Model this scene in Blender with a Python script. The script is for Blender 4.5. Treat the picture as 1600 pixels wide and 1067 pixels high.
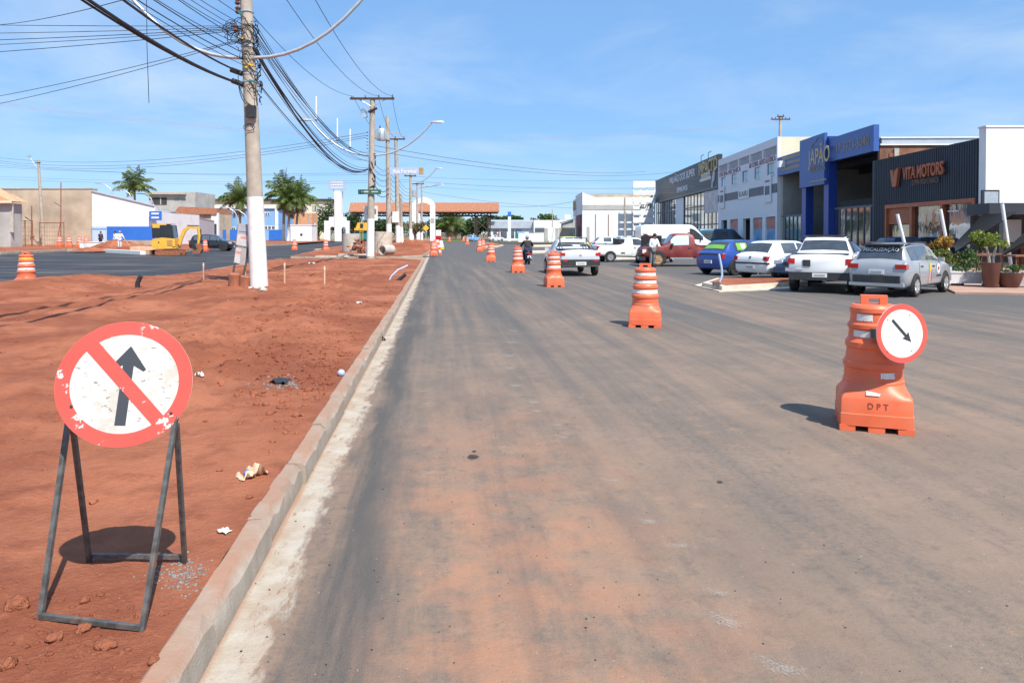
import bpy, math, random
from mathutils import Vector, Matrix, noise as mnoise
random.seed(7)
R = math.radians
for o in list(bpy.data.objects): bpy.data.objects.remove(o)
S = bpy.context.scene
C = S.collection

# ---------------------------------------------------------------- camera
FPX, PX, PY, PITCH, CAMZ = 1150.0, 800.0, 386.0, R(1.0), 1.7
cd = bpy.data.cameras.new('camera'); cam = bpy.data.objects.new('camera', cd); C.objects.link(cam)
cam.location = (0, 0, CAMZ); cam.rotation_euler = (R(90) - PITCH, 0, 0)
cd.sensor_width = 36; cd.sensor_fit = 'HORIZONTAL'; cd.lens = FPX / 1600 * 36
cd.shift_y = -(533.5 - PY) / 1600
cd.clip_start = .05; cd.clip_end = 6000
S.camera = cam
# ---------------------------------------------------------------- sky and sun
SUN_EL, SUN_ROT = R(54.5), R(149)
W = bpy.data.worlds.new('World'); S.world = W; W.use_nodes = True
wt = W.node_tree; wt.nodes.clear()
def wn(t, **k):
    n = wt.nodes.new(t)
    for a, b in k.items(): setattr(n, a, b)
    return n
sky = wn('ShaderNodeTexSky', sky_type='NISHITA', sun_disc=False, sun_elevation=SUN_EL, sun_rotation=SUN_ROT,
         altitude=500, air_density=1.0, dust_density=0, ozone_density=8)
bg = wn('ShaderNodeBackground'); bg.inputs[1].default_value = .125
wo = wn('ShaderNodeOutputWorld')
tc = wn('ShaderNodeTexCoord')
sep = wn('ShaderNodeSeparateXYZ'); wt.links.new(tc.outputs['Generated'], sep.inputs[0])
# thin cirrus: direction projected on a flat layer
zz = wn('ShaderNodeMath', operation='MAXIMUM'); zz.inputs[1].default_value = .04; wt.links.new(sep.outputs[2], zz.inputs[0])
za = wn('ShaderNodeMath', operation='ADD'); za.inputs[1].default_value = .12; wt.links.new(zz.outputs[0], za.inputs[0])
dx = wn('ShaderNodeMath', operation='DIVIDE'); wt.links.new(sep.outputs[0], dx.inputs[0]); wt.links.new(za.outputs[0], dx.inputs[1])
dy = wn('ShaderNodeMath', operation='DIVIDE'); wt.links.new(sep.outputs[1], dy.inputs[0]); wt.links.new(za.outputs[0], dy.inputs[1])
cmb = wn('ShaderNodeCombineXYZ'); wt.links.new(dx.outputs[0], cmb.inputs[0]); wt.links.new(dy.outputs[0], cmb.inputs[1]); cmb.inputs[2].default_value = 6.8
cn = wn('ShaderNodeTexNoise'); cn.inputs['Scale'].default_value = 1.15; cn.inputs['Detail'].default_value = 8; cn.inputs['Roughness'].default_value = .58
cn.inputs['Distortion'].default_value = .4
wt.links.new(cmb.outputs[0], cn.inputs['Vector'])
cn2 = wn('ShaderNodeTexNoise'); cn2.inputs['Scale'].default_value = .33; cn2.inputs['Detail'].default_value = 3
wt.links.new(cmb.outputs[0], cn2.inputs['Vector'])
mul = wn('ShaderNodeMath', operation='MULTIPLY'); wt.links.new(cn.outputs[0], mul.inputs[0]); wt.links.new(cn2.outputs[0], mul.inputs[1])
mr = wn('ShaderNodeMapRange'); mr.inputs[1].default_value = .20; mr.inputs[2].default_value = .42; mr.inputs[3].default_value = 0; mr.inputs[4].default_value = .55
wt.links.new(mul.outputs[0], mr.inputs[0])
mx = wn('ShaderNodeMix', data_type='RGBA'); mx.inputs[7].default_value = (4.2, 5.0, 5.8, 1)
veil = wn('ShaderNodeMix', data_type='RGBA'); veil.inputs[0].default_value = .62; veil.inputs[7].default_value = (1.55, 3.05, 5.4, 1)   # even high veil
wt.links.new(sky.outputs[0], veil.inputs[6])
wt.links.new(mr.outputs[0], mx.inputs[0]); wt.links.new(veil.outputs[2], mx.inputs[6])
wt.links.new(mx.outputs[2], bg.inputs[0]); wt.links.new(bg.outputs[0], wo.inputs[0])
sd = bpy.data.lights.new('sun', 'SUN'); sd.energy = 4.6; sd.angle = R(.53); sd.color = (1, .955, .88)
sun = bpy.data.objects.new('sun', sd); C.objects.link(sun)
sdir = Vector((math.sin(SUN_ROT) * math.cos(SUN_EL), math.cos(SUN_ROT) * math.cos(SUN_EL), math.sin(SUN_EL)))
sun.rotation_euler = sdir.to_track_quat('Z', 'Y').to_euler(); sun.location = (0, 0, 60)
S.render.engine = 'CYCLES'
S.view_settings.view_transform = 'Standard'; S.view_settings.look = 'None'
S.view_settings.exposure = .5; S.view_settings.gamma = 1; S.view_settings.use_curve_mapping = False

# ---------------------------------------------------------------- pixel helpers (a pixel gives a direction, the plane gives the distance)
def ray(px, py):
    xc, yc = (px - PX) / FPX, -(py - PY) / FPX
    c, s = math.cos(PITCH), math.sin(PITCH)
    return Vector((xc, c + yc * s, -s + yc * c))
def G(px, py, z=0.0):
    d = ray(px, py); t = (z - CAMZ) / d.z
    return Vector((d.x * t, d.y * t, z))
def P(px, py, Y):
    d = ray(px, py); t = Y / d.y
    return Vector((d.x * t, Y, CAMZ + d.z * t))

# ---------------------------------------------------------------- mesh helpers
class MB:
    def __init__(s): s.v = []; s.f = []
    def add(s, vs, fs):
        b = len(s.v); s.v += [tuple(v) for v in vs]; s.f += [tuple(b + i for i in f) for f in fs]; return s
    def box(s, c, d, m=None):
        x, y, z = d[0] / 2, d[1] / 2, d[2] / 2
        vs = [Vector((a * x, b * y, e * z)) for a in (-1, 1) for b in (-1, 1) for e in (-1, 1)]
        if m is not None: vs = [m @ v for v in vs]
        vs = [v + Vector(c) for v in vs]
        return s.add(vs, [(0, 1, 3, 2), (4, 6, 7, 5), (0, 4, 5, 1), (2, 3, 7, 6), (0, 2, 6, 4), (1, 5, 7, 3)])
    def b2(s, p0, p1):
        return s.box([(p0[i] + p1[i]) / 2 for i in range(3)], [abs(p1[i] - p0[i]) for i in range(3)])
    def tube(s, pts, r, n=8, cap=True, flat=1.0):
        pts = [Vector(p) for p in pts]; rs = r if isinstance(r, (list, tuple)) else [r] * len(pts)
        rings = []; up = None
        for i, p in enumerate(pts):
            t = (pts[min(i + 1, len(pts) - 1)] - pts[max(i - 1, 0)]).normalized()
            if up is None: up = Vector((0, 0, 1)) if abs(t.z) < .9 else Vector((1, 0, 0))
            a = t.cross(up)
            if a.length < 1e-5: a = t.orthogonal()
            a.normalize(); b = a.cross(t).normalized(); up = b
            rings.append([p + (a * math.cos(2 * math.pi * k / n) + b * math.sin(2 * math.pi * k / n) * flat) * rs[i] for k in range(n)])
        return s.loft(rings, cap)
    def loft(s, rings, cap=True, closed=True):
        n = len(rings[0]); vs = [v for r in rings for v in r]; fs = []
        for i in range(len(rings) - 1):
            for k in range(n if closed else n - 1):
                k2 = (k + 1) % n
                fs.append((i * n + k, i * n + k2, (i + 1) * n + k2, (i + 1) * n + k))
        if cap:
            fs.append(tuple(range(n - 1, -1, -1))); fs.append(tuple((len(rings) - 1) * n + k for k in range(n)))
        return s.add(vs, fs)
    def lathe(s, prof, n=24, c=(0, 0, 0), cap=True, m=None):
        rings = []
        for r, z in prof:
            rg = [Vector((r * math.cos(2 * math.pi * k / n), r * math.sin(2 * math.pi * k / n), z)) for k in range(n)]
            if m is not None: rg = [m @ v for v in rg]
            rings.append([v + Vector(c) for v in rg])
        return s.loft(rings, cap)
    def grid(s, fn, nu, nv):
        vs = [fn(i / nu, j / nv) for i in range(nu + 1) for j in range(nv + 1)]
        return s.add(vs, [(i * (nv + 1) + j, (i + 1) * (nv + 1) + j, (i + 1) * (nv + 1) + j + 1, i * (nv + 1) + j + 1) for i in range(nu) for j in range(nv)])
    def prism(s, poly, fn, d0, d1):
        n = len(poly); vs = [fn(a, b, d0) for a, b in poly] + [fn(a, b, d1) for a, b in poly]
        fs = [tuple(range(n - 1, -1, -1)), tuple(range(n, 2 * n))] + [(i, (i + 1) % n, n + (i + 1) % n, n + i) for i in range(n)]
        return s.add(vs, fs)
    def build(s, name, mat, parent=None, smooth=None):
        me = bpy.data.meshes.new(name); me.from_pydata(s.v, [], s.f); me.update()
        return link(name, me, mat, parent, smooth)
def fixn(me):
    import bmesh
    bm = bmesh.new(); bm.from_mesh(me); bmesh.ops.recalc_face_normals(bm, faces=bm.faces); bm.to_mesh(me); bm.free()
def link(name, me, mat, parent=None, smooth=None):
    if len(me.polygons) < 60000: fixn(me)
    if mat is not None: me.materials.clear(); me.materials.append(mat)
    if smooth:
        for p in me.polygons: p.use_smooth = True
        if smooth < 180: me.set_sharp_from_angle(angle=R(smooth))
    o = bpy.data.objects.new(name, me); C.objects.link(o)
    if parent is not None: o.parent = parent
    return o
def tag(o, label=None, cat=None, group=None, kind=None):
    if label: o['label'] = label
    if cat: o['category'] = cat
    if group: o['group'] = group
    if kind: o['kind'] = kind
    return o
def thing(name, label, cat, loc=(0, 0, 0), rotz=0.0, group=None):
    o = bpy.data.objects.new(name, None); C.objects.link(o); o.empty_display_size = .2
    o.location = loc; o.rotation_euler = (0, 0, rotz)
    return tag(o, label, cat, group)
def struct(o): o['kind'] = 'structure'; return o
def dup(root, loc=None, rotz=None, label=None):
    r = root.copy(); C.objects.link(r)
    if loc is not None: r.location = loc
    if rotz is not None: r.rotation_euler = (0, 0, rotz)
    if label: r['label'] = label
    for ch in list(root.children):
        c = ch.copy(); C.objects.link(c); c.parent = r
        for g in list(ch.children):
            d = g.copy(); C.objects.link(d); d.parent = c
    return r
def _tmesh(txt, size, ext, shear, bold):
    cu = bpy.data.curves.new('t', 'FONT'); cu.body = txt; cu.size = size; cu.extrude = ext; cu.align_x = 'LEFT'; cu.align_y = 'CENTER'; cu.shear = shear; cu.offset = bold; cu.resolution_u = 3
    to = bpy.data.objects.new('t', cu); C.objects.link(to); bpy.context.view_layer.update()
    me = bpy.data.meshes.new_from_object(to.evaluated_get(bpy.context.evaluated_depsgraph_get())); bpy.data.objects.remove(to)
    xs = [v.co.x for v in me.vertices]; return me, min(xs), max(xs)
def text(txt, size, mat, M, parent, name='lettering', ext=.01, width=None, shear=0, bold=0):
    """lettering, one mesh for each word"""
    _, x0, x1 = _tmesh(txt, size, ext, shear, bold); k = width / (x1 - x0) if width else 1.0; pre = ''; o = None
    for w in txt.split():
        pre = txt[:txt.index(w, len(pre)) + len(w)]; _, _, pe = _tmesh(pre, size, ext, shear, bold); me, a, b = _tmesh(w, size, ext, shear, bold)
        for v in me.vertices: v.co.x = (v.co.x - b + pe - (x0 + x1) / 2) * k
        me.transform(M); me.name = name; o = link(name, me, mat, parent)
    return o

# ---------------------------------------------------------------- materials
class NT:
    def __init__(s, name):
        s.m = bpy.data.materials.new(name); s.m.use_nodes = True; s.t = s.m.node_tree
        s.p = s.t.nodes['Principled BSDF']; s.tc = s.t.nodes.new('ShaderNodeTexCoord')
    def n(s, t, **k):
        n = s.t.nodes.new(t)
        for a, b in k.items(): setattr(n, a, b)
        return n
    def set(s, sock, v):
        if hasattr(v, 'is_linked') or isinstance(v, bpy.types.NodeSocket): s.t.links.new(v, sock)
        elif v is not None:
            if sock.type == 'RGBA' and len(v) == 3: v = (*v, 1)
            sock.default_value = v
    def noise(s, scale=5, detail=4, rough=.55, vec=None, stretch=None, rot=None, dist=0):
        v = vec or s.tc.outputs['Object']
        if stretch or rot:
            mp = s.n('ShaderNodeMapping'); s.set(mp.inputs[0], v)
            if stretch: mp.inputs['Scale'].default_value = stretch
            if rot: mp.inputs['Rotation'].default_value = (0, 0, rot)
            v = mp.outputs[0]
        t = s.n('ShaderNodeTexNoise'); s.set(t.inputs['Vector'], v)
        t.inputs['Scale'].default_value = scale; t.inputs['Detail'].default_value = detail; t.inputs['Roughness'].default_value = rough; t.inputs['Distortion'].default_value = dist
        return t.outputs[0]
    def ramp(s, x, a, b, lo=0.0, hi=1.0, smooth=True):
        m = s.n('ShaderNodeMapRange'); m.interpolation_type = 'SMOOTHSTEP' if smooth else 'LINEAR'
        s.set(m.inputs[0], x)
        for i, v in ((1, a), (2, b), (3, lo), (4, hi)): s.set(m.inputs[i], v)
        return m.outputs[0]
    def math(s, op, a, b=None, clamp=False):
        m = s.n('ShaderNodeMath', operation=op); m.use_clamp = clamp; s.set(m.inputs[0], a)
        if b is not None: s.set(m.inputs[1], b)
        return m.outputs[0]
    def mix(s, f, a, b):
        m = s.n('ShaderNodeMix', data_type='RGBA'); s.set(m.inputs[0], f); s.set(m.inputs[6], a); s.set(m.inputs[7], b)
        return m.outputs[2]
    def bump(s, h, strength=.3, dist=.02, nrm=None):
        b = s.n('ShaderNodeBump'); b.inputs['Strength'].default_value = strength; b.inputs['Distance'].default_value = dist; s.set(b.inputs['Height'], h)
        if nrm is not None: s.set(b.inputs['Normal'], nrm)
        s.set(s.p.inputs['Normal'], b.outputs[0]); return b.outputs[0]
    def xyz(s, v=None):
        q = s.n('ShaderNodeSeparateXYZ'); s.set(q.inputs[0], v or s.tc.outputs['Object']); return q.outputs
def pm(name, col, rough=.6, var=.18, scale=4, bump=0, bscale=60, metal=0, coat=0, dirt=None, dirt_amt=.3, dscale=2.5, spec=.5):
    t = NT(name); p = t.p
    n = t.noise(scale, 5)
    a = tuple(c * (1 - var) for c in col); b = tuple(min(1, c * (1 + var)) for c in col)
    c = t.mix(t.ramp(n, .3, .7), a, b)
    if dirt:
        d = t.noise(dscale, 6, .65)
        c = t.mix(t.ramp(d, .5, .78, 0, dirt_amt), c, dirt)
    t.set(p.inputs['Base Color'], c)
    p.inputs['Roughness'].default_value = rough; p.inputs['Metallic'].default_value = metal; p.inputs['Specular IOR Level'].default_value = spec
    if coat: p.inputs['Coat Weight'].default_value = coat; p.inputs['Coat Roughness'].default_value = .06
    if bump: t.bump(t.noise(bscale, 3), bump, .01)
    return t.m
M = {}
def m(k, *a, **kw): M[k] = pm(k, *a, **kw)
DUST = (.38, .17, .09)
m('orange', (.78, .15, .06), .45, .12, 3, dirt=(.40, .20, .13), dirt_amt=.65, dscale=5)
m('orange_dull', (.72, .15, .06), .5, .10, 3, dirt=(.5, .25, .16), dirt_amt=.4)
m('reflective', (.70, .69, .66), .4, .08, 30, dirt=(.38, .2, .13), dirt_amt=.6, dscale=7)
m('black_paint', (.02, .021, .024), .4, .2, 12)
m('white_sign', (.80, .79, .74), .35, .06, 8, dirt=(.45, .42, .36), dirt_amt=.6, dscale=9)
m('faded_ink', (.24, .07, .045), .5, .4, 40)
m('steel_dark', (.095, .093, .088), .5, .35, 25, metal=.1, dirt=(.22, .13, .08), dirt_amt=.7, dscale=12)
m('galv', (.52, .55, .57), .42, .1, 10, metal=.5)
m('pole_concrete', (.43, .37, .30), .85, .14, 3, bump=.4, bscale=45, dirt=(.25, .2, .16), dirt_amt=.5)
m('whitewash', (.80, .78, .73), .8, .05, 6, bump=.2, dirt=(.45, .3, .2), dirt_amt=.4, dscale=4)
m('concrete', (.46, .43, .37), .85, .12, 3, bump=.3, bscale=30, dirt=(.35, .25, .18), dirt_amt=.4)
m('concrete_pale', (.58, .50, .40), .85, .12, 3, bump=.3, bscale=30, dirt=DUST, dirt_amt=.55)
m('wire', (.018, .018, .02), .55, .1)
m('wire_grey', (.12, .125, .14), .55, .1)
m('porcelain', (.12, .06, .04), .2, .2)
m('rubber', (.022, .021, .02), .8, .25, 20, dirt=(.2, .12, .08), dirt_amt=.4)
m('black_plastic', (.03, .031, .033), .5, .2, 15, dirt=(.15, .1, .07), dirt_amt=.3)
m('rim', (.62, .63, .64), .3, .05, metal=.7)
m('rim_tan', (.42, .26, .14), .7, .15)
m('chrome', (.7, .7, .7), .15, .02, metal=1)
m('glass_dark', (.10, .115, .13), .05, .15, metal=.55, spec=.9)
m('glass_tint', (.17, .19, .205), .05, .15, metal=.6, spec=.9)
m('red_lens', (.45, .01, .012), .15, .1, coat=.8)
m('amber_lens', (.7, .2, .02), .2, .1, coat=.8)
m('clear_lens', (.75, .76, .76), .12, .05, coat=.8)
m('plate', (.72, .72, .70), .4, .03)
m('ink', (.03, .03, .035), .5, 0)
m('paint_white', (.83, .83, .82), .3, .02, 2, coat=.7, dirt=(.55, .45, .36), dirt_amt=.14)
m('paint_silver', (.40, .41, .43), .35, .04, 2, metal=.35, coat=.7, dirt=(.4, .3, .22), dirt_amt=.2)
m('paint_silver2', (.66, .68, .70), .35, .04, 2, metal=.2, coat=.7, dirt=(.4, .3, .22), dirt_amt=.15)
m('paint_red', (.20, .028, .027), .5, .14, 2, dirt=(.35, .14, .1), dirt_amt=.5)
m('paint_blue', (.02, .065, .30), .3, .06, 2, coat=.7)
m('paint_black', (.012, .013, .016), .25, .1, 2, coat=.8, dirt=(.15, .1, .07), dirt_amt=.15)
m('paint_lime', (.17, .42, .05), .3, .06, 2)
m('paint_dblue', (.02, .055, .13), .25, .06, 2, coat=.8)
m('paint_teal', (.02, .12, .2), .3, .06, 2, coat=.6)
m('paint_pale', (.55, .62, .64), .3, .06, 2, coat=.7)
m('paint_yellow', (.55, .55, .12), .3, .06, 2, coat=.7)
m('excavator', (.80, .42, .05), .4, .08, 3, dirt=(.45, .25, .1), dirt_amt=.4)
m('rusty', (.28, .10, .05), .8, .3, 8, dirt=(.12, .05, .03), dirt_amt=.5)
m('soil_brown', (.34, .125, .068), .95, .25, 5, bump=.5, bscale=30)
m('wall_white', (.80, .80, .79), .8, .03, .6, dirt=(.5, .42, .34), dirt_amt=.3, dscale=.5)
m('wall_cool', (.74, .76, .80), .75, .03, .6, dirt=(.5, .45, .42), dirt_amt=.25, dscale=.6)
m('wall_cream', (.72, .66, .48), .8, .05, .5)
m('wall_beige', (.46, .37, .27), .9, .22, .35, bump=.3, bscale=8, dirt=(.28, .22, .17), dirt_amt=.6, dscale=.25)
m('wall_grey', (.42, .41, .38), .9, .14, .4, dirt=(.25, .24, .22), dirt_amt=.4, dscale=.5)
m('wall_blue', (.22, .42, .72), .75, .05, .4)
m('blue_strong', (.03, .16, .58), .6, .06, .6)
m('brand_blue', (.045, .115, .36), .45, .06, .8, dirt=(.08, .12, .28), dirt_amt=.4, dscale=.8)
m('brand_blue_dark', (.022, .06, .30), .4, .06, .8)
m('gold', (.52, .40, .20), .5, .08)
m('gold_dull', (.30, .24, .15), .5, .08)
m('charcoal', (.030, .034, .042), .5, .12, 1)
m('slate', (.085, .10, .13), .5, .1, .7)
m('navy', (.018, .026, .042), .55, .15, 1)
m('copper', (.46, .12, .045), .5, .1, 2)
m('copper_dull', (.22, .13, .11), .6, .1, 2)
m('maroon', (.20, .04, .05), .7, .1)
m('ochre', (.45, .26, .08), .8, .1)
m('lilac_text', (.34, .18, .22), .6, .1)
m('poster', (.50, .47, .50), .5, .25, 1.3, dirt=(.28, .25, .3), dirt_amt=.6, dscale=1.0)
m('poster_blue', (.16, .36, .58), .5, .25, .9, dirt=(.6, .65, .7), dirt_amt=.6, dscale=.8)
m('poster_red', (.42, .15, .12), .5, .3, 1.4, dirt=(.6, .5, .45), dirt_amt=.6, dscale=1.8)
m('terracotta', (.40, .175, .10), .85, .2, 3, bump=.5, bscale=9)
m('terracotta_pale', (.66, .34, .19), .85, .15, 3)
m('timber_dark', (.06, .035, .025), .75, .25, 3)
m('rust_wood', (.22, .10, .06), .85, .35, 1.2)
m('roof_metal', (.55, .58, .62), .4, .08, 1, metal=.3)
m('bark_palm', (.36, .31, .25), .9, .2, 5, dirt=(.15, .12, .1), dirt_amt=.5)
m('bark', (.13, .095, .065), .9, .3, 8)
m('dead_frond', (.24, .16, .08), .9, .3, 6)
m('pot', (.14, .058, .042), .6, .12, 3)
m('trough', (.50, .50, .50), .7, .08, 4)
m('shade_cloth', (.012, .012, .013), .85, .2, 6)
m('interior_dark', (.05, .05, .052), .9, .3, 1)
m('interior_grey', (.22, .22, .22), .9, .15, 1)
m('pave', (.40, .25, .185), .9, .12, 1.2, bump=.3, bscale=20, dirt=(.3, .16, .1), dirt_amt=.5)
m('skin', (.36, .2, .13), .55, .08)
m('hair', (.025, .018, .014), .6, .2)
m('cloth_white', (.74, .77, .82), .85, .06)
m('cloth_navy', (.025, .035, .07), .85, .15)
m('cloth_black', (.016, .016, .018), .8, .2)
m('cloth_grey', (.17, .17, .175), .85, .12)
m('helmet', (.16, .17, .18), .2, .05, coat=.8)
m('stake', (.62, .42, .28), .8, .15)
m('green_sign', (.03, .12, .07), .5, .1)
m('street_sign', (.42, .50, .66), .5, .08)
m('teal', (.02, .22, .20), .5, .1)
m('notice_grey', (.40, .38, .37), .6, .12, 6, dirt=(.25, .2, .17), dirt_amt=.4, dscale=6)
m('notice_pale', (.58, .56, .55), .6, .1, 6)
m('notice_red', (.62, .28, .24), .6, .1, 6)
m('notice_blue', (.36, .40, .50), .6, .1, 6)
m('yellow_sign', (.75, .48, .04), .5, .05)
m('brick', (.42, .19, .12), .9, .2, 4)
def leafmat(k, col, var=.4):
    t = NT(k); n = t.noise(1.3, 4); n2 = t.noise(14, 2)
    a = tuple(c * (1 - var) for c in col); b = tuple(c * (1 + var) for c in col)
    c = t.mix(t.ramp(n, .35, .65), a, b); c = t.mix(t.math('MULTIPLY', n2, .35), c, (col[0] * 1.9, col[1] * 1.5, col[2] * 1.1))
    t.set(t.p.inputs['Base Color'], c); t.p.inputs['Roughness'].default_value = .5
    tr = t.n('ShaderNodeBsdfTranslucent'); t.set(tr.inputs[0], c)
    mx = t.n('ShaderNodeMixShader'); mx.inputs[0].default_value = .28
    t.t.links.new(t.p.outputs[0], mx.inputs[1]); t.t.links.new(tr.outputs[0], mx.inputs[2])
    t.t.links.new(mx.outputs[0], t.t.nodes['Material Output'].inputs[0]); M[k] = t.m
leafmat('leaf', (.055, .115, .025)); leafmat('leaf_dark', (.035, .075, .022)); leafmat('palm_leaf', (.12, .18, .05)); leafmat('leaf_yellow', (.36, .22, .03)); leafmat('leaf_lime', (.16, .22, .03))
leafmat('leaf_olive', (.12, .11, .04))
# ================================================================ ground, roads, islands
def road_mat():
    t = NT('asphalt_dusty'); o = t.tc.outputs['Object']; x, y, z = t.xyz()
    agg = t.noise(170, 3, .6); fine = t.noise(38, 4, .6)
    streak = t.noise(1, 5, .6, stretch=(3.2, .10, 1)); streak2 = t.noise(1, 4, .55, stretch=(.75, .05, 1), rot=R(7))
    blot = t.noise(.9, 6, .62); big = t.noise(.16, 3)
    edge = t.noise(1, 6, .7, stretch=(7, 2.2, 1))
    asp = t.mix(t.ramp(agg, .3, .7), (.066, .062, .058), (.135, .127, .118))
    asp = t.mix(t.ramp(fine, .45, .7, 0, .5), asp, (.17, .155, .145))
    dust = t.mix(t.ramp(blot, .35, .7), (.230, .168, .124), (.285, .200, .144))
    near = t.ramp(y, 1.5, 16, .34, .0, False)
    f = t.math('ADD', t.math('ADD', t.math('MULTIPLY', streak, .90), t.math('MULTIPLY', streak2, .62)), -.085)
    f = t.math('ADD', t.math('ADD', f, t.math('MULTIPLY', blot, .18)), near)
    far = t.ramp(y, 26, 60, 0, .22)
    f = t.math('SUBTRACT', f, far)
    # the traffic path that swings right past the barrels carries more dust
    u = t.math('ADD', x, t.math('MULTIPLY', y, -.10))
    path = t.math('MULTIPLY', t.ramp(u, 4.6, 6.6), t.ramp(u, 8.0, 10.5, 1, 0))
    f = t.math('ADD', f, t.math('MULTIPLY', path, t.ramp(y, 8, 22, .0, .17)))
    park = t.math('MULTIPLY', t.ramp(x, 8.5, 12), t.ramp(y, 10, 22)); f = t.math('SUBTRACT', f, t.math('MULTIPLY', park, .3))
    nr = t.ramp(y, 3.5, 12, 1, 0)
    dust = t.mix(t.math('MULTIPLY', nr, t.ramp(x, 1.0, 2.8, .75, .08)), dust, (.315, .198, .13))
    grit = t.noise(24, 5, .75); f = t.math('ADD', f, t.math('MULTIPLY', t.math('SUBTRACT', grit, .5), t.math('MULTIPLY', nr, .9)))
    c = t.mix(t.ramp(f, .56, 1.14, 0, .9), asp, dust)
    pt = t.ramp(t.math('ADD', t.noise(2.3, 8, .74, stretch=(1, .28, 1)), t.math('MULTIPLY', grit, .3)), .60, .76, 0, .72); c = t.mix(t.math('MULTIPLY', t.math('MULTIPLY', pt, t.ramp(y, 3, 16, 1, .35)), t.ramp(x, 1.5, 3.2, .8, .12)), c, t.mix(t.ramp(agg, .3, .7), (.075, .066, .060), (.165, .145, .125)))
    mot = t.noise(7, 6, .7); c = t.mix(t.ramp(mot, .5, .72, 0, .38), c, (.085, .075, .068)); mot2 = t.noise(3.1, 6, .7, rot=.5); c = t.mix(t.math('MULTIPLY', t.ramp(mot2, .54, .74, 0, .55), t.ramp(y, 4, 18, 1, .15)), c, (.36, .23, .155))
    # red soil dragged over the lane beside the kerb
    rd = t.math('MULTIPLY', t.math('MULTIPLY', t.ramp(x, .45, .85), t.ramp(x, 1.2, 3.0, 1, 0)), t.ramp(y, 3.2, 8.5, 1, 0))
    rd = t.math('MULTIPLY', rd, t.ramp(t.math('ADD', t.noise(1.9, 6, .66), t.math('MULTIPLY', streak, .25)), .5, .76))
    c = t.mix(t.math('MULTIPLY', rd, .55), c, (.44, .20, .11))
    rs = t.ramp(t.noise(.55, 6, .7, stretch=(1, .45, 1)), .64, .76, 0, .3); c = t.mix(t.math('MULTIPLY', rs, t.ramp(y, 10, 25, 1, .2)), c, (.34, .17, .10))
    # fresh black strip next to the gutter
    xb = t.math('ADD', x, t.math('MULTIPLY', t.math('SUBTRACT', t.noise(1, 4, .6, stretch=(2, .5, 1)), .5), .55))
    band = t.math('MULTIPLY', t.ramp(xb, .22, .34), t.ramp(xb, .42, .78, 1, 0))
    band = t.math('MULTIPLY', band, t.ramp(t.noise(1, 5, .6, stretch=(4, .35, 1)), .34, .58, .25, .95))
    c = t.mix(band, c, t.mix(t.ramp(agg, .3, .7), (.045, .043, .042), (.125, .115, .105)))
    # tyre polish, thin dark longitudinal lines
    ty = t.ramp(t.noise(1, 4, .6, stretch=(4.2, .06, 1), dist=.5), .56, .74, 0, .26); c = t.mix(ty, c, (.085, .08, .078))
    # cement gutter with a ragged edge
    xe = t.math('ADD', x, t.math('MULTIPLY', t.math('SUBTRACT', edge, .5), .36))
    gut = t.ramp(xe, .15, .23, 1, 0)
    cem = t.mix(t.ramp(t.noise(3.5, 6, .65), .35, .68), (.40, .31, .23), (.50, .45, .375))
    cem = t.mix(t.ramp(t.math('ADD', t.noise(1, 6, .7, stretch=(11, 3.5, 1)), t.math('MULTIPLY', x, .55)), .60, .72, 0, .85), cem, (.27, .16, .10)); cem = t.mix(t.ramp(x, .0, .035, .75, 0), cem, (.36, .19, .11))
    c = t.mix(t.math('MULTIPLY', gut, .93), c, cem)
    spk = t.ramp(t.noise(75, 2, .5), .66, .74, 0, .6); c = t.mix(spk, c, (.05, .045, .042))
    spk2 = t.ramp(t.noise(43, 2, .5, rot=1.0), .725, .76, 0, .6); c = t.mix(spk2, c, (.5, .44, .38))
    t.set(t.p.inputs['Base Color'], c); t.p.inputs['Roughness'].default_value = .82; t.p.inputs['Specular IOR Level'].default_value = .3
    h = t.math('ADD', t.math('MULTIPLY', agg, .5), t.math('MULTIPLY', fine, .6)); t.bump(h, .6, .014)
    return t.m
def asphalt_dark():
    t = NT('asphalt_fresh'); agg = t.noise(90, 3, .6); st = t.noise(1, 4, .6, stretch=(.12, .9, 1)); b = t.noise(.3, 4)
    c = t.mix(t.ramp(agg, .3, .7), (.022, .024, .030), (.052, .054, .062))
    c = t.mix(t.ramp(t.math('ADD', st, t.math('MULTIPLY', b, .5)), .72, .95, 0, .5), c, (.19, .15, .12))
    t.set(t.p.inputs['Base Color'], c); t.p.inputs['Roughness'].default_value = .8; t.p.inputs['Specular IOR Level'].default_value = .3; t.bump(agg, .3, .01); return t.m
def soil_mat(name='red_soil'):
    t = NT(name); n1 = t.noise(.55, 6, .6); n2 = t.noise(3.2, 6, .65); n3 = t.noise(26, 5, .7); n4 = t.noise(110, 3)
    c = t.mix(t.ramp(n1, .36, .66), (.245, .078, .041), (.405, .148, .079))
    c = t.mix(t.ramp(n2, .46, .72, 0, .65), c, (.19, .057, .031))
    c = t.mix(t.ramp(n3, .52, .72, 0, .5), c, (.39, .15, .08))
    c = t.mix(t.ramp(n4, .66, .75, 0, .6), c, (.13, .045, .03))
    gr = t.ramp(t.noise(70, 2, .5, rot=.7), .745, .78, 0, .7); c = t.mix(gr, c, (.5, .40, .33))
    t.set(t.p.inputs['Base Color'], c); t.p.inputs['Roughness'].default_value = .95; t.p.inputs['Specular IOR Level'].default_value = .15
    h = t.math('ADD', t.math('MULTIPLY', n3, .9), t.math('MULTIPLY', n2, 1.4)); h = t.math('ADD', h, t.math('MULTIPLY', n4, .25)); t.bump(h, .75, .035); return t.m
M['road'] = road_mat(); M['asphalt_fresh'] = asphalt_dark(); M['soil'] = soil_mat()
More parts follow.
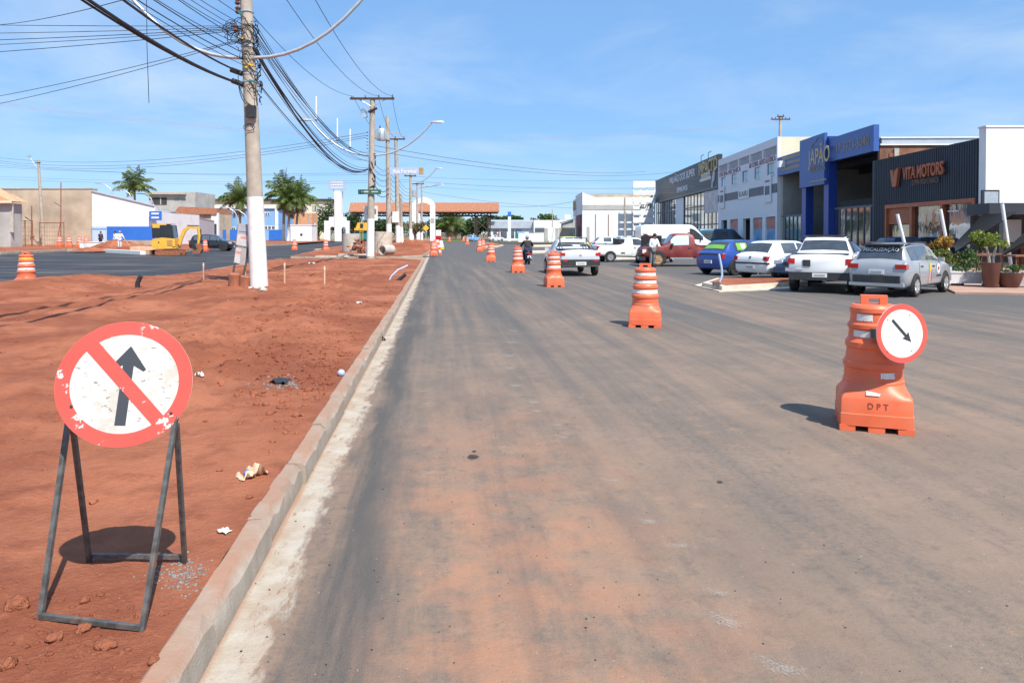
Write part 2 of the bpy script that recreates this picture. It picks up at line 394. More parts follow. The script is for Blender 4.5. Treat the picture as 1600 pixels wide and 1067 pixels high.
def ground_mat():
    t = NT('far_ground'); n = t.noise(.05, 5, .6); c = t.mix(t.ramp(n, .4, .6), (.26, .12, .06), (.10, .12, .04))
    t.set(t.p.inputs['Base Color'], c); t.p.inputs['Roughness'].default_value = .95; return t.m
M['ground'] = ground_mat()
def kerb_mat():
    t = NT('kerb_concrete'); n = t.noise(4, 6, .65); x, y, z = t.xyz()
    c = t.mix(t.ramp(n, .35, .7), (.33, .275, .215), (.44, .385, .315)); c = t.mix(t.ramp(t.noise(1, 4, .6, stretch=(7, 7, .6)), .52, .72, 0, .7), c, (.27, .215, .17))
    c = t.mix(t.math('MULTIPLY', t.ramp(z, .10, .155), t.ramp(t.noise(2.3, 5, .6), .35, .6, .25, .85)), c, (.36, .17, .10))
    oi = t.n('ShaderNodeObjectInfo'); c = t.mix(t.math('MULTIPLY', oi.outputs['Random'], .38), c, (.30, .22, .16))
    t.set(t.p.inputs['Base Color'], c); t.p.inputs['Roughness'].default_value = .9; t.bump(t.noise(70, 4), .4, .01); return t.m
M['kerb'] = kerb_mat()
m('gravel', (.20, .18, .165), .9, .35, 40)

gm = MB().add([(-3000, -300, -.02), (3000, -300, -.02), (3000, 5000, -.02), (-3000, 5000, -.02)], [(0, 1, 2, 3)])
struct(gm.build('ground', M['ground']))
KA = math.atan(.099); KO = Vector((-.92, 0, 0)); KD = Vector((-math.sin(KA), math.cos(KA), 0)); KN = Vector((math.cos(KA), math.sin(KA), 0))
def K(u, v, z=0): return KO + KN * u + KD * v + Vector((0, 0, z))
rd = MB().add([(-90, -25, 0), (48, -25, 0), (48, 260, 0), (-90, 260, 0)], [(0, 1, 2, 3)])
road = struct(rd.build('road', M['road'])); road.location = KO; road.rotation_euler = (0, 0, KA)
# fresh asphalt of the other carriageway
lr = MB().add([(-75, 10, .004), (-9.9, 10, .004), (-9.9, 53.5, .004), (-5.0, 54.2, .004), (-10.4, 62, .004), (-14.5, 105, .004), (-26, 175, .004), (-75, 175, .004)], [tuple(range(8))])
struct(lr.build('side_road', M['asphalt_fresh']))

# ---- kerb stones, each its own piece
def stone_mesh(i, L=1.0):
    rnd = random.Random(i); n = 9; rings = []
    for k in range(n):
        y = .007 + (L - .014) * k / (n - 1); j = lambda a: rnd.uniform(-a, a)
        ch = .018 + max(0, rnd.uniform(-.04, .03)) + (.02 if k in (0, n - 1) and rnd.random() < .6 else 0)
        prof = [(0, 0), (.004 + j(.002), .05), (-.006 + j(.004), .15 - ch * 1.1 + j(.004)), (-.012 - ch + j(.006), .152 + j(.004)), (-.118 + j(.004), .152 + j(.003)), (-.13, .14), (-.135, 0)]
        rings.append([Vector((a, y, b)) for a, b in prof])
    mb = MB(); mb.loft(rings); me = bpy.data.meshes.new('kerb_stone'); me.from_pydata(mb.v, [], mb.f); fixn(me)
    for p in me.polygons: p.use_smooth = True
    me.set_sharp_from_angle(angle=R(32)); me.materials.append(M['kerb']); return me
STONES = [stone_mesh(i) for i in range(8)]
def kerb_run(name, pts, flip=False, first=0):
    """kerb stones along a polyline; the street lies on the right of the direction of travel (flip: left)"""
    root = bpy.data.objects.new(name, None); C.objects.link(root); root['kind'] = 'structure'
    pts = [Vector((p[0], p[1], 0)) for p in pts]; k = first
    for a, b in zip(pts, pts[1:]):
        d = b - a; L = d.length; n = max(1, round(L)); ang = math.atan2(d.y, d.x) - math.pi / 2
        for i in range(n):
            o = bpy.data.objects.new('kerb_stone', STONES[(k * 5 + k // 3) % 8]); C.objects.link(o); o.parent = root
            if not flip:
                o.location = a + d * (i / n) + Vector((random.uniform(-.009, .009), 0, random.uniform(-.012, .006))); o.rotation_euler = (random.uniform(-.006, .006), random.uniform(-.02, .02), ang + random.uniform(-.010, .010)); o.scale = (1, L / n, 1 + random.uniform(-.03, .03))
            else:
                o.location = a + d * ((i + 1) / n); o.rotation_euler = (0, 0, ang + math.pi); o.scale = (1, L / n, 1)
            k += 1
    return root
VE = 44.0
corner = [K(0, VE)] + [K(-2.2 + 2.2 * math.cos(a), VE + 2.2 * math.sin(a)) for a in [R(18 * i) for i in range(1, 6)]]
kerb_run('kerb_near_island', [K(0, -5)] + corner + [K(-9.0, VE + 2.2)])
LEFT = [(-22, 14.5), (-14.6, 20.0), (-13.1, 25.5), (-12.95, 30), (-13.5, 33.7), (-14.4, 42), (-14.75, 46.8)]
kerb_run('kerb_side_road', LEFT, flip=True)
LOT = [(-95, 57), (-42, 60.5), (-43, 71), (-40, 71), (-30.5, 60.8), (-28.6, 62.5), (-36, 89), (-33.5, 115), (-40, 170)]
for kr in (kerb_run('kerb_lot', [LOT[0], LOT[1]]), kerb_run('kerb_lot_corner', [LOT[4], LOT[5], LOT[6], LOT[7]])):
    kr.scale = (1, 1, 1.7)
kerb_run('kerb_lot_side', [LOT[1], LOT[2], LOT[3]]).scale = (1, 1, 1.7)
# second island further on
I2 = [K(-9.4, 52.5), K(-1.6, 52.2), K(-.3, 54), K(-.1, 60), K(.2, 80), K(.5, 120), K(1.2, 172)]
kerb_run('kerb_far_island', I2[:2] + I2[2:5])
kerb_run('kerb_far_island_side', [K(-9.4, 52.5), K(-11.5, 80), K(-12.5, 110)], flip=True)

# ---- soil of the near island: one terrain sheet, fine near the camera
def nz(x, y, s, o=4): return mnoise.fractal(Vector((x * s, y * s, 3.7)), 1.0, 2.0, o)
def left_at(Y):
    L = [(-22, -6)] + LEFT
    for a, b in zip(L, L[1:]):
        if a[1] <= Y <= b[1]: return a[0] + (b[0] - a[0]) * (Y - a[1]) / (b[1] - a[1])
    return L[-1][0]
def right_at(Y):
    v = Y / math.cos(KA)
    u = -.118
    if v > VE: q = min(1, (v - VE) / 2.2); u = -2.2 + 2.2 * math.sqrt(max(0, 1 - q * q)) - .118
    return K(u, v).x
def soil_z(x, y, e):
    """e: distance from the nearest kerb"""
    q = min(1, e / 1.6); q = q * q * (3 - 2 * q)
    lump = .085 * nz(x, y, .28, 2) + .055 * nz(x, y, .9, 4) + .032 * nz(x, y, 3.3, 5)
    rough = max(0, nz(x, y, .45, 2) + .15)
    lump += rough * .05 * max(0, nz(x + 31, y, 5.0, 4))
    fine = .009 * nz(x, y, 11, 3)
    churn = math.exp(-((x - (-2.6 - .12 * y)) / (1.0 + .09 * y)) ** 2) * max(0, min(1, (y - 6) / 3)) * max(0, min(1, (34 - y) / 8))
    lump += churn * (.13 * abs(nz(x, y, 1.7, 4)) + .12 * max(0, nz(x + 9, y, 4.2, 3)) - .05)
    return .145 + q * (.05 + lump) + fine * (.4 + .6 * q) + (1 - q) * .012 * nz(x, y, 4, 3)
SOILZ = {}
ys = []; y = -4.0
while y < 46.2:
    ys.append(y); y += max(.045, min(.42, .021 * max(abs(y), 1.5)))
ys.append(46.2)
NX = 190; vs = []; fs = []
for Y in ys:
    xr = right_at(Y); xl = left_at(Y) + .1
    for i in range(NX + 1):
        u = (i / NX) ** 1.55; x = xr + (xl - xr) * u
        e = min(abs(x - xr), max(0, 46.2 - Y) + .3 if Y > 40 else 9, abs(x - xl) + .5)
        z = soil_z(x, Y, e)
        # heaped soil along the far edge
        hx = math.exp(-((x + 14.0) / 1.6) ** 2) * math.exp(-((Y - 22.5) / 3.0) ** 2); z += .28 * hx + .1 * hx * nz(x, Y, 1.4, 3)
        vs.append((x, Y, z))
n1 = NX + 1
fs = [(j * n1 + i, (j + 1) * n1 + i, (j + 1) * n1 + i + 1, j * n1 + i + 1) for j in range(len(ys) - 1) for i in range(NX)]
isl = MB().add(vs, fs).build('island_soil', M['soil'], None, 180); struct(isl)
from mathutils.bvhtree import BVHTree
BV = BVHTree.FromPolygons(vs, fs)
def gz(x, y):
    h = BV.ray_cast(Vector((x, y, 5)), Vector((0, 0, -1)))
    return h[0].z if h[0] is not None else 0.0
def GS(px, py):
    """ground point under a pixel, on the island soil if the ray meets it"""
    h = BV.ray_cast(Vector((0, 0, CAMZ)), ray(px, py).normalized())
    return h[0] if h[0] is not None else G(px, py, 0)
def soil_patch(name, poly, h, step, zf=None, seed=0, c=None):
    """terrain sheet over a polygon (fan of rings towards the centre)"""
    c = Vector(c) if c else sum((Vector((p[0], p[1], 0)) for p in poly), Vector()) / len(poly)
    ed = []
    for a, b in zip(poly, poly[1:] + poly[:1]):
        a = Vector((a[0], a[1], 0)); b = Vector((b[0], b[1], 0)); n = max(1, int((b - a).length / step))
        ed += [a + (b - a) * (i / n) for i in range(n)]
    nr = 26; rings = []
    for r in range(nr + 1):
        t = (r / nr) ** 1.0
        rg = []
        for p in ed:
            q = p.lerp(c, t * .98); e = (1 - (1 - t)) * (p - c).length; k = min(1, e / 1.5)
            z = h + k * (.06 * nz(q.x + seed, q.y, .5, 4) + .05 * nz(q.x, q.y + seed, .15, 2)) + (zf(q.x, q.y) if zf else 0)
            rg.append(Vector((q.x, q.y, z)))
        rings.append(rg)
    mb = MB(); mb.loft(rings, cap=False); n = len(ed); mb.f.append(tuple(nr * n + i for i in range(n)))
    return struct(mb.build(name, M['soil'], None, 180))
def piles(lst):
    def f(x, y):
        z = 0
        for (cx, cy, r, h) in lst:
            d = math.hypot(x - cx, y - cy) / r
            if d < 1: z += h * (1 - d * d) ** 1.3 * (1 + .35 * nz(x * 1.7, y * 1.7, .8, 3))
        return z
    return f
pa = G(175, 388, .2)
soil_patch('lot_soil', [(p[0] - .05, p[1] + .12) for p in LOT] + [(-190, 170), (-190, 57)], .15, 1.4,
           lambda x, y: .12 * min(1, max(0, (y - 62) / 12)), c=(-50, 125, 0))
i2 = [(p.x, p.y) for p in I2] + [(K(-15, 172).x, K(-15, 172).y), (K(-12.5, 110).x, K(-12.5, 110).y), (K(-11.5, 80).x, K(-11.5, 80).y)]
m1 = G(650, 389, .2)
soil_patch('far_island_soil', [(a + (-.1 if i < 7 else .1), b) for i, (a, b) in enumerate(i2)], .145, .8, piles([(m1.x - .8, m1.y + 3, 4.5, .75), (m1.x - 4, m1.y - 4, 3, .35), (K(-3, 95).x, K(-3, 95).y, 6, .8)]))
def mound(name, x, y, z, r, h, label):
    mb = MB(); sd = random.random() * 50
    def fn(u, v):
        a = 2 * math.pi * v; rr = r * (1 - u) * (1 + .2 * nz(math.cos(a) * 2 + sd, math.sin(a) * 2, 1, 2)); px, py = rr * math.cos(a), rr * math.sin(a)
        return (px, py, h * (1 - (1 - u) ** 1.5) * (1 + .25 * nz(px + sd, py, 1.6, 3)) - .05)
    mb.grid(fn, 18, 30); o = mb.build(name, M['soil'], None, 180); o.location = (x, y, z); tag(o, label, 'soil pile')
mound('soil_pile', pa.x + .3, pa.y + .6, .18, 2.7, 1.0, 'heaped red soil pile in front of the workers by the blue band wall')
pb = G(218, 389, .2); mound('soil_pile', pb.x, pb.y, .18, 2.2, .55, 'low red soil pile beside the excavator')
pb = G(148, 391, .2); mound('soil_pile', pb.x, pb.y, .16, 2.0, .4, 'small flat soil pile next to the row of orange barrels')

# ---- clods and stones
def clod_into(mb, p, r, rnd, sub=1, squash=.65):
    import bmesh
    bm = bmesh.new(); bmesh.ops.create_icosphere(bm, subdivisions=sub, radius=1)
    o = Vector((rnd.uniform(0, 90), rnd.uniform(0, 90), 0)); rot = Matrix.Rotation(rnd.uniform(0, 6.3), 3, 'Z'); sx = rnd.uniform(.8, 1.35)
    vs = []
    for v in bm.verts:
        q = v.co * (1 + .38 * mnoise.noise(v.co * 1.5 + o) + .16 * mnoise.noise(v.co * 3.7 + o)); q = rot @ Vector((q.x * sx, q.y, q.z * squash)); vs.append(q * r + Vector(p))
    mb.add(vs, [tuple(v.index for v in f.verts) for f in bm.faces]); bm.free()
rnd = random.Random(3); cl = MB()
for i in range(1100):
    Y = 2.2 + (rnd.random() ** 1.8) * 34; xr = right_at(Y) - .06; x = xr - (rnd.random() ** 1.25) * min(9.5, 1.2 + Y * .75)
    d = nz(x, Y, .45, 2)
    if rnd.random() > .35 + d * 1.2: continue
    r = rnd.uniform(.006, .02) * (1 + min(Y, 20) * .06) * (2.0 if rnd.random() < .08 else 1)
    clod_into(cl, (x, Y, gz(x, Y) + r * .15), r, rnd, 1)
for i in range(170):
    x, Y = G(rnd.uniform(-40, 330), rnd.uniform(915, 1075), .17)[:2]
    if x > right_at(Y) - .05: continue
    r = rnd.uniform(.004, .015); clod_into(cl, (x, Y, gz(x, Y) + r * .05), r, rnd, 2, .5)
for i in range(1300):
    x, Y = G(rnd.gauss(500, 75), rnd.gauss(545, 50), .2)[:2]
    if x > right_at(Y) - .1: continue
    r = rnd.uniform(.008, .03) * (1.7 if rnd.random() < .1 else 1); clod_into(cl, (x, Y, gz(x, Y) + r * .1), r, rnd, 1)
o = cl.build('soil_clods', M['soil'], None, 60); tag(o, 'loose crumbs and clods of red soil over the island', 'soil', kind='stuff')
for (px, py, r, lb) in [(28, 948, .045, 'largest red soil lump by the foot of the sign stand'), (130, 985, .028, 'red soil lump below the front bar of the sign stand'), (85, 1000, .03, 'crumbling soil lump in front of the sign stand'),
                        (165, 1010, .032, 'broken soil lump in front of the sign stand beside the kerb'), (220, 962, .02, 'small soil lump against the lower bar of the stand'), (12, 1040, .03, 'soil lump in the loose earth before the stand'),
                        (240, 1035, .022, 'soil lump lying close to the kerb edge'), (390, 778, .02, 'pale pink stone beside the kerb'), (132, 940, .022, 'small soil lump between the stand legs')]:
    p = GS(px, py); mb = MB(); clod_into(mb, (0, 0, 0), r, rnd, 3, .7); o = mb.build('soil_lump', M['soil'], None, 180); o.location = p + Vector((0, 0, r * .3)); tag(o, lb, 'soil lump', 'soil lumps near the sign stand')
gv = MB()
for i in range(230):
    p = GS(rnd.gauss(285, 24), rnd.gauss(897, 14)); clod_into(gv, p, rnd.uniform(.003, .009), rnd, 1)
for i in range(120):
    p = GS(rnd.gauss(440, 16), rnd.gauss(600, 5)); clod_into(gv, p, rnd.uniform(.008, .02), rnd, 1)
tag(gv.build('gravel', M['gravel'], None, 60), 'scatter of grey gravel on the soil by the kerb', 'gravel', kind='stuff')
rg = MB()
for i in range(420):
    u = abs(rnd.gauss(1.0, .9)) if i < 260 else rnd.uniform(.3, 7); v = 2.5 + rnd.random() ** 2 * 14; r = rnd.uniform(.002, .0055)
    clod_into(rg, K(u, v, r * .3), r, rnd, 1)
tag(rg.build('road_grit', M['asphalt_fresh'], None, 60), 'loose dark grit scattered on the asphalt', 'grit', kind='stuff')

# ---- worn white paint blotches left of an old lane line
def worn():
    t = NT('worn_paint'); t.set(t.p.inputs['Base Color'], (.46, .42, .37)); t.p.inputs['Roughness'].default_value = .85
    tr = t.n('ShaderNodeBsdfTransparent'); mx = t.n('ShaderNodeMixShader')
    x, y, z = t.xyz(t.tc.outputs['Generated']); q = t.math('MULTIPLY', t.math('MULTIPLY', x, t.math('SUBTRACT', 1.0, x)), t.math('MULTIPLY', y, t.math('SUBTRACT', 1.0, y)))
    f = t.math('ADD', t.math('ADD', t.math('MULTIPLY', t.noise(70, 4, .7), .6), t.math('MULTIPLY', t.noise(9, 4, .6), .5)), t.math('MULTIPLY', q, 3.4)); t.set(mx.inputs[0], t.ramp(f, .66, .92, 0, .55))
    t.t.links.new(tr.outputs[0], mx.inputs[1]); t.t.links.new(t.p.outputs[0], mx.inputs[2]); t.t.links.new(mx.outputs[0], t.t.nodes['Material Output'].inputs[0]); return t.m
M['worn'] = worn()
for (px, py, w, l) in [(803, 517, .3, .5), (800, 535, .3, .5), (797, 556, .3, .5), (797, 575, .28, .45), (805, 602, .26, .35), (832, 628, .22, .3), (838, 642, .2, .2), (868, 664, .2, .15), (880, 683, .2, .14), (955, 750, .24, .14), (1010, 813, .20, .20), (1060, 852, .26, .12), (1135, 968, .26, .22), (1220, 1040, .3, .2), (1120, 925, .2, .12)]:
    g = G(px, py); mb = MB().add([(-w / 2, -l / 2, 0), (w / 2, -l / 2, 0), (w / 2, l / 2, 0), (-w / 2, l / 2, 0)], [(0, 1, 2, 3)])
    o = mb.build('worn_paint', M['worn'], road); o.matrix_parent_inverse = Matrix(); a = KA
    loc = Matrix.Rotation(-a, 3, 'Z') @ (g - KO); o.location = (loc.x, loc.y, .004); o.rotation_euler = (0, 0, rnd.uniform(-.5, .5))
def oil():
    t = NT('oil_stain'); t.set(t.p.inputs['Base Color'], (.05, .03, .025)); t.p.inputs['Roughness'].default_value = .7
    tr = t.n('ShaderNodeBsdfTransparent'); mx = t.n('ShaderNodeMixShader'); x, y, z = t.xyz(t.tc.outputs['Generated'])
    d = t.math('ADD', t.math('POWER', t.math('SUBTRACT', x, .5), 2.0), t.math('POWER', t.math('SUBTRACT', y, .5), 2.0))
    t.set(mx.inputs[0], t.ramp(t.math('ADD', d, t.math('MULTIPLY', t.noise(5, 5, .7), .22)), .12, .2, .85, 0))
    t.t.links.new(tr.outputs[0], mx.inputs[1]); t.t.links.new(t.p.outputs[0], mx.inputs[2]); t.t.links.new(mx.outputs[0], t.t.nodes['Material Output'].inputs[0]); return t.m
M['oil'] = oil()
for (px, py, w, l) in [(739, 715, .17, .26), (741, 706, .07, .1), (1125, 754, .08, .1)]:
    g = G(px, py); mb = MB().add([(-w / 2, -l / 2, 0), (w / 2, -l / 2, 0), (w / 2, l / 2, 0), (-w / 2, l / 2, 0)], [(0, 1, 2, 3)])
    o = mb.build('oil_stain', M['oil'], road); loc = Matrix.Rotation(-KA, 3, 'Z') @ (g - KO); o.location = (loc.x, loc.y, .006)

# ---- right hand traffic islet, lot edge and shop pavement
def slab(name, poly, h, mat, base=0.0):
    mb = MB(); mb.prism([(p[0], p[1]) for p in poly], lambda a, b, d: (a, b, d), base, h); return struct(mb.build(name, mat))
slab('lot_edge', [(-40.6, 71.0), (-30.6, 60.55), (-30.3, 60.85), (-40.2, 71.3)], .30, M['whitewash'])
isp = [G(1097, 449), G(1128, 455), G(1262, 447), G(1262, 441), G(1120, 441)]
slab('islet_apron', [G(1085, 447), G(1124, 456.5), G(1240, 452), G(1240, 447), G(1100, 443)], .03, M['concrete_pale'])
slab('islet_kerb', [p for p in isp], .15, M['concrete_pale'])
ic = sum(isp, Vector()) / 5
slab('islet_soil', [ic + (p - ic) * .86 for p in isp], .165, M['soil'], .10)
slab('shop_pavement', [(12.6, 20.9), (40, 12.2), (40, 36.4), (19, 36.4)], .06, M['pave'])
slab('far_verge', [G(905, 407.5), G(1000, 405), G(1000, 399), G(905, 400)], .06, M['concrete_pale'])
slab('far_kerb_strip', [G(832, 386.5), G(868, 386), G(868, 383.5), G(832, 384)], .12, M['concrete_pale'])
slab('far_kerb_strip', [G(832, 396.5), G(872, 395.5), G(872, 393), G(832, 393.5)], .12, M['concrete_pale'])
slab('traffic_islet', [G(752, 387.5), G(778, 387), G(787, 384.5), G(768, 381), G(748, 381)], .14, M['concrete_pale'])
ti = [G(753, 386), G(777, 385.8), G(783, 384.3), G(767, 381.6), G(750, 381.6)]; slab('traffic_islet_soil', ti, .17, M['soil'], .1)
slab('grass_verge', [G(692, 378.5), G(745, 377.2), G(748, 376), G(692, 376.5)], .12, M['leaf_lime'])
slab('right_verge', [G(765, 380.5), G(836, 381.5), G(900, 383), G(900, 379), G(765, 377.5)], .1, M['leaf_olive'])
# ================================================================ shops on the right
FP = Vector((23.4, 37, 0)); FE = Vector((.026, 1, 0)).normalized(); FN = Vector((-FE.y, FE.x, 0)); FROT = math.atan2(FE.y, FE.x)
def fac(px, py, off=0.0):
    """pixel -> (s, z) on the shop front plane, off metres towards the street"""
    d = ray(px, py); p0 = FP + FN * off; o = Vector((0, 0, CAMZ)); t = (p0 - o).dot(FN) / d.dot(FN); q = o + d * t
    return (q - FP).dot(FE), q.z
class BLD:
    def __init__(s, name, label, s0): s.s0 = s0; s.r = thing(name, label, 'building', FP + FE * s0, FROT)
    def box(s, name, mat, s0, s1, z0, z1, y0=-.2, y1=0.0, parent=None):
        return MB().b2((s0 - s.s0, y0, z0), (s1 - s.s0, y1, z1)).build(name, M[mat], parent or s.r)
    def text(s, txt, size, mat, sc, zc, y, width, ext=.02, parent=None, **k):
        Mx = Matrix(((-1, 0, 0, sc - s.s0), (0, 0, 1, y), (0, 1, 0, zc), (0, 0, 0, 1)))
        return text(txt, size, M[mat], Mx, parent or s.r, ext=ext, width=width, **k)
    def wall(s, name, mat, s0, s1, z0, z1, holes=(), y0=-.3, y1=0.0):
        xs = sorted({s0, s1, *[h[0] for h in holes], *[h[1] for h in holes]}); zs = sorted({z0, z1, *[h[2] for h in holes], *[h[3] for h in holes]})
        mb = MB()
        for a, b in zip(xs, xs[1:]):
            for c, d in zip(zs, zs[1:]):
                if any(h[0] - 1e-6 <= a and b <= h[1] + 1e-6 and h[2] - 1e-6 <= c and d <= h[3] + 1e-6 for h in holes): continue
                mb.b2((a - s.s0, y0, c), (b - s.s0, y1, d))
        return mb.build(name, M[mat], s.r)
def mirror(name, col, wav=.0, rough=.05):
    t = NT(name); t.set(t.p.inputs['Base Color'], t.mix(t.ramp(t.noise(.7, 3), .35, .65), col, tuple(c * .75 for c in col))); t.p.inputs['Metallic'].default_value = .9; t.p.inputs['Roughness'].default_value = rough
    if wav: t.bump(t.noise(1.6, 3, stretch=(1, 1, .5)), wav, .1)
    M[name] = t.m
mirror('pane_mirror', (.26, .28, .30), .10); mirror('pane_green', (.45, .50, .50), .05); mirror('pane_grey', (.30, .33, .36), .04)

# ---- motor shop with dark ribbed front
s0, s1 = fac(1527.5, 300)[0], fac(1363, 300)[0]; zt = fac(1527.5, 217)[1]
b = BLD('motor_shop', 'dark navy ribbed shop front with copper framed windows and copper letters', s0)
fs0, fs1 = fac(1524, 300)[0], fac(1384, 320)[0]; fz = fac(1384, 321)[1]
b.wall('wall', 'navy', s0, s1, 0, zt, [(s0 + .12, fs1, .0, fz)])
rb = MB(); n = int((s1 - s0) / .22)
for i in range(n):
    a = (i + .25) * .22; lo = fz if a + s0 < fs1 else 0
    rb.b2((a, 0.0, lo + .01), (a + .10, .022, zt - .02))
rb.build('rib_cladding', M['navy'], b.r)
b.box('window_frame', 'copper', s0 + .12, fs1, fz - .22, fz + .01, -.25, .07)
for a, w in ((s0 + .13, .32), (fs1 - .17, .16), (fac(1424, 340)[0] - .14, .26), (fac(1472, 340)[0] - .11, .22)):
    b.box('frame_post', 'copper', a, a + w, .02, fz - .22, -.2, .06)
sh0, sh1 = fac(1424, 340)[0] + .12, fs1 - .17
for k in range(7): b.box('shutter_slat', 'copper', sh0, sh1, fz - .24 - .14 * (k + 1) + .015, fz - .24 - .14 * k, -.16, -.08)
b.box('door_glass', 'pane_grey', sh0, sh1, .1, fz - 1.25, -.19, -.15)
b.box('window_pane', 'pane_mirror', fac(1472, 340)[0] + .11, fac(1424, 340)[0] - .14, .35, fz - .23, -.18, -.14)
b.box('window_pane', 'pane_mirror', s0 + .45, fac(1472, 340)[0] - .11, .35, fz - .23, -.18, -.14)
b.box('window_sill', 'navy', s0 + .3, sh0 - .2, .02, .34, -.2, .03)
b.box('light_bar', 'clear_lens', fac(1495, 310)[0], fac(1478, 312)[0], fz - .62, fz - .56, -.13, -.10)
b.box('light_bar', 'clear_lens', fac(1470, 314)[0], fac(1458, 316)[0], fz - .66, fz - .60, -.13, -.10)
a, z = fac(1445.5, 268.5); b.text('VITA MOTORS', 1.0, 'copper', a, z, .16, fac(1414, 270)[0] - fac(1477.5, 262)[0], .05, bold=.02)
a, z = fac(1447, 284); b.text('COMPRA VENDA E FINANCIA', .48, 'copper_dull', a, z, .07, fac(1424, 286)[0] - fac(1466, 280)[0], .015)
a, z = fac(1402, 278); V = MB(); fn = lambda p, q, d: (a - s0 - p, d, z + q)
fn = lambda p, q, d: (a - s0 - p * .72, d, z + q * .58)
V.prism([(-.72, .85), (-.28, .85), (.06, -.55), (.02, -.95), (-.34, -.95)], fn, .05, .2)
V.prism([(.08, .55), (.36, .85), (.78, .98), (.40, -.95), (.05, -.95), (-.05, -.6)], fn, .052, .23)
V.build('emblem', M['copper'], b.r)
b.box('roof', 'interior_dark', s0, s1, zt - .9, zt - .7, -14, -.3)
b.box('side_wall', 'navy', s1 - .25, s1, 0, zt - .95, -14, -.3)
# ---- white building on the right edge, wall facing the camera
q = thing('white_side_wall', 'tall plain white rendered wall beside the dark motor shop', 'wall', (23.3, 36.25, 0), 0)
MB().b2((0, 0, 0), (22, .55, 6.95)).build('wall', M['wall_white'], q); MB().b2((-.05, -.05, 6.95), (22, .6, 7.03)).build('coping', M['wall_white'], q)
MB().tube([(2.6, .3, 7.03), (2.6, .3, 7.55)], .08, 8).build('vent_pipe', M['wall_white'], q)
fl = thing('floodlight', 'square black floodlight on the white wall above the shade sails', 'floodlight', P(1547, 309, 36.3)); MB().box((0, 0, 0), (.85, .12, .75)).build('housing', M['black_plastic'], fl); MB().box((.02, -.065, .0), (.68, .02, .58)).build('lens', M['galv'], fl); MB().box((0, .18, 0), (.1, .25, .1)).build('bracket', M['black_plastic'], fl)
# ---- open air bar under shade sails
cz = P(1560, 318, 33.5); q = thing('bar_canopy', 'flat dark canopy roof over the open air bar', 'canopy', (22.6, 34.4, 0), 0)
MB().b2((-.3, 0, 2.62), (14, 1.7, 3.15)).build('roof', M['charcoal'], q)
for x in (.3, 4.5, 8.5): MB().b2((x, .2, .06), (x + .2, .4, 2.62)).build('post', M['charcoal'], q)
MB().b2((-.2, 1.4, .06), (14, 1.6, 2.6)).build('back_wall', M['interior_dark'], q)
MB().b2((2.0, .6, .06), (7, 1.2, 1.1)).build('counter', M['rust_wood'], q)
MB().b2((1.2, 1.3, 1.3), (2.1, 1.39, 2.4)).build('menu_board', M['wall_grey'], q)
def sail(label, A, B, Cc, D):
    A, B, Cc, D = [Vector(p) for p in (A, B, Cc, D)]; mb = MB()
    def fn(u, v):
        p = A.lerp(B, u).lerp(D.lerp(Cc, u), v); e = 1.0; inset = .10
        c = (A + B + Cc + D) / 4; k = 4 * u * (1 - u) * (0 if 0 < v < 1 else 1) + 4 * v * (1 - v) * (0 if 0 < u < 1 else 1)
        p = p.lerp(c, inset * k * .6); p.z -= .55 * 4 * u * (1 - u) * 4 * v * (1 - v) * .6; return p
    mb.grid(fn, 14, 14); n = len(mb.v); mb.add([(x, y, z - .012) for x, y, z in mb.v], [tuple(f) for f in mb.f]); return tag(mb.build('shade_sail', M['shade_cloth'], None, 180), label, 'shade sail')
sail('black shade sail stretched from the copper window side down to the planters', P(1487, 385, 35), P(1536, 334, 34.2), P(1590, 330, 33), P(1492, 394, 31))
sail('black shade sail sagging beside the last leaning white pole', P(1566, 395, 32), P(1640, 325, 32), P(1690, 330, 29), P(1560, 401, 29.6))
for (x0, y0, x1, y1, Y, lb) in [(1402, 335, 1416, 392, 34, 'white leaning pole in front of the copper shutter'), (1469.5, 327, 1487, 421, 34.5, 'white leaning pole in front of the mirrored shop window'), (1566, 319, 1581, 425, 32.6, 'white leaning pole between the two shade sails')]:
    top = P(x0, y0, Y); bot = P(x1, y1, Y); k = (bot.z - .06) / (top.z - bot.z); bot = bot + (bot - top) * k
    pr = thing('sail_pole', lb, 'pole', bot, 0, 'leaning poles of the shade sails'); MB().tube([(0, 0, 0), top - bot], .075, 10).build('shaft', M['paint_white'], pr, 40); MB().tube([(0, 0, 0), (0, 0, .02)], .16, 10).build('foot_plate', M['galv'], pr)

# ---- car dealer: blue open portal
s0, s1 = fac(1364.5, 300)[0], fac(1214.5, 300)[0]; zt = fac(1364.5, 195)[1]
b = BLD('car_dealer', 'open fronted car dealer hall with blue fascia and two blue columns', s0)
zb = fac(1300, 252)[1]
c1a = fac(1295, 300)[0]; c1b = c1a + .9; c2a = fac(1259.5, 300)[0]; c2b = c2a + .9
fa = b.box('fascia', 'brand_blue', s0, c1a - .02, zb, zt, -.35, 0)
fb = b.box('fascia', 'brand_blue', c2b + .02, s1, fac(1216, 275)[1], zt - .25, -.35, 0)
sg = b.box('sign_panel', 'brand_blue', c1a + .25, c2b - .1, fac(1262, 293)[1], zt + .5, .03, .25)
b.box('column', 'brand_blue_dark', c1a, c1b, 0, zt + .2, -.6, .02); b.box('column', 'brand_blue_dark', c2a, c2b, 0, zt + .2, -.6, .02)
a, z = fac(1278.5, 245, .28); b.text('JAPÃO', 1.7, 'gold', a, z, .262, 4.2, .02, parent=sg, bold=.02); a, z = fac(1277, 264, .28); b.text('VEÍCULOS', .7, 'gold_dull', a, z, .262, 2.9, .02, parent=sg)
b.box('underline', 'gold_dull', a - 1.7, a + 1.7, z - .98, z - .86, .25, .27, sg)
cr = MB(); a, z = fac(1277, 224, .28)
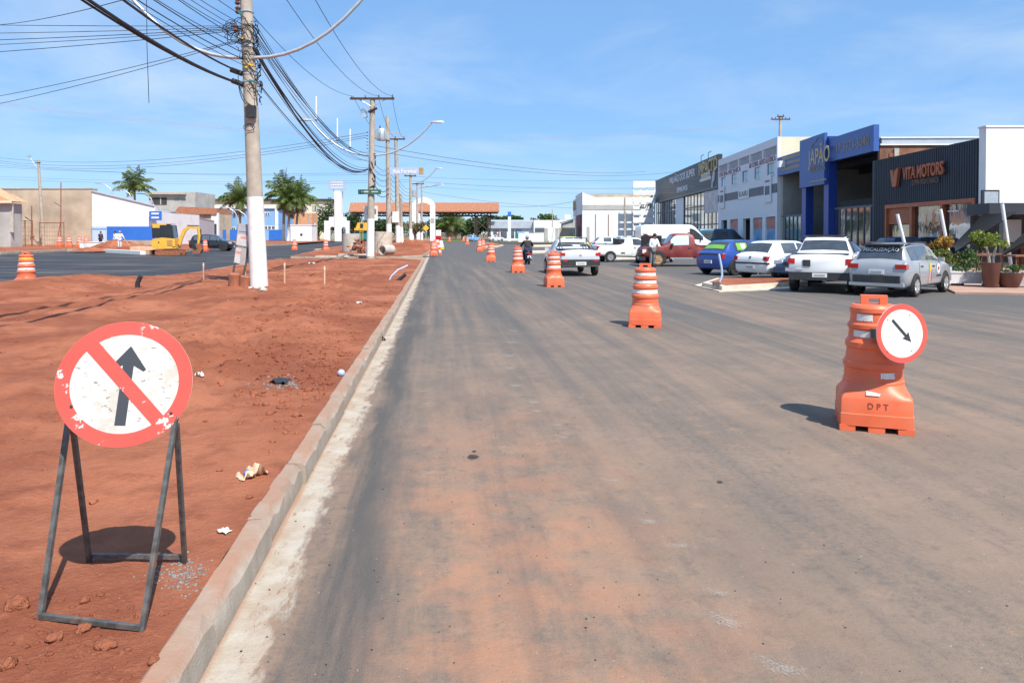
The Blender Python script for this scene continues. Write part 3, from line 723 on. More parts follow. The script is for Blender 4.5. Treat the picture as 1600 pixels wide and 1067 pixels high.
pts = [(-1.2, -.25), (-.9, .05), (-.4, .12), (0, .5), (.6, .5), (1.0, .1), (1.2, -.2), (.6, -.3), (-.3, -.3)]
cr.tube([(a - s0 - x, .27, z + y * .8) for x, y in pts + pts[:1]], .03, 4); cr.build('car_emblem', M['gold_dull'], sg)
a, z = fac(1331, 227, .02); b.text('17 3323-3040', .95, 'gold_dull', a, z, .012, 5.2, .015, parent=fa)
for k in range(3):
    a, z = fac(1236, 243 + 8.5 * k + 2); b.box('small_text_line', 'gold_dull', a - 2.2, a + 2.3, z - .12, z + .12, 0, .015, fb)
b.box('wall_lamp', 'clear_lens', fac(1225, 258)[0] - .3, fac(1225, 258)[0] + .3, fac(1225, 262)[1], fac(1225, 252)[1], 0, .5, fb)
b.box('roof', 'charcoal', s0, s1, zt - 1.3, zt - 1.1, -18, -.36); b.box('back_wall', 'interior_grey', s0, s1, 0, zt - 1.3, -18.3, -18)
b.box('side_wall', 'wall_grey', s1 - .3, s1 - .01, 0, zt - 1.3, -18, -.4); b.box('side_wall', 'rust_wood', s0 + .01, s0 + .3, 0, 7.45, -18, -.4); b.box('side_gutter', 'wall_white', s0 - .1, s0 + .3, 7.5, 7.6, -18, -.4); b.box('side_roof_edge', 'roof_metal', s0 - .05, s0 + .35, 7.62, 7.95, -18, -.5); b.box('side_gutter', 'wall_white', s0 - .12, s0 + .3, 7.96, 8.04, -18, -.4); b.box('side_beam', 'rusty', s0 - .05, s0 + .01, 6.75, 7.0, -18, -1); b.box('side_post', 'concrete', s0 - .12, s0 + .005, 0, 7.3, -1.6, -1.3); b.box('side_opening', 'ink', s0 - .02, s0 + .009, 5.6, 6.3, -6, -1.7)
for k in range(4): b.box('roof_beam', 'charcoal', s0 + .3, s1 - .3, zt - 1.75, zt - 1.32, -3.5 - 4 * k, -3.2 - 4 * k)
gz1 = fac(1330, 322)[1]
def gate(sa, sb, zg, n):
    gt = b.box('gate_rail', 'slate', sa, sb, zg - .14, zg, -.5, -.36); w = (sb - sa) / n
    for k in range(n):
        b.box('gate_post', 'slate', sa + w * k, sa + w * k + .14, .05, zg - .14, -.5, -.36); b.box('gate_pane', 'pane_grey', sa + w * k + .14, sa + w * (k + 1), .12, zg - .14, -.45, -.41)
gate(s0 + .1, c1a - .1, gz1, 7); gate(c2b + .1, s1 - .1, gz1 - .3, 6)
dr = MB()
for k in range(26): dr.b2((s0 - s0 + 1.2 + k * .2, -.47, gz1 + .02), (s0 - s0 + 1.23 + k * .2, -.43, gz1 + .45))
dr.build('gate_spikes', M['steel_dark'], b.r)
for k, (sx, y, mt) in enumerate([((c1b + c2a) / 2, -9, 'paint_dblue'), ((c1b + c2a) / 2 + 6, -10, 'paint_black')]): b.box('display_plinth', 'interior_dark', sx - 1.8, sx + 1.8, .01, .12, y - .9, y + .9)

# ---- white two storey repair shop with louvres
s0, s1 = fac(1214.5, 300)[0] + .02, fac(1122, 300)[0]; zt = fac(1214.5, 214)[1]
b = BLD('repair_shop', 'white two storey repair shop with louvred parapet and grey band', s0)
L = s1 - s0; lz0 = fac(1214, 243)[1] + .12; lz1 = zt - .75; wins = []
for px0, px1, py0, py1 in ((1127, 1134.2, 278, 293), (1143, 1151, 272.5, 288.5), (1159.8, 1168.8, 266.5, 284), (1178.8, 1188, 261, 279), (1198.6, 1209.8, 254.5, 272)):
    a = fac(px1, py0)[0]; c = fac(px0, py0)[0]; wins.append((a, c, fac((px0 + px1) / 2, py1)[1], fac((px0 + px1) / 2, py0)[1]))
zw0 = sum(w[2] for w in wins) / 5; zw1 = sum(w[3] for w in wins) / 5; wins = [(w[0], w[1], zw0, zw1) for w in wins]
dz = fac(1160, 342)[1]; doors = []
for px0, px1 in ((1127, 1136), (1140.5, 1153), (1161, 1172), (1176, 1191), (1196, 1211.5)): doors.append((fac(px1, 350)[0], fac(px0, 350)[0], 0, dz))
nl = 5; lou = [(s0 + .15 + (L - .3) * k / nl + .14, s0 + .15 + (L - .3) * (k + 1) / nl - .14, lz0, lz1) for k in range(nl)]
b.wall('wall', 'wall_cool', s0, s1, 0, zt, wins + doors + lou)
for (a, c, z0, z1) in lou:
    n = 9; h = (z1 - z0) / n
    for k in range(n): b.box('louvre_slat', 'wall_cool', a, c, z0 + h * k + h * .12, z0 + h * k + h * .55, -.12, -.08)
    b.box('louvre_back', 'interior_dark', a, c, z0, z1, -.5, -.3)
for (a, c, z0, z1) in wins:
    fr = b.box('window', 'slate', a, c, z0, z1, -.14, -.1); b.box('pane', 'pane_grey', a + .06, (a + c) / 2 - .03, z0 + .06, z1 - .06, -.1, -.085, fr); b.box('pane', 'pane_grey', (a + c) / 2 + .03, c - .06, z0 + .06, z1 - .06, -.1, -.085, fr)
    b.box('sill', 'wall_cool', a - .06, c + .06, z0 - .1, z0, -.05, .06, fr)
for k, (a, c, z0, z1) in enumerate(doors):
    if k in (0, 2): 
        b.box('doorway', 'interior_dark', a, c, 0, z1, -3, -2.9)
    if k == 1: b.box('poster', 'poster_blue', a, c, .3, z1 * .62, -.2, -.15); b.box('poster', 'poster_red', a, c, z1 * .62, z1 - .05, -.2, -.152)
    if k in (3, 4): b.box('poster', 'poster_blue', a, c, .3, z1 * .66, -.2, -.15); b.box('poster', 'poster_red', a, c, z1 * .66, z1 - .05, -.2, -.152)
bz1, bz0 = fac(1160, 300)[1], fac(1160, 318)[1] + .1
bz1, bz0 = fac(1207, 288)[1], fac(1207, 302)[1]
b.box('grey_band', 'slate', s0 + .01, s1 - .01, bz0, bz1, 0, .03)
for px, w in ((1129.5, 1.0), (1201, 1.0)):
    a, z = fac(px, 300); sn = b.box('hanging_sign', 'wall_cool', a - w, a + w, bz0 - .8, bz1 + .9, .04, .14); b.box('print', 'slate', a - w * .7, a + w * .7, bz0 - .1, bz1 - .1, .142, .146, sn); b.box('print', 'lilac_text', a - w * .7, a + w * .7, bz1 + .25, bz1 + .45, .142, .146, sn)
a, z = fac(1162.5, 304); sn = b.box('name_sign', 'wall_white', a - 1.9, a + 1.9, (bz0 + bz1) / 2 - .5, (bz0 + bz1) / 2 + .5, .03, .08); b.text('KAIRI', .8, 'ink', a, (bz0 + bz1) / 2, .09, 3, .01, parent=sn)
tz = (lz0 + zw1) / 2
a0, a1 = fac(1124, 270)[0], fac(1157.5, 262)[0]; b.text('OFICINA MECÂNICA', .74, 'lilac_text', (a0 + a1) / 2, tz, .02, abs(a1 - a0), .02)
a0, a1 = fac(1170.5, 262)[0], fac(1212.5, 250)[0]; b.text('AR COND. AUTO ELÉTRICA', .74, 'lilac_text', (a0 + a1) / 2, tz, .02, abs(a1 - a0) - .1, .02)
b.box('body', 'wall_cream', s0, s1, 0, zt - .05, -20, -3.1); b.box('end_wall', 'wall_cream', s0, s0 + .3, 0, zt - .02, -3.1, -.3); b.box('end_wall', 'wall_cool', s1 - .3, s1, 0, zt - .02, -3.1, -.3); b.box('roof', 'wall_grey', s0 + .3, s1 - .3, lz0 - .4, lz0 - .2, -3.1, -.3)

# ---- black fronted showroom
s0, s1 = fac(1122, 300)[0] + .02, fac(1023.5, 300)[0]; zt = fac(1023.5, 283)[1]; zb = fac(1023.5, 317)[1]
b = BLD('glass_showroom', 'showroom with charcoal fascia, gold letters and tall mirrored glass front', s0)
fa = b.box('fascia', 'charcoal', s0, s1, zb, zt, -.5, 0); b.box('fascia_trim', 'slate', s0, s1, zb - .15, zb + .15, 0, .05)
a0, a1 = fac(1047, 280)[0], fac(1086, 275)[0]; z = fac(1066, 277)[1]; b.text('MILHÃO DOS SUPER', 1.5, 'wall_cool', (a0 + a1) / 2, z, .03, abs(a1 - a0), .03, parent=fa, bold=.02)
a0, a1 = fac(1058, 297)[0], fac(1074.5, 294)[0]; z = fac(1066, 296)[1]; b.text('SEMINOVOS', 1.1, 'wall_cool', (a0 + a1) / 2, z, .03, abs(a1 - a0), .03, parent=fa, bold=.02)
a0, a1 = fac(1093, 268)[0], s0 + .2; z = fac(1108, 261)[1]; b.text('IMPACTO', 2.3, 'gold', (a0 + a1) / 2, z, .06, abs(a1 - a0), .06, parent=fa, bold=.03)
for k, (mt, py, x0, x1) in enumerate([('wall_cool', 272, 1096, 1110), ('gold', 275.5, 1096, 1110), ('wall_cool', 280, 1094, 1111)]):
    a0, a1 = fac(x1, py)[0], fac(x0, py)[0]; z = fac(1103, py)[1]; b.box('letter_bar', mt, a0, a1, z - .18, z + .18, 0, .05, fa)
ft = MB(); a, z = fac(1117, 275)
ft.tube([(a - s0 + 1, .05, z - 1.3), (a - s0 + .6, .05, z), (a - s0, .05, z + .7), (a - s0 - 1.2, .05, z + 1.0)], .14, 6); ft.tube([(a - s0 + .2, .05, z - .6), (a - s0 - .2, .05, z + .4)], .12, 6); ft.build('tree_emblem', M['wall_cool'], fa)
n = 22; w = (s1 - s0) / n
for k in range(n):
    for j, (za, zc) in enumerate(((.3, 2.9), (2.98, 5.4), (5.48, zb - .16))):
        b.box('window_pane', 'pane_green', s0 + w * k + .06, s0 + w * (k + 1) - .06, za, zc, -.34, -.3)
fr = MB()
for k in range(n + 1): fr.b2((w * k - .06, -.36, .02), (w * k + .06, -.24, zb - .15))
for za in (.15, 2.94, 5.44): fr.b2((.06, -.345, za - .08), (s1 - s0 - .06, -.26, za + .08))
fr.build('mullions', M['slate'], b.r)
po0, po1 = fac(1122, 320)[0] + .3, fac(1099, 320)[0]; b.box('banner', 'poster', po0, po1, fac(1105, 333)[1], zb - .2, -.22, -.12)
b.box('blind', 'wall_cool', fac(1066, 330)[0], fac(1054, 330)[0], 2.2, zb - .2, -.22, -.17); 
b.box('body', 'slate', s0, s1, 0, zt - .6, -18, -.55)
# antennas above it
for px, h in ((1092, .8), (1103, .8)): a, z = fac(px, 262); MB().tube([(a - s0, -.3, zt), (a - s0, -.3, zt + h), (a - s0 - 1.5, -.3, zt + h + .05)], .05, 5).build('lamp_arm', M['steel_dark'], b.r)

# ---- far white showroom with lattice pylon
q = thing('corner_showroom', 'white rendered corner building with maroon entrance bay', 'building', (12.5, 131, 0), 0)
MB().b2((0, 0, 0), (12.6, 16, 8.2)).build('wall', M['wall_white'], q)
MB().prism([(0, 8.2), (2.2, 8.2), (.0, 9.2)], lambda a, c, d: (a, d, c), .02, 14).build('gable', M['wall_white'], q)
MB().b2((-.25, .8, 0), (-.0, 9.5, 5.2)).build('entrance_bay', M['maroon'], q); MB().b2((-.32, 2.5, 0), (-.26, 5, 3.2)).build('door', M['interior_dark'], q)
MB().b2((-.2, .4, 5.2), (0, 9.9, 8.6)).build('bay_panel', M['wall_cool'], q); MB().b2((-.3, 10, 0), (0, 15.8, 8.4)).build('rear_bay', M['wall_white'], q); MB().b2((-.36, 10.2, 6.3), (-.3, 15.6, 8.0)).build('ochre_panel', M['ochre'], q); MB().b2((-.36, 11.5, 1), (-.3, 14.5, 5.2)).build('window', M['pane_grey'], q)
MB().b2((.02, -.06, 6.0), (10.2, 0, 6.9)).build('faded_band', M['wall_grey'], q)
MB().b2((0, 0.4, 8.2), (12.6, 1, 8.75)).build('parapet', M['wall_beige'], q)
for k, x in enumerate((2.3, 4.6, 8.8)): MB().b2((x, -.08, 0), (x + .12, -.01, 6.5 if k == 2 else 5.2)).build('downpipe', M['wall_grey' if k == 2 else 'rusty'], q)
MB().b2((.8, -.06, .3), (1.3, -.0, 3.0)).build('side_door', M['wall_grey'], q); MB().b2((9.3, -.5, 0), (12.4, -.02, 2.4)).build('roller_door', M['wall_cool'], q)
q = thing('lattice_sign', 'white slatted advertising pylon with black slanted letters', 'sign', Vector((P(989, 366, 127.5).x, 127.5, 0)), 0)
wd = P(1023, 366, 127.5).x - P(989, 366, 127.5).x; rows = [(283, 294), (298, 305), (309, 317), (322.5, 327), (330, 336), (340, 348), (353, 360)]
for i in range(4): MB().b2((wd * i / 3.0 - .12 if i else 0, .1, 0), (wd * i / 3.0 + .12, .3, P(1000, 284, 127.5).z)).build('upright', M['wall_white'], q)
for a, c in rows: MB().b2((.01, 0, P(1000, c, 127.5).z), (wd - .01, .1, P(1000, a, 127.5).z)).build('slat', M['wall_white'], q)
text('ELITE', .9, M['ink'], Matrix(((1, 0, 0, wd * .6), (0, 0, -1, -.03), (0, 1, 0, P(1000, 323, 127.5).z), (0, 0, 0, 1))), q, ext=.02, width=2.3, shear=.4, bold=.03)
# ---- low white buildings past the gateway
q = thing('low_showroom', 'long low white showroom with grey metal roof and dark windows', 'building', P(766, 366, 190) * 1.0, 0); q.location.z = 0
L = P(835, 366, 190).x - P(766, 366, 190).x
MB().b2((0, 0, 0), (L, 12, 3.4)).build('wall', M['wall_white'], q); MB().prism([(-.5, 3.3), (12, 5.4), (12, 5.6), (-.5, 3.5)], lambda a, c, d: (d, a, c), -.5, L).build('roof', M['roof_metal'], q)
MB().b2((-.5, -.55, 3.2), (L, -.45, 5.0)).build('fascia', M['roof_metal'], q)
for k in range(4): MB().b2((.8 + k * 1.9, -.08, .7), (2.4 + k * 1.9, -.01, 2.9)).build('window', M['glass_tint'], q)
q = thing('white_house', 'plain white flat roofed building with one wide dark window', 'building', Vector((P(834, 366, 186).x, 186, 0)), 0); L = P(893, 366, 186).x - P(834, 366, 186).x
MB().b2((0, 0, 0), (L, 10, P(860, 344, 186).z)).build('wall', M['wall_white'], q); MB().b2((.3, -.1, 1.6), (2.7, -.01, 3.3)).build('window', M['glass_tint'], q); MB().b2((0, -1.2, P(860, 364.5, 186).z), (3.5, -.1, P(860, 363, 186).z)).build('awning', M['wall_grey'], q); MB().b2((7.8, .2, 5.5), (9.3, 2, 6.6)).build('water_tank', M['wall_white'], q)
q = thing('boundary_wall', 'beige boundary wall with grey gate panels beside the white showroom', 'wall', Vector((P(810, 366, 150).x, 150, 0)), 0)
MB().b2((0, 0, 0), (5.2, .2, 1.9)).build('panel', M['wall_white'], q); MB().b2((5.3, 0, 0), (6.0, .2, 2.9)).build('gate_leaf', M['wall_grey'], q); MB().b2((6.2, -.05, 0), (7.4, .15, 3.1)).build('panel', M['wall_white'], q); MB().b2((7.5, 0, 0), (8.2, .2, 2.9)).build('gate_leaf', M['wall_grey'], q); MB().b2((8.3, 0, 0), (11.5, .2, 3.0)).build('panel', M['wall_beige'], q)
q = thing('shed', 'open sided grey shed with slanting roof between white buildings', 'building', Vector((P(879, 366, 165).x, 165, 0)), 0)
MB().prism([(0, 0), (2.6, 0), (2.6, 4.9), (0, 4.1)], lambda a, c, d: (a, d, c), 0, 5).build('wall', M['wall_grey'], q); MB().prism([(-.3, 4.15), (2.7, 4.95), (2.7, 5.15), (-.3, 4.35)], lambda a, c, d: (a, d, c), -.4, 5.3).build('roof', M['timber_dark'], q)
# ================================================================ left side and far background
def front(px, Y): return P(px, 366, Y).x
def bld(name, label, px, Y): return thing(name, label, 'building', Vector((front(px, Y), Y, 0)), 0)
def hz(py, Y): return P(800, py, Y).z
# beige rendered warehouse wall, sloping white shed, lower white wall
q = bld('beige_warehouse', 'weathered beige rendered warehouse wall behind the mesh fence', 20, 98); L = front(143, 98) - front(20, 98)
MB().b2((-12, 0, 0), (L, 1.5, hz(295.5, 98))).build('wall', M['wall_beige'], q); MB().b2((-12, -.08, hz(295.5, 98)), (L + .05, 1.6, hz(294, 98))).build('coping', M['wall_grey'], q)
q = bld('white_shed', 'tall white shed wall with sloping top and bright blue lower band', 143.5, 98.2); L = front(242, 98.2) - front(143.5, 98.2); za, zc = hz(299, 98), hz(322.5, 98.2)
MB().prism([(0, 0), (L, 0), (L, zc), (0, za)], lambda a, c, d: (a, d, c), 0, .5).build('wall', M['wall_white'], q); MB().b2((.1, .5, 0), (L, 14, 4.6)).build('hall', M['wall_white'], q)
MB().prism([(-.02, za), (L, zc), (L, zc + .15), (-.02, za + .15)], lambda a, c, d: (a, d, c), -.15, .55).build('roof_edge', M['roof_metal'], q)
MB().b2((L * .24, -.06, .9), (L, -.0, hz(354, 98))).build('blue_band', M['blue_strong'], q); MB().b2((L * .24, -.08, .25), (L, -.0, .88)).build('plinth', M['wall_beige'], q)
gt = MB()
for k in range(14): gt.b2((.1 + k * .14, -.1, .3), (.14 + k * .14, -.06, hz(354, 98)))
gt.b2((.1, -.09, 2.4), (2.0, -.07, 2.5)); gt.build('gate_bars', M['wall_blue'], q)
MB().b2((L - .5, -.5, hz(345, 100)), (L + 1.1, -.35, hz(331, 100))).build('sign_board', M['blue_strong'], q)
for k in range(2): MB().b2((L - .2, -.53, hz(342 - k * 6, 100)), (L + .8, -.5, hz(339.5 - k * 6, 100))).build('sign_print', M['wall_white'], q)
q = bld('long_white_wall', 'lower white shed wall receding past the excavator', 243, 103); A = Vector((0, 0)); Bx, By = front(335, 150) - front(243, 103), 47
def slant(z0, z1, t0, t1, off):
    mb = MB(); d = Vector((Bx, By, 0)); nrm = Vector((By, -Bx, 0)).normalized() * off
    a = d * t0 + nrm; c = d * t1 + nrm; e = -nrm.normalized() * .25
    mb.add([a + Vector((0, 0, z0[0])), c + Vector((0, 0, z0[1])), c + Vector((0, 0, z1[1])), a + Vector((0, 0, z1[0])), a + e + Vector((0, 0, z0[0])), c + e + Vector((0, 0, z0[1])), c + e + Vector((0, 0, z1[1])), a + e + Vector((0, 0, z1[0]))],
           [(0, 1, 2, 3), (7, 6, 5, 4), (0, 4, 5, 1), (3, 2, 6, 7), (0, 3, 7, 4), (1, 5, 6, 2)]); return mb
slant((0, 0), (hz(326, 103), hz(346, 150)), 0, 1, 0).build('wall', M['wall_white'], q); slant((.8, .6), (2.9, 2.7), .0, .45, .05).build('blue_band', M['blue_strong'], q); slant((hz(326, 103), hz(346, 150)), (hz(325, 103), hz(345, 150)), 0, 1, .05).build('roof_edge', M['roof_metal'], q)
# house with tiled roof at the frame edge
q = bld('tiled_house', 'small house with pale terracotta tiled roof and stained grey wall', -90, 84); L = front(22, 84) - front(-90, 84)
MB().b2((0, 0, 0), (L - .4, 2, hz(318, 84))).build('wall', M['wall_grey'], q)
MB().prism([(-1, hz(315, 84)), (L + .1, hz(315, 84)), (L - 3.4, hz(293, 86) ), (0, hz(285, 84))], lambda a, c, d: (a, d, c), -.6, 2.4).build('roof', M['terracotta_pale'], q); MB().b2((L - .45, -.05, 1.9), (L - .02, 0, hz(318, 84))).build('corner_post', M['concrete'], q)
MB().b2((-1, -.65, hz(317, 84)), (L + .15, -.55, hz(314.5, 84))).build('fascia', M['wall_cream'], q)
# mesh fence of the building site
for (px, lean, h, lb) in [(13, 0, 3.1, 'rusty mesh fence panel with a leaning post beside the tiled house'), (62, .5, 2.9, 'rusty wire mesh fence panel under the utility pole')]:
    g = G(px, 385, .25); q = thing('mesh_fence', lb, 'fence', g, 0, 'site fence panels')
    for x in (0, 2.0, 2.9): MB().tube([(x, 0, 0), (x + (lean if x == 2.0 else 0), 0, h)], .045, 6).build('post', M['rusty'], q)
    ms = MB()
    for k in range(6): ms.tube([(0, 0, .25 + k * .5), (2.9, 0, .25 + k * .5)], .014, 4)
    for k in range(10): ms.tube([(.3 * k, 0, .1), (.3 * k, 0, h - .2)], .012, 4)
    ms.build('mesh', M['rusty'], q); MB().tube([(0, 0, h - .1), (2.9, 0, h - .1)], .035, 6).build('top_rail', M['rusty'], q)
for px, h, lb in ((49, 4.8, 'thin rusty post standing before the beige wall'), (95, 7.6, 'tall thin dark post in front of the beige wall')):
    g = G(px, 385, .25); q = thing('fence_post', lb, 'post', g); MB().tube([(0, 0, 0), (.1, 0, h)], .055, 6).build('shaft', M['rusty'], q); MB().tube([(.1, 0, h * .62), (-.7, 0, h * .62 + .5)], .05, 6).build('strut', M['steel_dark'], q)
# buildings behind
q = bld('concrete_block', 'unfinished grey concrete building with open dark bays behind the palm', 233, 205); L = front(305, 205) - front(233, 205)
MB().b2((0, 0, 0), (L, 14, hz(300, 205))).build('wall', M['wall_grey'], q); MB().b2((-.5, -1, hz(304, 205)), (L * .82, 14, hz(301, 205))).build('roof_slab', M['concrete'], q)
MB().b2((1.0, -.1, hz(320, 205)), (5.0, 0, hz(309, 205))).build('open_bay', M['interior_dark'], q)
for k in range(2): MB().b2((7.2 + k * 1.9, -.1, hz(313, 205)), (8.4 + k * 1.9, 0, hz(310, 205))).build('window', M['glass_tint'], q)
MB().b2((3.2, -.15, hz(320, 205)), (3.5, -.02, hz(309, 205))).build('column', M['wall_grey'], q)
q = bld('orange_roof_house', 'house with orange tiled roof behind the white shed wall', 275, 175); L = front(340, 175) - front(275, 175)
MB().b2((0, 0, 0), (L, 9, hz(335, 175))).build('wall', M['wall_beige'], q); MB().prism([(-.5, hz(335, 175)), (L, hz(335, 175)), (L, hz(325.5, 175)), (1, hz(323, 175))], lambda a, c, d: (a, d, c), -.6, 9).build('roof', M['terracotta'], q); MB().b2((L - 1.4, -.3, 0), (L + .3, .4, hz(333, 175))).build('white_pier', M['wall_white'], q); MB().b2((L - 1.2, -.35, .2), (L - .1, -.31, hz(350, 175))).build('door', M['interior_dark'], q)
q = bld('cream_block', 'long cream building with dark flat roof edge beyond the palms', 312, 260); L = front(516, 260) - front(312, 260)
MB().b2((0, 0, 0), (L, 14, hz(314, 260))).build('wall', M['wall_cream'], q); MB().b2((-.6, -.8, hz(314, 260)), (L + .6, 14, hz(311, 260))).build('roof', M['timber_dark'], q)
for px0, px1 in ((472, 480), (488, 506)):
    w = MB().b2((front(px0, 260) - front(312, 260), -.15, hz(330, 260)), (front(px1, 260) - front(312, 260), -.01, hz(321, 260))).build('window', M['wall_grey'], q); MB().b2((front(px0, 260) - front(312, 260) + 1, -.2, hz(330, 260)), (front(px0, 260) - front(312, 260) + 1.3, -.16, hz(321, 260))).build('mullion', M['timber_dark'], w)
q = bld('blue_depot', 'light blue depot building with white columns behind the palms', 339, 185); L = front(436, 185) - front(339, 185)
MB().b2((0, 0, 0), (L, 12, hz(326, 185))).build('wall', M['wall_blue'], q); MB().b2((-.4, -.4, hz(326, 185)), (L + .4, 12, hz(321, 185))).build('parapet', M['wall_white'], q)
for px in (347.5, 375, 408.5, 432.5): MB().b2((front(px, 185) - front(339, 185) - .35, -.35, 0), (front(px, 185) - front(339, 185) + .35, -.01, hz(326, 185))).build('column', M['wall_white'], q)
for px0, px1, p0, p1 in ((359, 368, 360, 355), (411, 422, 337, 332), (413, 430, 359, 353)):
    a, c = front(px0, 185) - front(339, 185), front(px1, 185) - front(339, 185); w = MB().b2((a, -.1, hz(p0, 185)), (c, -.005, hz(p1, 185))).build('window', M['wall_white'], q)
    for k in range(3): MB().b2((a + (c - a) * (k / 3 + .04), -.13, hz(p0, 185) + .12), (a + (c - a) * (k / 3 + .29), -.1, hz(p1, 185) - .12)).build('pane', M['glass_tint'], w)
for px0, px1 in ((335, 353), (359, 372), (420, 442)): MB().b2((front(px0, 178) - front(339, 185), -7, 0), (front(px1, 178) - front(339, 185), -6.8, hz(359, 178))).build('boundary_panel', M['blue_strong'], q)
q = bld('pink_kiosk', 'small salmon coloured building behind the palm trunks', 458, 178); MB().b2((0, 0, 0), (3.4, 5, hz(337, 178))).build('wall', M['terracotta_pale'], q); MB().b2((1.8, -.2, 0), (4.6, 5, hz(333, 178))).build('tower', M['terracotta_pale'], q); MB().b2((1.0, -.1, 2.5), (1.7, -.01, 3.4)).build('window', M['glass_tint'], q)
q = bld('white_cube', 'small white cube shaped hut with a tiny window by the street', 454, 150); MB().b2((0, 0, 0), (4.3, 4, hz(352, 150))).build('wall', M['wall_white'], q); MB().b2((2.0, -.1, hz(368, 150)), (2.45, -.01, hz(365, 150))).build('window', M['glass_dark'], q); MB().b2((-.1, -.1, hz(352, 150)), (4.4, 4.1, hz(351, 150))).build('coping', M['wall_white'], q)
# white monument with arch and tower
Y = 172; q = thing('arch_monument', 'white monument of stepped arch wings with a tall tower and sign board', 'monument', Vector((front(525, Y), Y, 0)), 0)
X = lambda px: front(px, Y) - front(525, Y)
def arch_wing(x0, x1, ax0, ax1, zt, za):
    mb = MB(); r = (ax1 - ax0) / 2; cx = (ax0 + ax1) / 2; n = 10
    mb.b2((x0, 0, 0), (ax0, 1.2, zt)); mb.b2((ax1, 0, 0), (x1, 1.2, zt))
    arc = [(cx - r * math.cos(math.pi * k / n), za + r * math.sin(math.pi * k / n)) for k in range(n + 1)]
    for p, c in zip(arc, arc[1:]): mb.prism([p, c, (c[0], zt), (p[0], zt)], lambda a, e, d: (a, d, e), 0, 1.2)
    return mb
zt = hz(345, Y); arch_wing(X(506.5), X(523), X(515.8), X(523), zt, 2.9).build('wing', M['wall_white'], q); arch_wing(X(534), X(545), X(534), X(540), zt, 2.9).build('wing', M['wall_white'], q)
MB().b2((X(514), .02, zt), (X(540), 1.15, hz(339, Y))).build('step', M['wall_white'], q); MB().b2((X(523), -.25, 0), (X(534), 1.5, hz(298.5, Y))).build('tower', M['wall_white'], q)
MB().b2((X(513.5), -.1, hz(297, Y)), (X(539.5), .25, hz(281.5, Y))).build('sign_board', M['street_sign'], q)
for k in range(3): MB().b2((X(517), -.14, hz(286 + 4 * k, Y)), (X(536), -.1, hz(284.8 + 4 * k, Y))).build('sign_print', M['wall_white'], q)
for px in (521, 532): MB().b2((X(px), .0, hz(298.5, Y)), (X(px) + .15, .15, hz(297, Y))).build('sign_leg', M['steel_dark'], q)
gr = MB()
for k in range(5): gr.b2((X(516.2) + k * .25, .55, 0), (X(516.2) + k * .25 + .06, .62, 3.5))
gr.build('grille', M['steel_dark'], q)
# gateway over the avenue: timber truss with tiled roof
Y = 190; q = thing('city_gateway', 'long tiled gateway roof on dark timber trusses spanning the avenue', 'gateway', Vector((front(663, Y), Y, 0)), 0); X = lambda px: front(px, Y) - front(663, Y)
zr0, zr1, ztb = hz(331, Y), hz(317, Y), hz(337.5, Y)
MB().prism([(-2.6, zr0), (0, zr1), (2.6, zr0), (2.6, zr0 - .18), (0, zr1 - .2), (-2.6, zr0 - .18)], lambda a, c, d: (d, a, c), X(548), X(779.5)).build('roof', M['terracotta'], q)
rt = MB(); n = 120
for k in range(n):
    x = X(548) + (X(779.5) - X(548)) * (k + .5) / n; rt.tube([(x, -2.62, zr0 + .02), (x, -.02, zr1 + .03)], .1, 5)
rt.build('tile_rolls', M['terracotta'], q); tag(q.children[-1], kind='stuff')
tr = MB(); x0, x1 = X(549), X(778)
for yy in (-1.5, 1.5):
    tr.b2((x0, yy - .15, zr0 - .5), (x1, yy + .15, zr0 - .2)); tr.b2((x0 + 1, yy - .15, ztb - .15), (x1 - 1.5, yy + .15, ztb + .15)); n = 22
    for k in range(n):
        a = x0 + 1 + (x1 - x0 - 2.5) * k / n; c = x0 + 1 + (x1 - x0 - 2.5) * (k + 1) / n
        tr.tube([(a, yy, ztb), ((a + c) / 2, yy, zr0 - .35)], .10, 5); tr.tube([((a + c) / 2, yy, zr0 - .35), (c, yy, ztb)], .10, 5)
tr.build('truss', M['timber_dark'], q)
for px in (743.5, 764):
    for yy in (-1.5, 1.5): MB().b2((X(px) - .32, yy - .2, 0), (X(px) + .02, yy + .2, ztb)).build('post', M['timber_dark'], q); MB().b2((X(px) + .2, yy - .2, 0), (X(px) + .5, yy + .2, ztb)).build('post', M['timber_dark'], q)
br = MB()
for yy in (-1.5, 1.5): br.tube([(X(745), yy, 5.2), (X(763), yy, 2.6)], .14, 6); br.tube([(X(745), yy, 2.6), (X(763), yy, 5.2)], .12, 6); br.tube([(X(764), yy, ztb - 1), (X(772), yy, ztb)], .14, 6); br.tube([(X(743), yy, ztb - 1), (X(735), yy, ztb)], .14, 6)
br.build('cross_brace', M['timber_dark'], q)
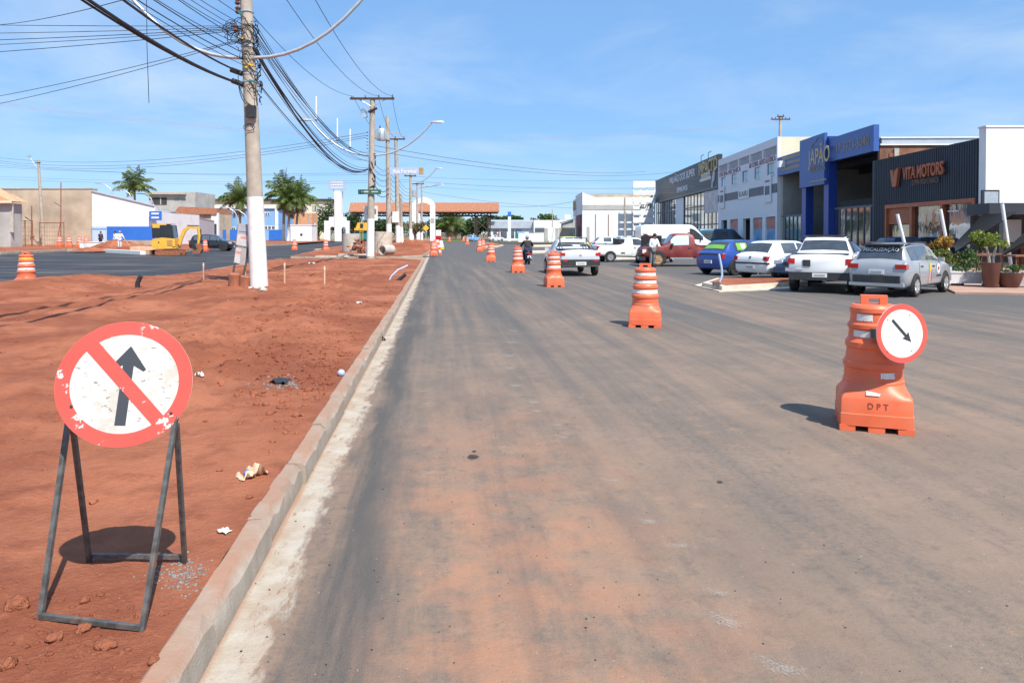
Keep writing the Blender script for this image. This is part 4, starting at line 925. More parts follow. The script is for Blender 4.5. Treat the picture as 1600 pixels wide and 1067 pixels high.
# white portal of the gateway in the central island
q = thing('white_portal', 'white arched portal in the central island under the tiled gateway', 'portal', Vector((front(661, 183), 183, 0)), 0); X = lambda px: front(px, 183) - front(661, 183); hy = lambda p: hz(p, 183)
for a, c in ((643.5, 651), (672, 679.5)): MB().b2((X(a), 0, 0), (X(c), 1.4, hy(318))).build('pillar', M['wall_white'], q)
mb = MB(); n = 12; r = (X(673) - X(650)) / 2
for k in range(n):
    p = [(-math.cos(math.pi * j / n) * r + X(661.5), hy(325) + math.sin(math.pi * j / n) * r * .7) for j in (k, k + 1)]
    o = [(-math.cos(math.pi * j / n) * (r + 1.1) + X(661.5), hy(325) + math.sin(math.pi * j / n) * (r * .7 + 1.4)) for j in (k, k + 1)]
    mb.prism([p[0], p[1], o[1], o[0]], lambda a, e, d: (a, d, e), .1, 1.3)
mb.build('arch', M['wall_white'], q); MB().b2((X(673), -.05, hy(349)), (X(678.5), -.01, hy(341)) ).build('plaque', M['wall_grey'], q); MB().b2((X(651), .5, 0), (X(656), .9, hy(333))).build('inner_wall', M['wall_cool'], q)
q = thing('blue_totem', 'white totem with blue letters in front of the low showroom', 'sign', Vector((front(796, 168), 168, 0)), 0); MB().b2((-.35, 0, 0), (.35, .4, hz(338, 168))).build('pylon', M['wall_cool'], q); MB().b2((-.4, -.05, hz(338, 168)), (.4, .45, hz(331, 168))).build('emblem', M['blue_strong'], q)
q = thing('green_banner', 'green and blue banner board in front of the white showroom', 'banner', Vector((front(812, 165), 165, 0)), 0); MB().b2((-.8, 0, .7), (.9, .08, 1.9)).build('panel', M['teal'], q); MB().b2((-.6, -.03, 1.9), (1.1, .07, 2.3)).build('panel', M['wall_blue'], q); MB().b2((-.6, .02, 0), (-.5, .06, .7)).build('leg', M['galv'], q); MB().b2((.6, .02, 0), (.7, .06, .7)).build('leg', M['galv'], q)
q = thing('give_way_sign', 'small red and white triangular road sign past the gateway', 'sign', Vector((front(777.5, 160), 160, 0)), 0); MB().tube([(0, .05, 0), (0, .05, 2)], .05, 6).build('post', M['galv'], q); MB().prism([(-.45, 2.2), (.45, 2.2), (0, 1.4)], lambda a, c, d: (a, d, c), 0, .03).build('plate', M['red_lens'], q); MB().prism([(-.25, 2.1), (.25, 2.1), (0, 1.65)], lambda a, c, d: (a, d, c), -.01, .0).build('face', M['white_sign'], q)

# ---------------------------------------------------------------- trees
def leaf_cloud(mb, c, rad, n, size, rnd, flat=.8):
    for i in range(n):
        a = rnd.uniform(0, 6.283); zz = rnd.uniform(-1, 1); r = rnd.random() ** .45; s = math.sqrt(1 - zz * zz)
        p = Vector((c[0] + rad[0] * r * s * math.cos(a), c[1] + rad[1] * r * s * math.sin(a), c[2] + rad[2] * r * zz))
        u = Vector((rnd.gauss(0, 1), rnd.gauss(0, 1), rnd.gauss(0, flat))).normalized(); w = u.orthogonal().normalized(); w = Matrix.Rotation(rnd.uniform(0, 6.3), 3, u) @ w; h = u.cross(w); k = size * rnd.uniform(.6, 1.3)
        mb.add([p - w * k, p + h * k * .45, p + w * k, p - h * k * .45], [(0, 1, 2, 3)])
def tree(name, label, px, Y, w, ztop, zbot, mat='leaf', n=2600, seed=1, size=None, group='trees beyond the gateway'):
    rnd = random.Random(seed); x = front(px, Y); q = thing(name, label, 'tree', (x, Y, 0), 0, group); tk = MB()
    tk.tube([(0, 0, 0), (.1, 0, zbot * .6), (0, .1, (ztop + zbot) / 2)], [w * .045 + .08, w * .035 + .06, .05], 8)
    cs = []
    for k in range(9):
        a = rnd.uniform(0, 6.3); rr = rnd.uniform(.15, .62) * w / 2; cz = zbot + (ztop - zbot) * rnd.uniform(.25, .78); c = (rr * math.cos(a), rr * math.sin(a), cz); cs.append(c)
        tk.tube([(0, 0, zbot * .6 + .2), (c[0] * .5, c[1] * .5, (cz + zbot * .7) / 2 + .2), c], [w * .02 + .05, w * .012 + .03, .02], 5)
    tk.build('trunk', M['bark'], q, 60); cr = MB(); size = size or w * .04 + .05
    for c in cs: leaf_cloud(cr, c, (w * .27, w * .27, (ztop - zbot) * .26), n // 9, size, rnd)
    cr.build('crown', M[mat], q); return q
tree('broadleaf_tree', 'dark green tree crown showing under the left end of the gateway roof', 600, 215, 11, hz(338, 215), 1.8, 'leaf_dark', 2600, 2)
tree('broadleaf_tree', 'dense dark tree behind the gateway posts', 745, 230, 11, hz(339, 230), 1.5, 'leaf_dark', 2600, 3)
tree('broadleaf_tree', 'wide dark tree showing above the low showroom roof', 781, 225, 14, hz(336, 225), 3.5, 'leaf_dark', 2600, 4)
tree('broadleaf_tree', 'small dark tree poking above the showroom roof by the totem', 808, 225, 4.5, hz(337, 225), 3, 'leaf_dark', 900, 5)
tree('broadleaf_tree', 'small round tree above the white house', 832, 225, 5, hz(339, 225), 3, 'leaf_dark', 900, 6)
tree('broadleaf_tree', 'bright green rounded tree behind the white house', 857, 222, 9, hz(334.5, 222), 3.5, 'leaf', 1800, 7)
tree('broadleaf_tree', 'leafy dark tree beside the white monument tower', 509, 225, 8, hz(310, 225), 1, 'leaf_dark', 2000, 8, group='trees by the monument')
tree('broadleaf_tree', 'dark tree at the right of the white monument', 551, 225, 8, hz(324, 225), 1, 'leaf_dark', 1600, 9, group='trees by the monument')
tree('broadleaf_tree', 'green shrub like tree between white hut and monument', 497, 190, 5.5, hz(344, 190), .6, 'leaf', 1500, 10, group='trees by the monument')
tree('broadleaf_tree', 'olive young tree in the central island before the portal', 648, 120, 4.2, hz(346, 120), 1.9, 'leaf_olive', 1300, 11, group='trees of the central island', size=.16)
tree('broadleaf_tree', 'dark green tree between portal and gateway palm', 684, 222, 8, hz(338, 222), 1, 'leaf_dark', 1800, 12)
tree('broadleaf_tree', 'dark treetop seen over the far end of the avenue', 722, 250, 9, hz(342, 250), .5, 'leaf_dark', 1500, 13)
tree('broadleaf_tree', 'low green tree behind the grey concrete building', 262, 190, 7, hz(333, 190), 2, 'leaf', 1500, 14, group='trees behind the white shed')
tree('broadleaf_tree', 'distant dark tree far left of the gateway posts', 575, 250, 9, hz(341, 250), 1, 'leaf_dark', 1500, 15)
far = MB(); rf = random.Random(99)
for k in range(46): leaf_cloud(far, (front(690, 330) + k * 4.2 - 6, 330 + rf.uniform(-8, 8), rf.uniform(1.5, 4.5)), (4, 4, rf.uniform(2, 4)), 130, .55, rf)
for k in range(40): leaf_cloud(far, (front(330, 330) + k * 2.4, 330 + rf.uniform(-8, 8), rf.uniform(1.5, 5)), (4, 4, rf.uniform(2, 4)), 110, .55, rf)
tag(far.build('distant_wood', M['leaf_dark']), 'distant band of dark trees closing the avenue', 'trees', kind='stuff')
def palm(label, px, Y, pyc, rad, seed, white=True, trunk_r=.28, nf=26, lean=0.0, group='palms by the blue depot', old=5):
    rnd = random.Random(seed); x = front(px, Y); q = thing('palm_tree', label, 'palm', (x, Y, 0), 0, group); H = hz(pyc, Y); pts = [(0, 0, 0), (lean * .3, 0, H * .4), (lean, 0, H)]
    def tp(t): a = Vector(pts[0]).lerp(Vector(pts[1]), t / .4) if t < .4 else Vector(pts[1]).lerp(Vector(pts[2]), (t - .4) / .6); return a
    MB().tube([tp(t) for t in (.0, .1, .35, .4, .7, .92)], [trunk_r * 1.3, trunk_r * 1.1, trunk_r, trunk_r, trunk_r * .9, trunk_r * .7], 10).build('trunk', M['bark_palm'], q, 60)
    if white: MB().tube([tp(0.0), tp(.1), tp(.34)], [trunk_r * 1.34, trunk_r * 1.14, trunk_r * 1.05], 10).build('whitewashed_base', M['whitewash'], q, 60)
    top = tp(1.0) - Vector((0, 0, rad * .12)); cr = MB(); dd = MB()
    for f in range(nf + old):
        dead = f >= nf; mb = dd if dead else cr; az = f * 2.39996 + rnd.uniform(-.2, .2); el = R(rnd.uniform(-75, -55)) if dead else R(80 - 88 * (f / nf) ** 1.1 + rnd.uniform(-8, 8)); Lf = rad * rnd.uniform(.85, 1.15) * (.75 if dead else 1)
        d = Vector((math.cos(az) * math.cos(el), math.sin(az) * math.cos(el), math.sin(el))); p = top.copy(); n = 13; ax = [p.copy()]; dr = d.copy()
        for k in range(n):
            dr = (dr + Vector((0, 0, -1)) * (.025 + .012 * k)).normalized(); p = p + dr * (Lf / n); ax.append(p.copy())
        mb.tube(ax, [rad * .014 * (1 - .8 * k / n) for k in range(n + 1)], 3, cap=False)
        side0 = Vector((-math.sin(az), math.cos(az), 0))
        for k in range(1, n):
            t = k / n; ll = rad * .34 * math.sin(math.pi * min(1, t * .82 + .14)) * rnd.uniform(.8, 1.1); tg = (ax[k + 1] - ax[k - 1]).normalized()
            for sgn in (-1, 1):
                for sub in (0, .33, .66):
                    b0 = ax[k].lerp(ax[k + 1], sub); v = (side0 * sgn * .8 + tg * .55 + Vector((0, 0, rnd.uniform(-.9, -.1)))).normalized(); e = b0 + v * ll; wd = tg * rad * .010
                    mb.add([b0 - wd, b0 + wd, e.lerp(b0, .35) + wd * 1.1 + Vector((0, 0, .0)), e + Vector((0, 0, -ll * .18)), e.lerp(b0, .35) - wd * 1.1], [(0, 1, 2, 3, 4)])
    cr.build('crown', M['palm_leaf'], q)
    if old: dd.build('dead_fronds', M['dead_frond'], q)
    return q
palm('palm behind the white shed wall next to the concrete block', 211, 150, 288, 4.4, 21, False, .26, 24, 0, 'palms behind the shed', 0)
palm('single palm with whitewashed trunk left of the street pole', 375, 165, 309, 4.9, 22, True, .3, 26, 0)
palm('tallest palm of the cluster before the blue depot', 443, 165, 297, 5.2, 23, True, .3, 28, .2, old=6)
palm('palm in the cluster with drooping dry fronds', 450, 160, 310, 4.6, 24, True, .28, 24, .5, old=10)
palm('right hand palm of the cluster leaning towards the kiosk', 462, 162, 306, 4.8, 25, True, .26, 24, .8, old=5)
palm('bushy palm in the avenue beyond the gateway', 702, 215, 347, 5.4, 26, False, .3, 26, 0, 'palms of the avenue', 4)
palm('smaller palm beside the gateway posts', 712, 225, 351, 4.2, 27, False, .3, 22, 0, 'palms of the avenue', 3)
# ================================================================ vehicles
# stations: (x from the tail, underside z, half width, belt z, top z, half width of the top)
def shape(kind):
    if kind == 'hatch': return [(0, .42, .70, .78, .80, .60), (.07, .27, .78, .90, .93, .66), (.20, .24, .80, .93, .99, .65), (.62, .22, .82, .93, 1.40, .55), (1.0, .2, .82, .92, 1.45, .56), (1.9, .2, .82, .91, 1.45, .56), (2.22, .2, .82, .90, 1.41, .55), (2.86, .2, .82, .90, .97, .66), (3.3, .2, .80, .84, .90, .62), (3.66, .24, .76, .70, .77, .58), (3.8, .34, .64, .58, .62, .5)]
    if kind == 'wagon': return [(0, .42, .72, .82, .85, .62), (.07, .28, .80, .97, 1.0, .68), (.16, .26, .82, 1.0, 1.05, .66), (.46, .25, .83, .99, 1.47, .57), (.9, .25, .83, .98, 1.54, .58), (2.1, .25, .83, .96, 1.54, .58), (2.5, .25, .83, .95, 1.48, .57), (3.12, .25, .83, .95, 1.02, .68), (3.6, .26, .81, .90, .97, .63), (4.05, .29, .77, .77, .84, .58), (4.2, .4, .65, .62, .66, .5)]
    if kind == 'suv': return [(0, .45, .74, .9, .93, .64), (.07, .33, .84, 1.0, 1.05, .7), (.14, .32, .86, 1.04, 1.1, .7), (.36, .32, .87, 1.04, 1.58, .62), (.8, .3, .87, 1.03, 1.66, .63), (2.1, .3, .87, 1.02, 1.66, .63), (2.5, .3, .87, 1.02, 1.58, .62), (3.05, .3, .87, 1.02, 1.10, .72), (3.6, .32, .85, .98, 1.06, .68), (4.02, .36, .82, .84, .92, .62), (4.15, .45, .7, .65, .7, .55)]
    if kind == 'pickup': return [(0, .52, .76, .92, .96, .70), (.05, .42, .81, 1.02, 1.06, .74), (.3, .36, .83, 1.02, 1.06, .74), (1.72, .28, .83, 1.0, 1.05, .72), (1.86, .28, .83, .99, 1.44, .56), (2.1, .27, .83, .97, 1.50, .57), (2.6, .26, .83, .95, 1.48, .57), (2.86, .26, .83, .95, 1.42, .56), (3.42, .26, .83, .94, 1.02, .68), (3.95, .27, .81, .88, .95, .62), (4.3, .3, .76, .72, .79, .56), (4.45, .4, .64, .6, .64, .5)]
    if kind == 'bigpickup': return [(0, .60, .86, 1.02, 1.07, .78), (.06, .50, .91, 1.13, 1.18, .82), (.3, .42, .92, 1.14, 1.18, .82), (1.25, .36, .92, 1.12, 1.18, .80), (1.72, .36, .92, 1.1, 1.66, .63), (2.0, .36, .92, 1.08, 1.73, .64), (2.9, .36, .92, 1.05, 1.71, .64), (3.2, .36, .92, 1.04, 1.63, .62), (3.85, .36, .92, 1.04, 1.14, .76), (4.4, .38, .90, 1.0, 1.08, .7), (4.8, .4, .85, .86, .94, .64), (4.94, .5, .72, .7, .75, .55)]
    if kind == 'oldpickup': return [(0, .55, .88, .98, 1.02, .86), (.04, .5, .90, 1.05, 1.08, .88), (2.1, .45, .90, 1.05, 1.08, .88), (2.12, .42, .89, 1.08, 1.66, .68), (2.4, .42, .89, 1.08, 1.72, .69), (3.1, .42, .89, 1.06, 1.72, .69), (3.2, .42, .89, 1.06, 1.68, .68), (3.62, .42, .89, 1.05, 1.1, .8), (4.6, .42, .88, 1.02, 1.06, .8), (4.86, .5, .86, .92, .96, .78), (4.9, .56, .84, .8, .85, .76)]
    if kind == 'van': return [(0, .5, .88, 1.1, 2.1, .78), (.05, .42, .93, 1.15, 2.24, .80), (.4, .38, .95, 1.15, 2.33, .80), (3.6, .38, .95, 1.15, 2.33, .80), (4.1, .38, .95, 1.15, 2.26, .78), (5.0, .38, .95, 1.13, 1.28, .80), (5.5, .4, .92, 1.0, 1.1, .74), (5.75, .45, .85, .8, .86, .66), (5.85, .55, .75, .66, .7, .55)]
def smooth_st(st):
    for it in range(2):
        out = [st[0]]
        for a, b in zip(st, st[1:]):
            for k in (.22, .78):
                q = tuple(a[i] + (b[i] - a[i]) * k for i in range(6))
                if not ((a is st[0] and k < .5) or (b is st[-1] and k > .5)): out.append(q)
        out.append(st[-1]); st = out
    return st
class Car:
    def __init__(s, name, label, kind, loc, heading, paint, cat='car', group='parked vehicles', sc=1.0):
        s.st = smooth_st(shape(kind)); s.L = s.st[-1][0]; s.kind = kind; s.paint = M[paint]
        s.r = thing(name, label, cat, loc, heading, group); s.r.scale = (sc, sc, sc)
    def sec(s, x):
        st = s.st
        for a, b in zip(st, st[1:]):
            if x <= b[0] + 1e-9: k = max(0, (x - a[0]) / (b[0] - a[0])); q = [a[i] + (b[i] - a[i]) * k for i in range(6)]; break
        else: q = st[-1]
        _, zb, w, zl, zt, wt = q; zm = zb + .5 * (zl - zb)
        return [(0, zb), (w * .82, zb), (w * .97, zb + .10), (w, zm), (w * .955, zl), (wt, zt - .035), (wt * .72, zt), (0, zt + .018)]
    def pt(s, x, t):
        """point of the section: half linear, half Catmull-Rom, so panels are gently curved"""
        P_ = s.sec(x); i = min(6, int(t)); f = t - i; a, b = P_[i], P_[i + 1]
        q0 = P_[i - 1] if i > 0 else (-P_[1][0], P_[1][1]); q3 = P_[i + 2] if i < 6 else (-P_[6][0], P_[6][1]); o = []
        for k in (0, 1):
            m0, m1 = (b[k] - q0[k]) / 2, (q3[k] - a[k]) / 2; f2, f3 = f * f, f * f * f
            cr = (2 * f3 - 3 * f2 + 1) * a[k] + (f3 - 2 * f2 + f) * m0 + (-2 * f3 + 3 * f2) * b[k] + (f3 - f2) * m1
            o.append(.45 * (a[k] + (b[k] - a[k]) * f) + .55 * cr)
        return Vector((x, o[0], o[1]))
    def S(s, x, t, side, off=0.0):
        v = s.pt(x, t); v = Vector((v.x - s.L / 2, v.y * side, v.z))
        if off:
            e = .03; du = s.pt(min(s.L, x + e), t) - s.pt(max(0, x - e), t); dv = s.pt(x, min(7, t + .02)) - s.pt(x, max(0, t - .02)); n = du.cross(dv)
            if n.length > 1e-9:
                n.normalize()
                if n.y + n.z * .3 < 0 and t < 5: n = -n
                if t >= 5 and n.z < 0: n = -n
                v += Vector((n.x, n.y * side, n.z)) * off
        return v
    def body(s):
        xs = [a[0] for a in s.st]; ex = []
        for a, b in zip(xs, xs[1:]):
            n = max(1, int((b - a) / .12)); ex += [a + (b - a) * k / n for k in range(n)]
        ex.append(xs[-1]); rings = []; ts = [0, 1, 1.5, 2, 2.33, 2.66, 3, 3.33, 3.66, 4, 4.25, 4.5, 4.75, 5, 5.25, 5.5, 5.75, 6, 6.5, 7]
        for x in ex: rings.append([s.S(x, t, 1) for t in ts] + [s.S(x, t, -1) for t in ts[-2:0:-1]])
        mb = MB(); mb.loft(rings); s.b = mb.build('body', s.paint, s.r, 50); return s.b
    def patch(s, name, mat, x0, x1, t0, t1, side, off=.006, parent=None, n=6, skew=0.0):
        mb = MB(); mb.grid(lambda u, v: s.S(min(s.L, max(0, x0 + (x1 - x0) * u + skew * v)), t0 + (t1 - t0) * v, side, off), n, 4); return mb.build(name, M[mat] if isinstance(mat, str) else mat, parent or s.r, 60)
    def top(s, name, mat, x0, x1, t0=5.12, off=.006, parent=None):
        def fn(u, v):
            w = v * 2 - 1; return s.S(x0 + (x1 - x0) * u, 7 - abs(w) * (7 - t0) - 1e-6, 1 if w >= 0 else -1, off)
        mb = MB(); mb.grid(fn, 5, 12); return mb.build(name, M[mat] if isinstance(mat, str) else mat, parent or s.r, 60)
    def bx(s, name, mat, c, d, parent=None): return MB().box((c[0] - s.L / 2, c[1], c[2]), d).build(name, M[mat] if isinstance(mat, str) else mat, parent or s.r)
    def wheels(s, xs, r=.30, w=.19, rim='rim', arch='black_plastic', yo=None):
        for x in xs:
            for side in (1, -1):
                yw = (yo or max(p[0] for p in s.sec(x))); yc = side * (yw - w / 2 + .04)
                a = MB(); n = 22
                for y0, rr in ((yw + .006, r + .065),):
                    ring = [(x - s.L / 2 + rr * math.cos(2 * math.pi * k / n), max(r * .55, r + rr * math.sin(2 * math.pi * k / n))) for k in range(n)]
                    a.prism(ring, lambda p, q, d: (p, side * d, q), yw - .12, y0)
                a.build('wheel_arch', M[arch], s.r)
                Rm = Matrix.Rotation(R(-90 * side), 3, 'X')
                wr = MB().lathe([(r * .64, -w / 2), (r * .92, -w / 2), (r, -w / 2 + .035), (r, w / 2 - .035), (r * .92, w / 2), (r * .64, w / 2 - .004)], 24, m=Rm, cap=False).build('wheel', M['rubber'], s.r, 40); wr.location = (x - s.L / 2, yc, r)
                rm = MB(); rm.lathe([(r * .66, w / 2 - .07), (r * .66, w / 2 - .005), (r * .60, w / 2 - .005), (r * .58, w / 2 - .026), (.001, w / 2 - .026)], 24, m=Rm, cap=False)
                for k in range(5):
                    a_ = 2 * math.pi * k / 5 + .3; q = Rm @ Vector((math.cos(a_) * r * .33, math.sin(a_) * r * .33, w / 2 - .02)); rm.box(q, (r * .56, r * .2, .03), Rm @ Matrix.Rotation(a_, 3, 'Z'))
                rm.lathe([(r * .15, w / 2 - .03), (r * .14, w / 2 - .008), (.001, w / 2 - .006)], 12, m=Rm, cap=False); rm.build('rim', M[rim], wr, 40)
    def doors(s, spans, t0=1.9, t1=3.98, handle='black_plastic'):
        for a, b in spans:
            for side in (1, -1):
                d = s.patch('door', s.paint, a + .012, b - .012, t0 + .03, t1, side, .006); s.patch('door_gap', 'ink', a, b, t0, t1 + .005, side, .003, d)  # black sheet under the door paints the dark shut gap round it
                hx = a + .2; p = s.S(hx, 3.72, side, .02); MB().box(p, (.16, .03, .03)).build('handle', M[handle], d)
    def windows(s, spans, t0=4.14, t1=4.9, mat='glass_tint', skews=None):
        for i, (a, b) in enumerate(spans):
            for side in (1, -1): s.patch('side_window', mat, a, b, t0, t1, side, .007, skew=(skews[i] if skews else 0))
    def mirrors(s, x, mat=None):
        for side in (1, -1): p = s.S(x, 4.15, side, .09); MB().box(p, (.10, .17, .13)).build('door_mirror', mat or s.paint, s.r, 60)
    def tail(s, zl, hl=.14, wl=.16, plate_z=.62, x=.0, lamp_y=None, bumper=None, bz=.42):
        w = s.sec(.08)[3][0]
        for side in (1, -1): s.bx('tail_lamp', 'red_lens', (.085, side * ((lamp_y or w - .085)), zl), (.2, wl, hl))
        pl = s.bx('number_plate', 'plate', (x - .01, 0, plate_z), (.03, .42, .13)); MB().box((x - .03 - s.L / 2, 0, plate_z), (.006, .3, .05)).build('plate_print', M['wall_grey'], pl)
        if bumper: s.bx('rear_bumper', bumper, (.06, 0, bz), (.26, w * 1.96, .24))
    def nose(s, z=.68, wl=.34, hl=.16, grille='black_plastic', bumper=None):
        L = s.L; w = s.sec(L - .15)[3][0]
        for side in (1, -1): s.bx('headlight', 'clear_lens', (L - .15, side * (w - wl / 2 - .0), z), (.2, wl, hl))
        s.bx('grille', grille, (L - .05, 0, z - .03), (.14, w * .8, hl * .8)); s.bx('front_bumper', bumper or s.paint, (L - .09, 0, .42), (.26, w * 1.9, .2)); s.bx('number_plate', 'plate', (L + .045, 0, .45), (.02, .4, .12))
    def frame(s, rw, ww, t0=5.15):
        if rw: s.top('rear_window', 'glass_dark', *rw, t0=t0)
        s.top('windscreen', 'glass_tint', *ww, t0=t0)
    def rails(s, x0, x1, mat='black_plastic'):
        for side in (1, -1):
            pts = [s.S(x0 + (x1 - x0) * k / 6, 5.05, side, .02 if k in (0, 6) else .06) for k in range(7)]; MB().tube(pts, .022, 6).build('roof_rail', M[mat], s.r, 60)
def at(px, py): return G(px, py)
def rear_at(px, py, heading, L):
    """car centre when the middle of the tail stands over this pixel"""
    g = G(px, py); return g + Vector((math.cos(heading), math.sin(heading), 0)) * (L / 2)
# silver wagon with stripes
hd = R(43); c = Car('station_wagon', 'silver station wagon with yellow and red door stripe and white rear window lettering', 'wagon', rear_at(1366, 464, hd, 4.2), hd, 'paint_silver', sc=.94)
c.body(); c.frame((.18, .44), (2.54, 3.08)); c.windows([(.5, 1.02), (1.06, 1.95), (2.0, 2.98)], skews=[.05, 0, -.0]); c.doors([(1.02, 1.98), (2.0, 3.0)]); c.wheels((.72, 3.28), .31, .2); c.mirrors(2.78); c.rails(.6, 2.45)
c.tail(.88, .13, .30, .72, .0, lamp_y=.66); c.nose(); c.bx('bumper_insert', 'black_plastic', (.04, 0, .52), (.2, 1.3, .2)); c.bx('spoiler', 'black_plastic', (.42, 0, 1.50), (.3, 1.08, .05)); c.bx('lower_bumper', 'paint_silver', (.04, 0, .36), (.22, 1.5, .09))
rw = [o for o in c.r.children if o.name.startswith('rear_window')][0]
p = c.S(.36, 6.999, 1, .012); nx = Vector((-(1.47 - 1.05), 0, .30)).normalized(); up = Vector((.30, 0, .42)).normalized(); rt = Vector((0, -1, 0)); nx = rt.cross(up)
text('FISCALIZAÇÃO', .16, M['paint_white'], Matrix(((rt.x, up.x, nx.x, p.x - .012), (rt.y, up.y, nx.y, p.y), (rt.z, up.z, nx.z, p.z), (0, 0, 0, 1))), rw, ext=.002, width=.98, bold=.004)
c.patch('stripe', 'yellow_sign', 1.83, 1.95, 3.1, 3.97, -1, .010, skew=.10); c.patch('stripe', 'paint_lime', 1.77, 1.83, 3.3, 3.97, -1, .0102, skew=.10); c.patch('stripe', 'notice_red', 1.72, 1.86, 2.1, 3.3, -1, .011, skew=.1)
for k, t in enumerate((3.62, 3.42, 3.22)): c.patch('small_print', 'wall_grey', 2.05, 2.3, t, t + .06, -1, .010)
em = c.S(2.62, 3.5, -1, .012); MB().lathe([(.15, -.002), (.15, .004), (.001, .005)], 20, em, m=Matrix.Rotation(R(90), 3, 'X')).build('crest', M['plate'], c.r); MB().lathe([(.06, -.002), (.06, .008), (.001, .009)], 12, em, m=Matrix.Rotation(R(90), 3, 'X')).build('crest_mark', M['red_lens'], c.r)
c.patch('name_print', 'ink', 2.42, 2.86, 2.75, 2.93, -1, .010)
# large white pickup
hd = R(62); c = Car('white_pickup', 'large white pickup with black roof bars and square black tailgate badge', 'bigpickup', rear_at(1280, 459, hd, 4.9), hd, 'paint_white', 'pickup truck', sc=.94)
c.body(); c.frame((1.32, 1.68), (3.24, 3.8)); c.windows([(1.86, 2.35), (2.4, 3.5)]); c.doors([(1.72, 2.42), (2.45, 3.55)]); c.wheels((.95, 4.05), .37, .24); c.mirrors(3.35); c.rails(1.9, 3.1)
c.tail(.98, .16, .2, .56, -.05, bumper='black_plastic', bz=.52); c.nose(.86); c.bx('badge', 'black_plastic', (.0, .38, .92), (.05, .22, .2)); c.bx('model_print', 'wall_grey', (.0, .6, .72), (.07, .18, .025)); c.bx('roof_bar', 'black_plastic', (1.95, 0, 1.76), (.25, 1.16, .04)); c.bx('tonneau_cover', 'black_plastic', (.68, 0, 1.19), (1.05, 1.5, .03))
# white hatchback
hd = R(31); c = Car('white_hatchback', 'small older white hatchback with grey bumper strip', 'hatch', rear_at(1172, 437, hd, 3.8), hd, 'paint_white')
c.body(); c.frame((.23, .6), (2.26, 2.82)); c.windows([(.95, 1.72), (1.8, 2.68)]); c.doors([(.95, 1.75), (1.78, 2.72)]); c.wheels((.66, 3.04), .29, .18); c.mirrors(2.52); c.tail(.80, .16, .16, .48, -.02); c.nose(); c.bx('bumper_strip', 'black_plastic', (.05, 0, .62), (.14, 1.58, .06)); c.bx('exhaust', 'chrome', (.1, -.35, .24), (.16, .06, .05)); c.bx('badge', 'ink', (.03, 0, .84), (.12, .05, .07))
# blue and lime hatchback
hd = R(30); c = Car('wrapped_hatchback', 'blue hatchback with lime green windows and white slash stripes', 'hatch', rear_at(1107, 430, hd, 3.8), hd, 'paint_blue')
c.body(); rw_ = c.top('rear_window', 'glass_dark', .23, .6); c.top('lime_decal', 'paint_lime', .30, .46, t0=5.6, off=.011, parent=rw_); c.top('roof_cover', 'paint_black', .64, 2.2, t0=4.95, off=.004); c.top('windscreen', 'glass_tint', 2.26, 2.82); c.windows([(.78, 1.62)], mat='glass_dark'); [c.patch('lime_decal', 'paint_lime', .9, 1.5, 4.25, 4.8, sd, .010) for sd in (1, -1)]; c.windows([(1.68, 2.66)]); c.wheels((.66, 3.04), .30, .18, 'black_plastic'); c.tail(.80, .18, .17, .56, -.03); c.nose(); c.mirrors(2.52, M['ink'])
for side in (1, -1): c.patch('dark_panel', 'paint_black', .95, 2.75, 3.5, 4.12, side, .006); c.patch('lime_strip', 'paint_lime', 1.0, 2.6, 3.62, 3.74, side, .010); c.patch('white_slash', 'paint_white', .95, 1.02, 2.1, 3.5, side, .008, skew=-.35); c.patch('white_slash', 'paint_white', .42, .47, 2.3, 3.5, side, .008, skew=.3); c.patch('decal_panel', 'plate', 1.15, 1.4, 4.35, 4.75, side, .010)
c.bx('tailgate_decal', 'paint_black', (.045, 0, .80), (.07, 1.1, .22)); c.top('wrap_splash', 'paint_teal', .60, .66, t0=5.05, off=.01)
# red old pickup with open bonnet
hd = R(178); g = G(1016, 417.5); c = Car('old_pickup', 'weathered red old pickup with raised bonnet and tan wheels', 'oldpickup', g + Vector((4.9 / 2 - .3, 1.5, 0)), hd, 'paint_red', 'pickup truck')
c.body(); c.frame((2.113, 2.119), (3.22, 3.6)); c.windows([(2.42, 3.36)], t0=4.1, t1=4.88, mat='paint_pale'); c.doors([(2.2, 3.45)]); c.wheels((.95, 4.05), .38, .24, 'rim_tan'); c.nose(.8, .26, .2, bumper='black_plastic')
hb = MB(); hb.add([(4.62 - 2.45, -.72, 1.72), (4.62 - 2.45, .72, 1.72), (3.7 - 2.45, .76, 1.12), (3.7 - 2.45, -.76, 1.12)], [(0, 1, 2, 3)]); hb.add([(4.62 - 2.45, -.72, 1.67), (4.62 - 2.45, .72, 1.67), (3.7 - 2.45, .76, 1.07), (3.7 - 2.45, -.76, 1.07)], [(3, 2, 1, 0)]); hb.f += [(0, 4, 5, 1), (1, 5, 6, 2), (2, 6, 7, 3), (3, 7, 4, 0)]; hb.build('bonnet', M['paint_red'], c.r)
c.bx('engine_bay', 'ink', (4.2, 0, 1.06), (.8, 1.3, .06)); c.bx('engine', 'steel_dark', (4.2, .1, 1.12), (.5, .5, .14)); c.bx('rack_bar', 'steel_dark', (2.16, 0, 1.76), (.06, 1.4, .06)); c.bx('running_board', 'galv', (2.8, .86, .44), (1.2, .1, .05)); c.bx('running_board', 'galv', (2.8, -.86, .44), (1.2, .1, .05)); c.bx('bed_floor', 'ink', (1.05, 0, 1.085), (1.95, 1.6, .03)); c.mirrors(3.3, M['ink'])
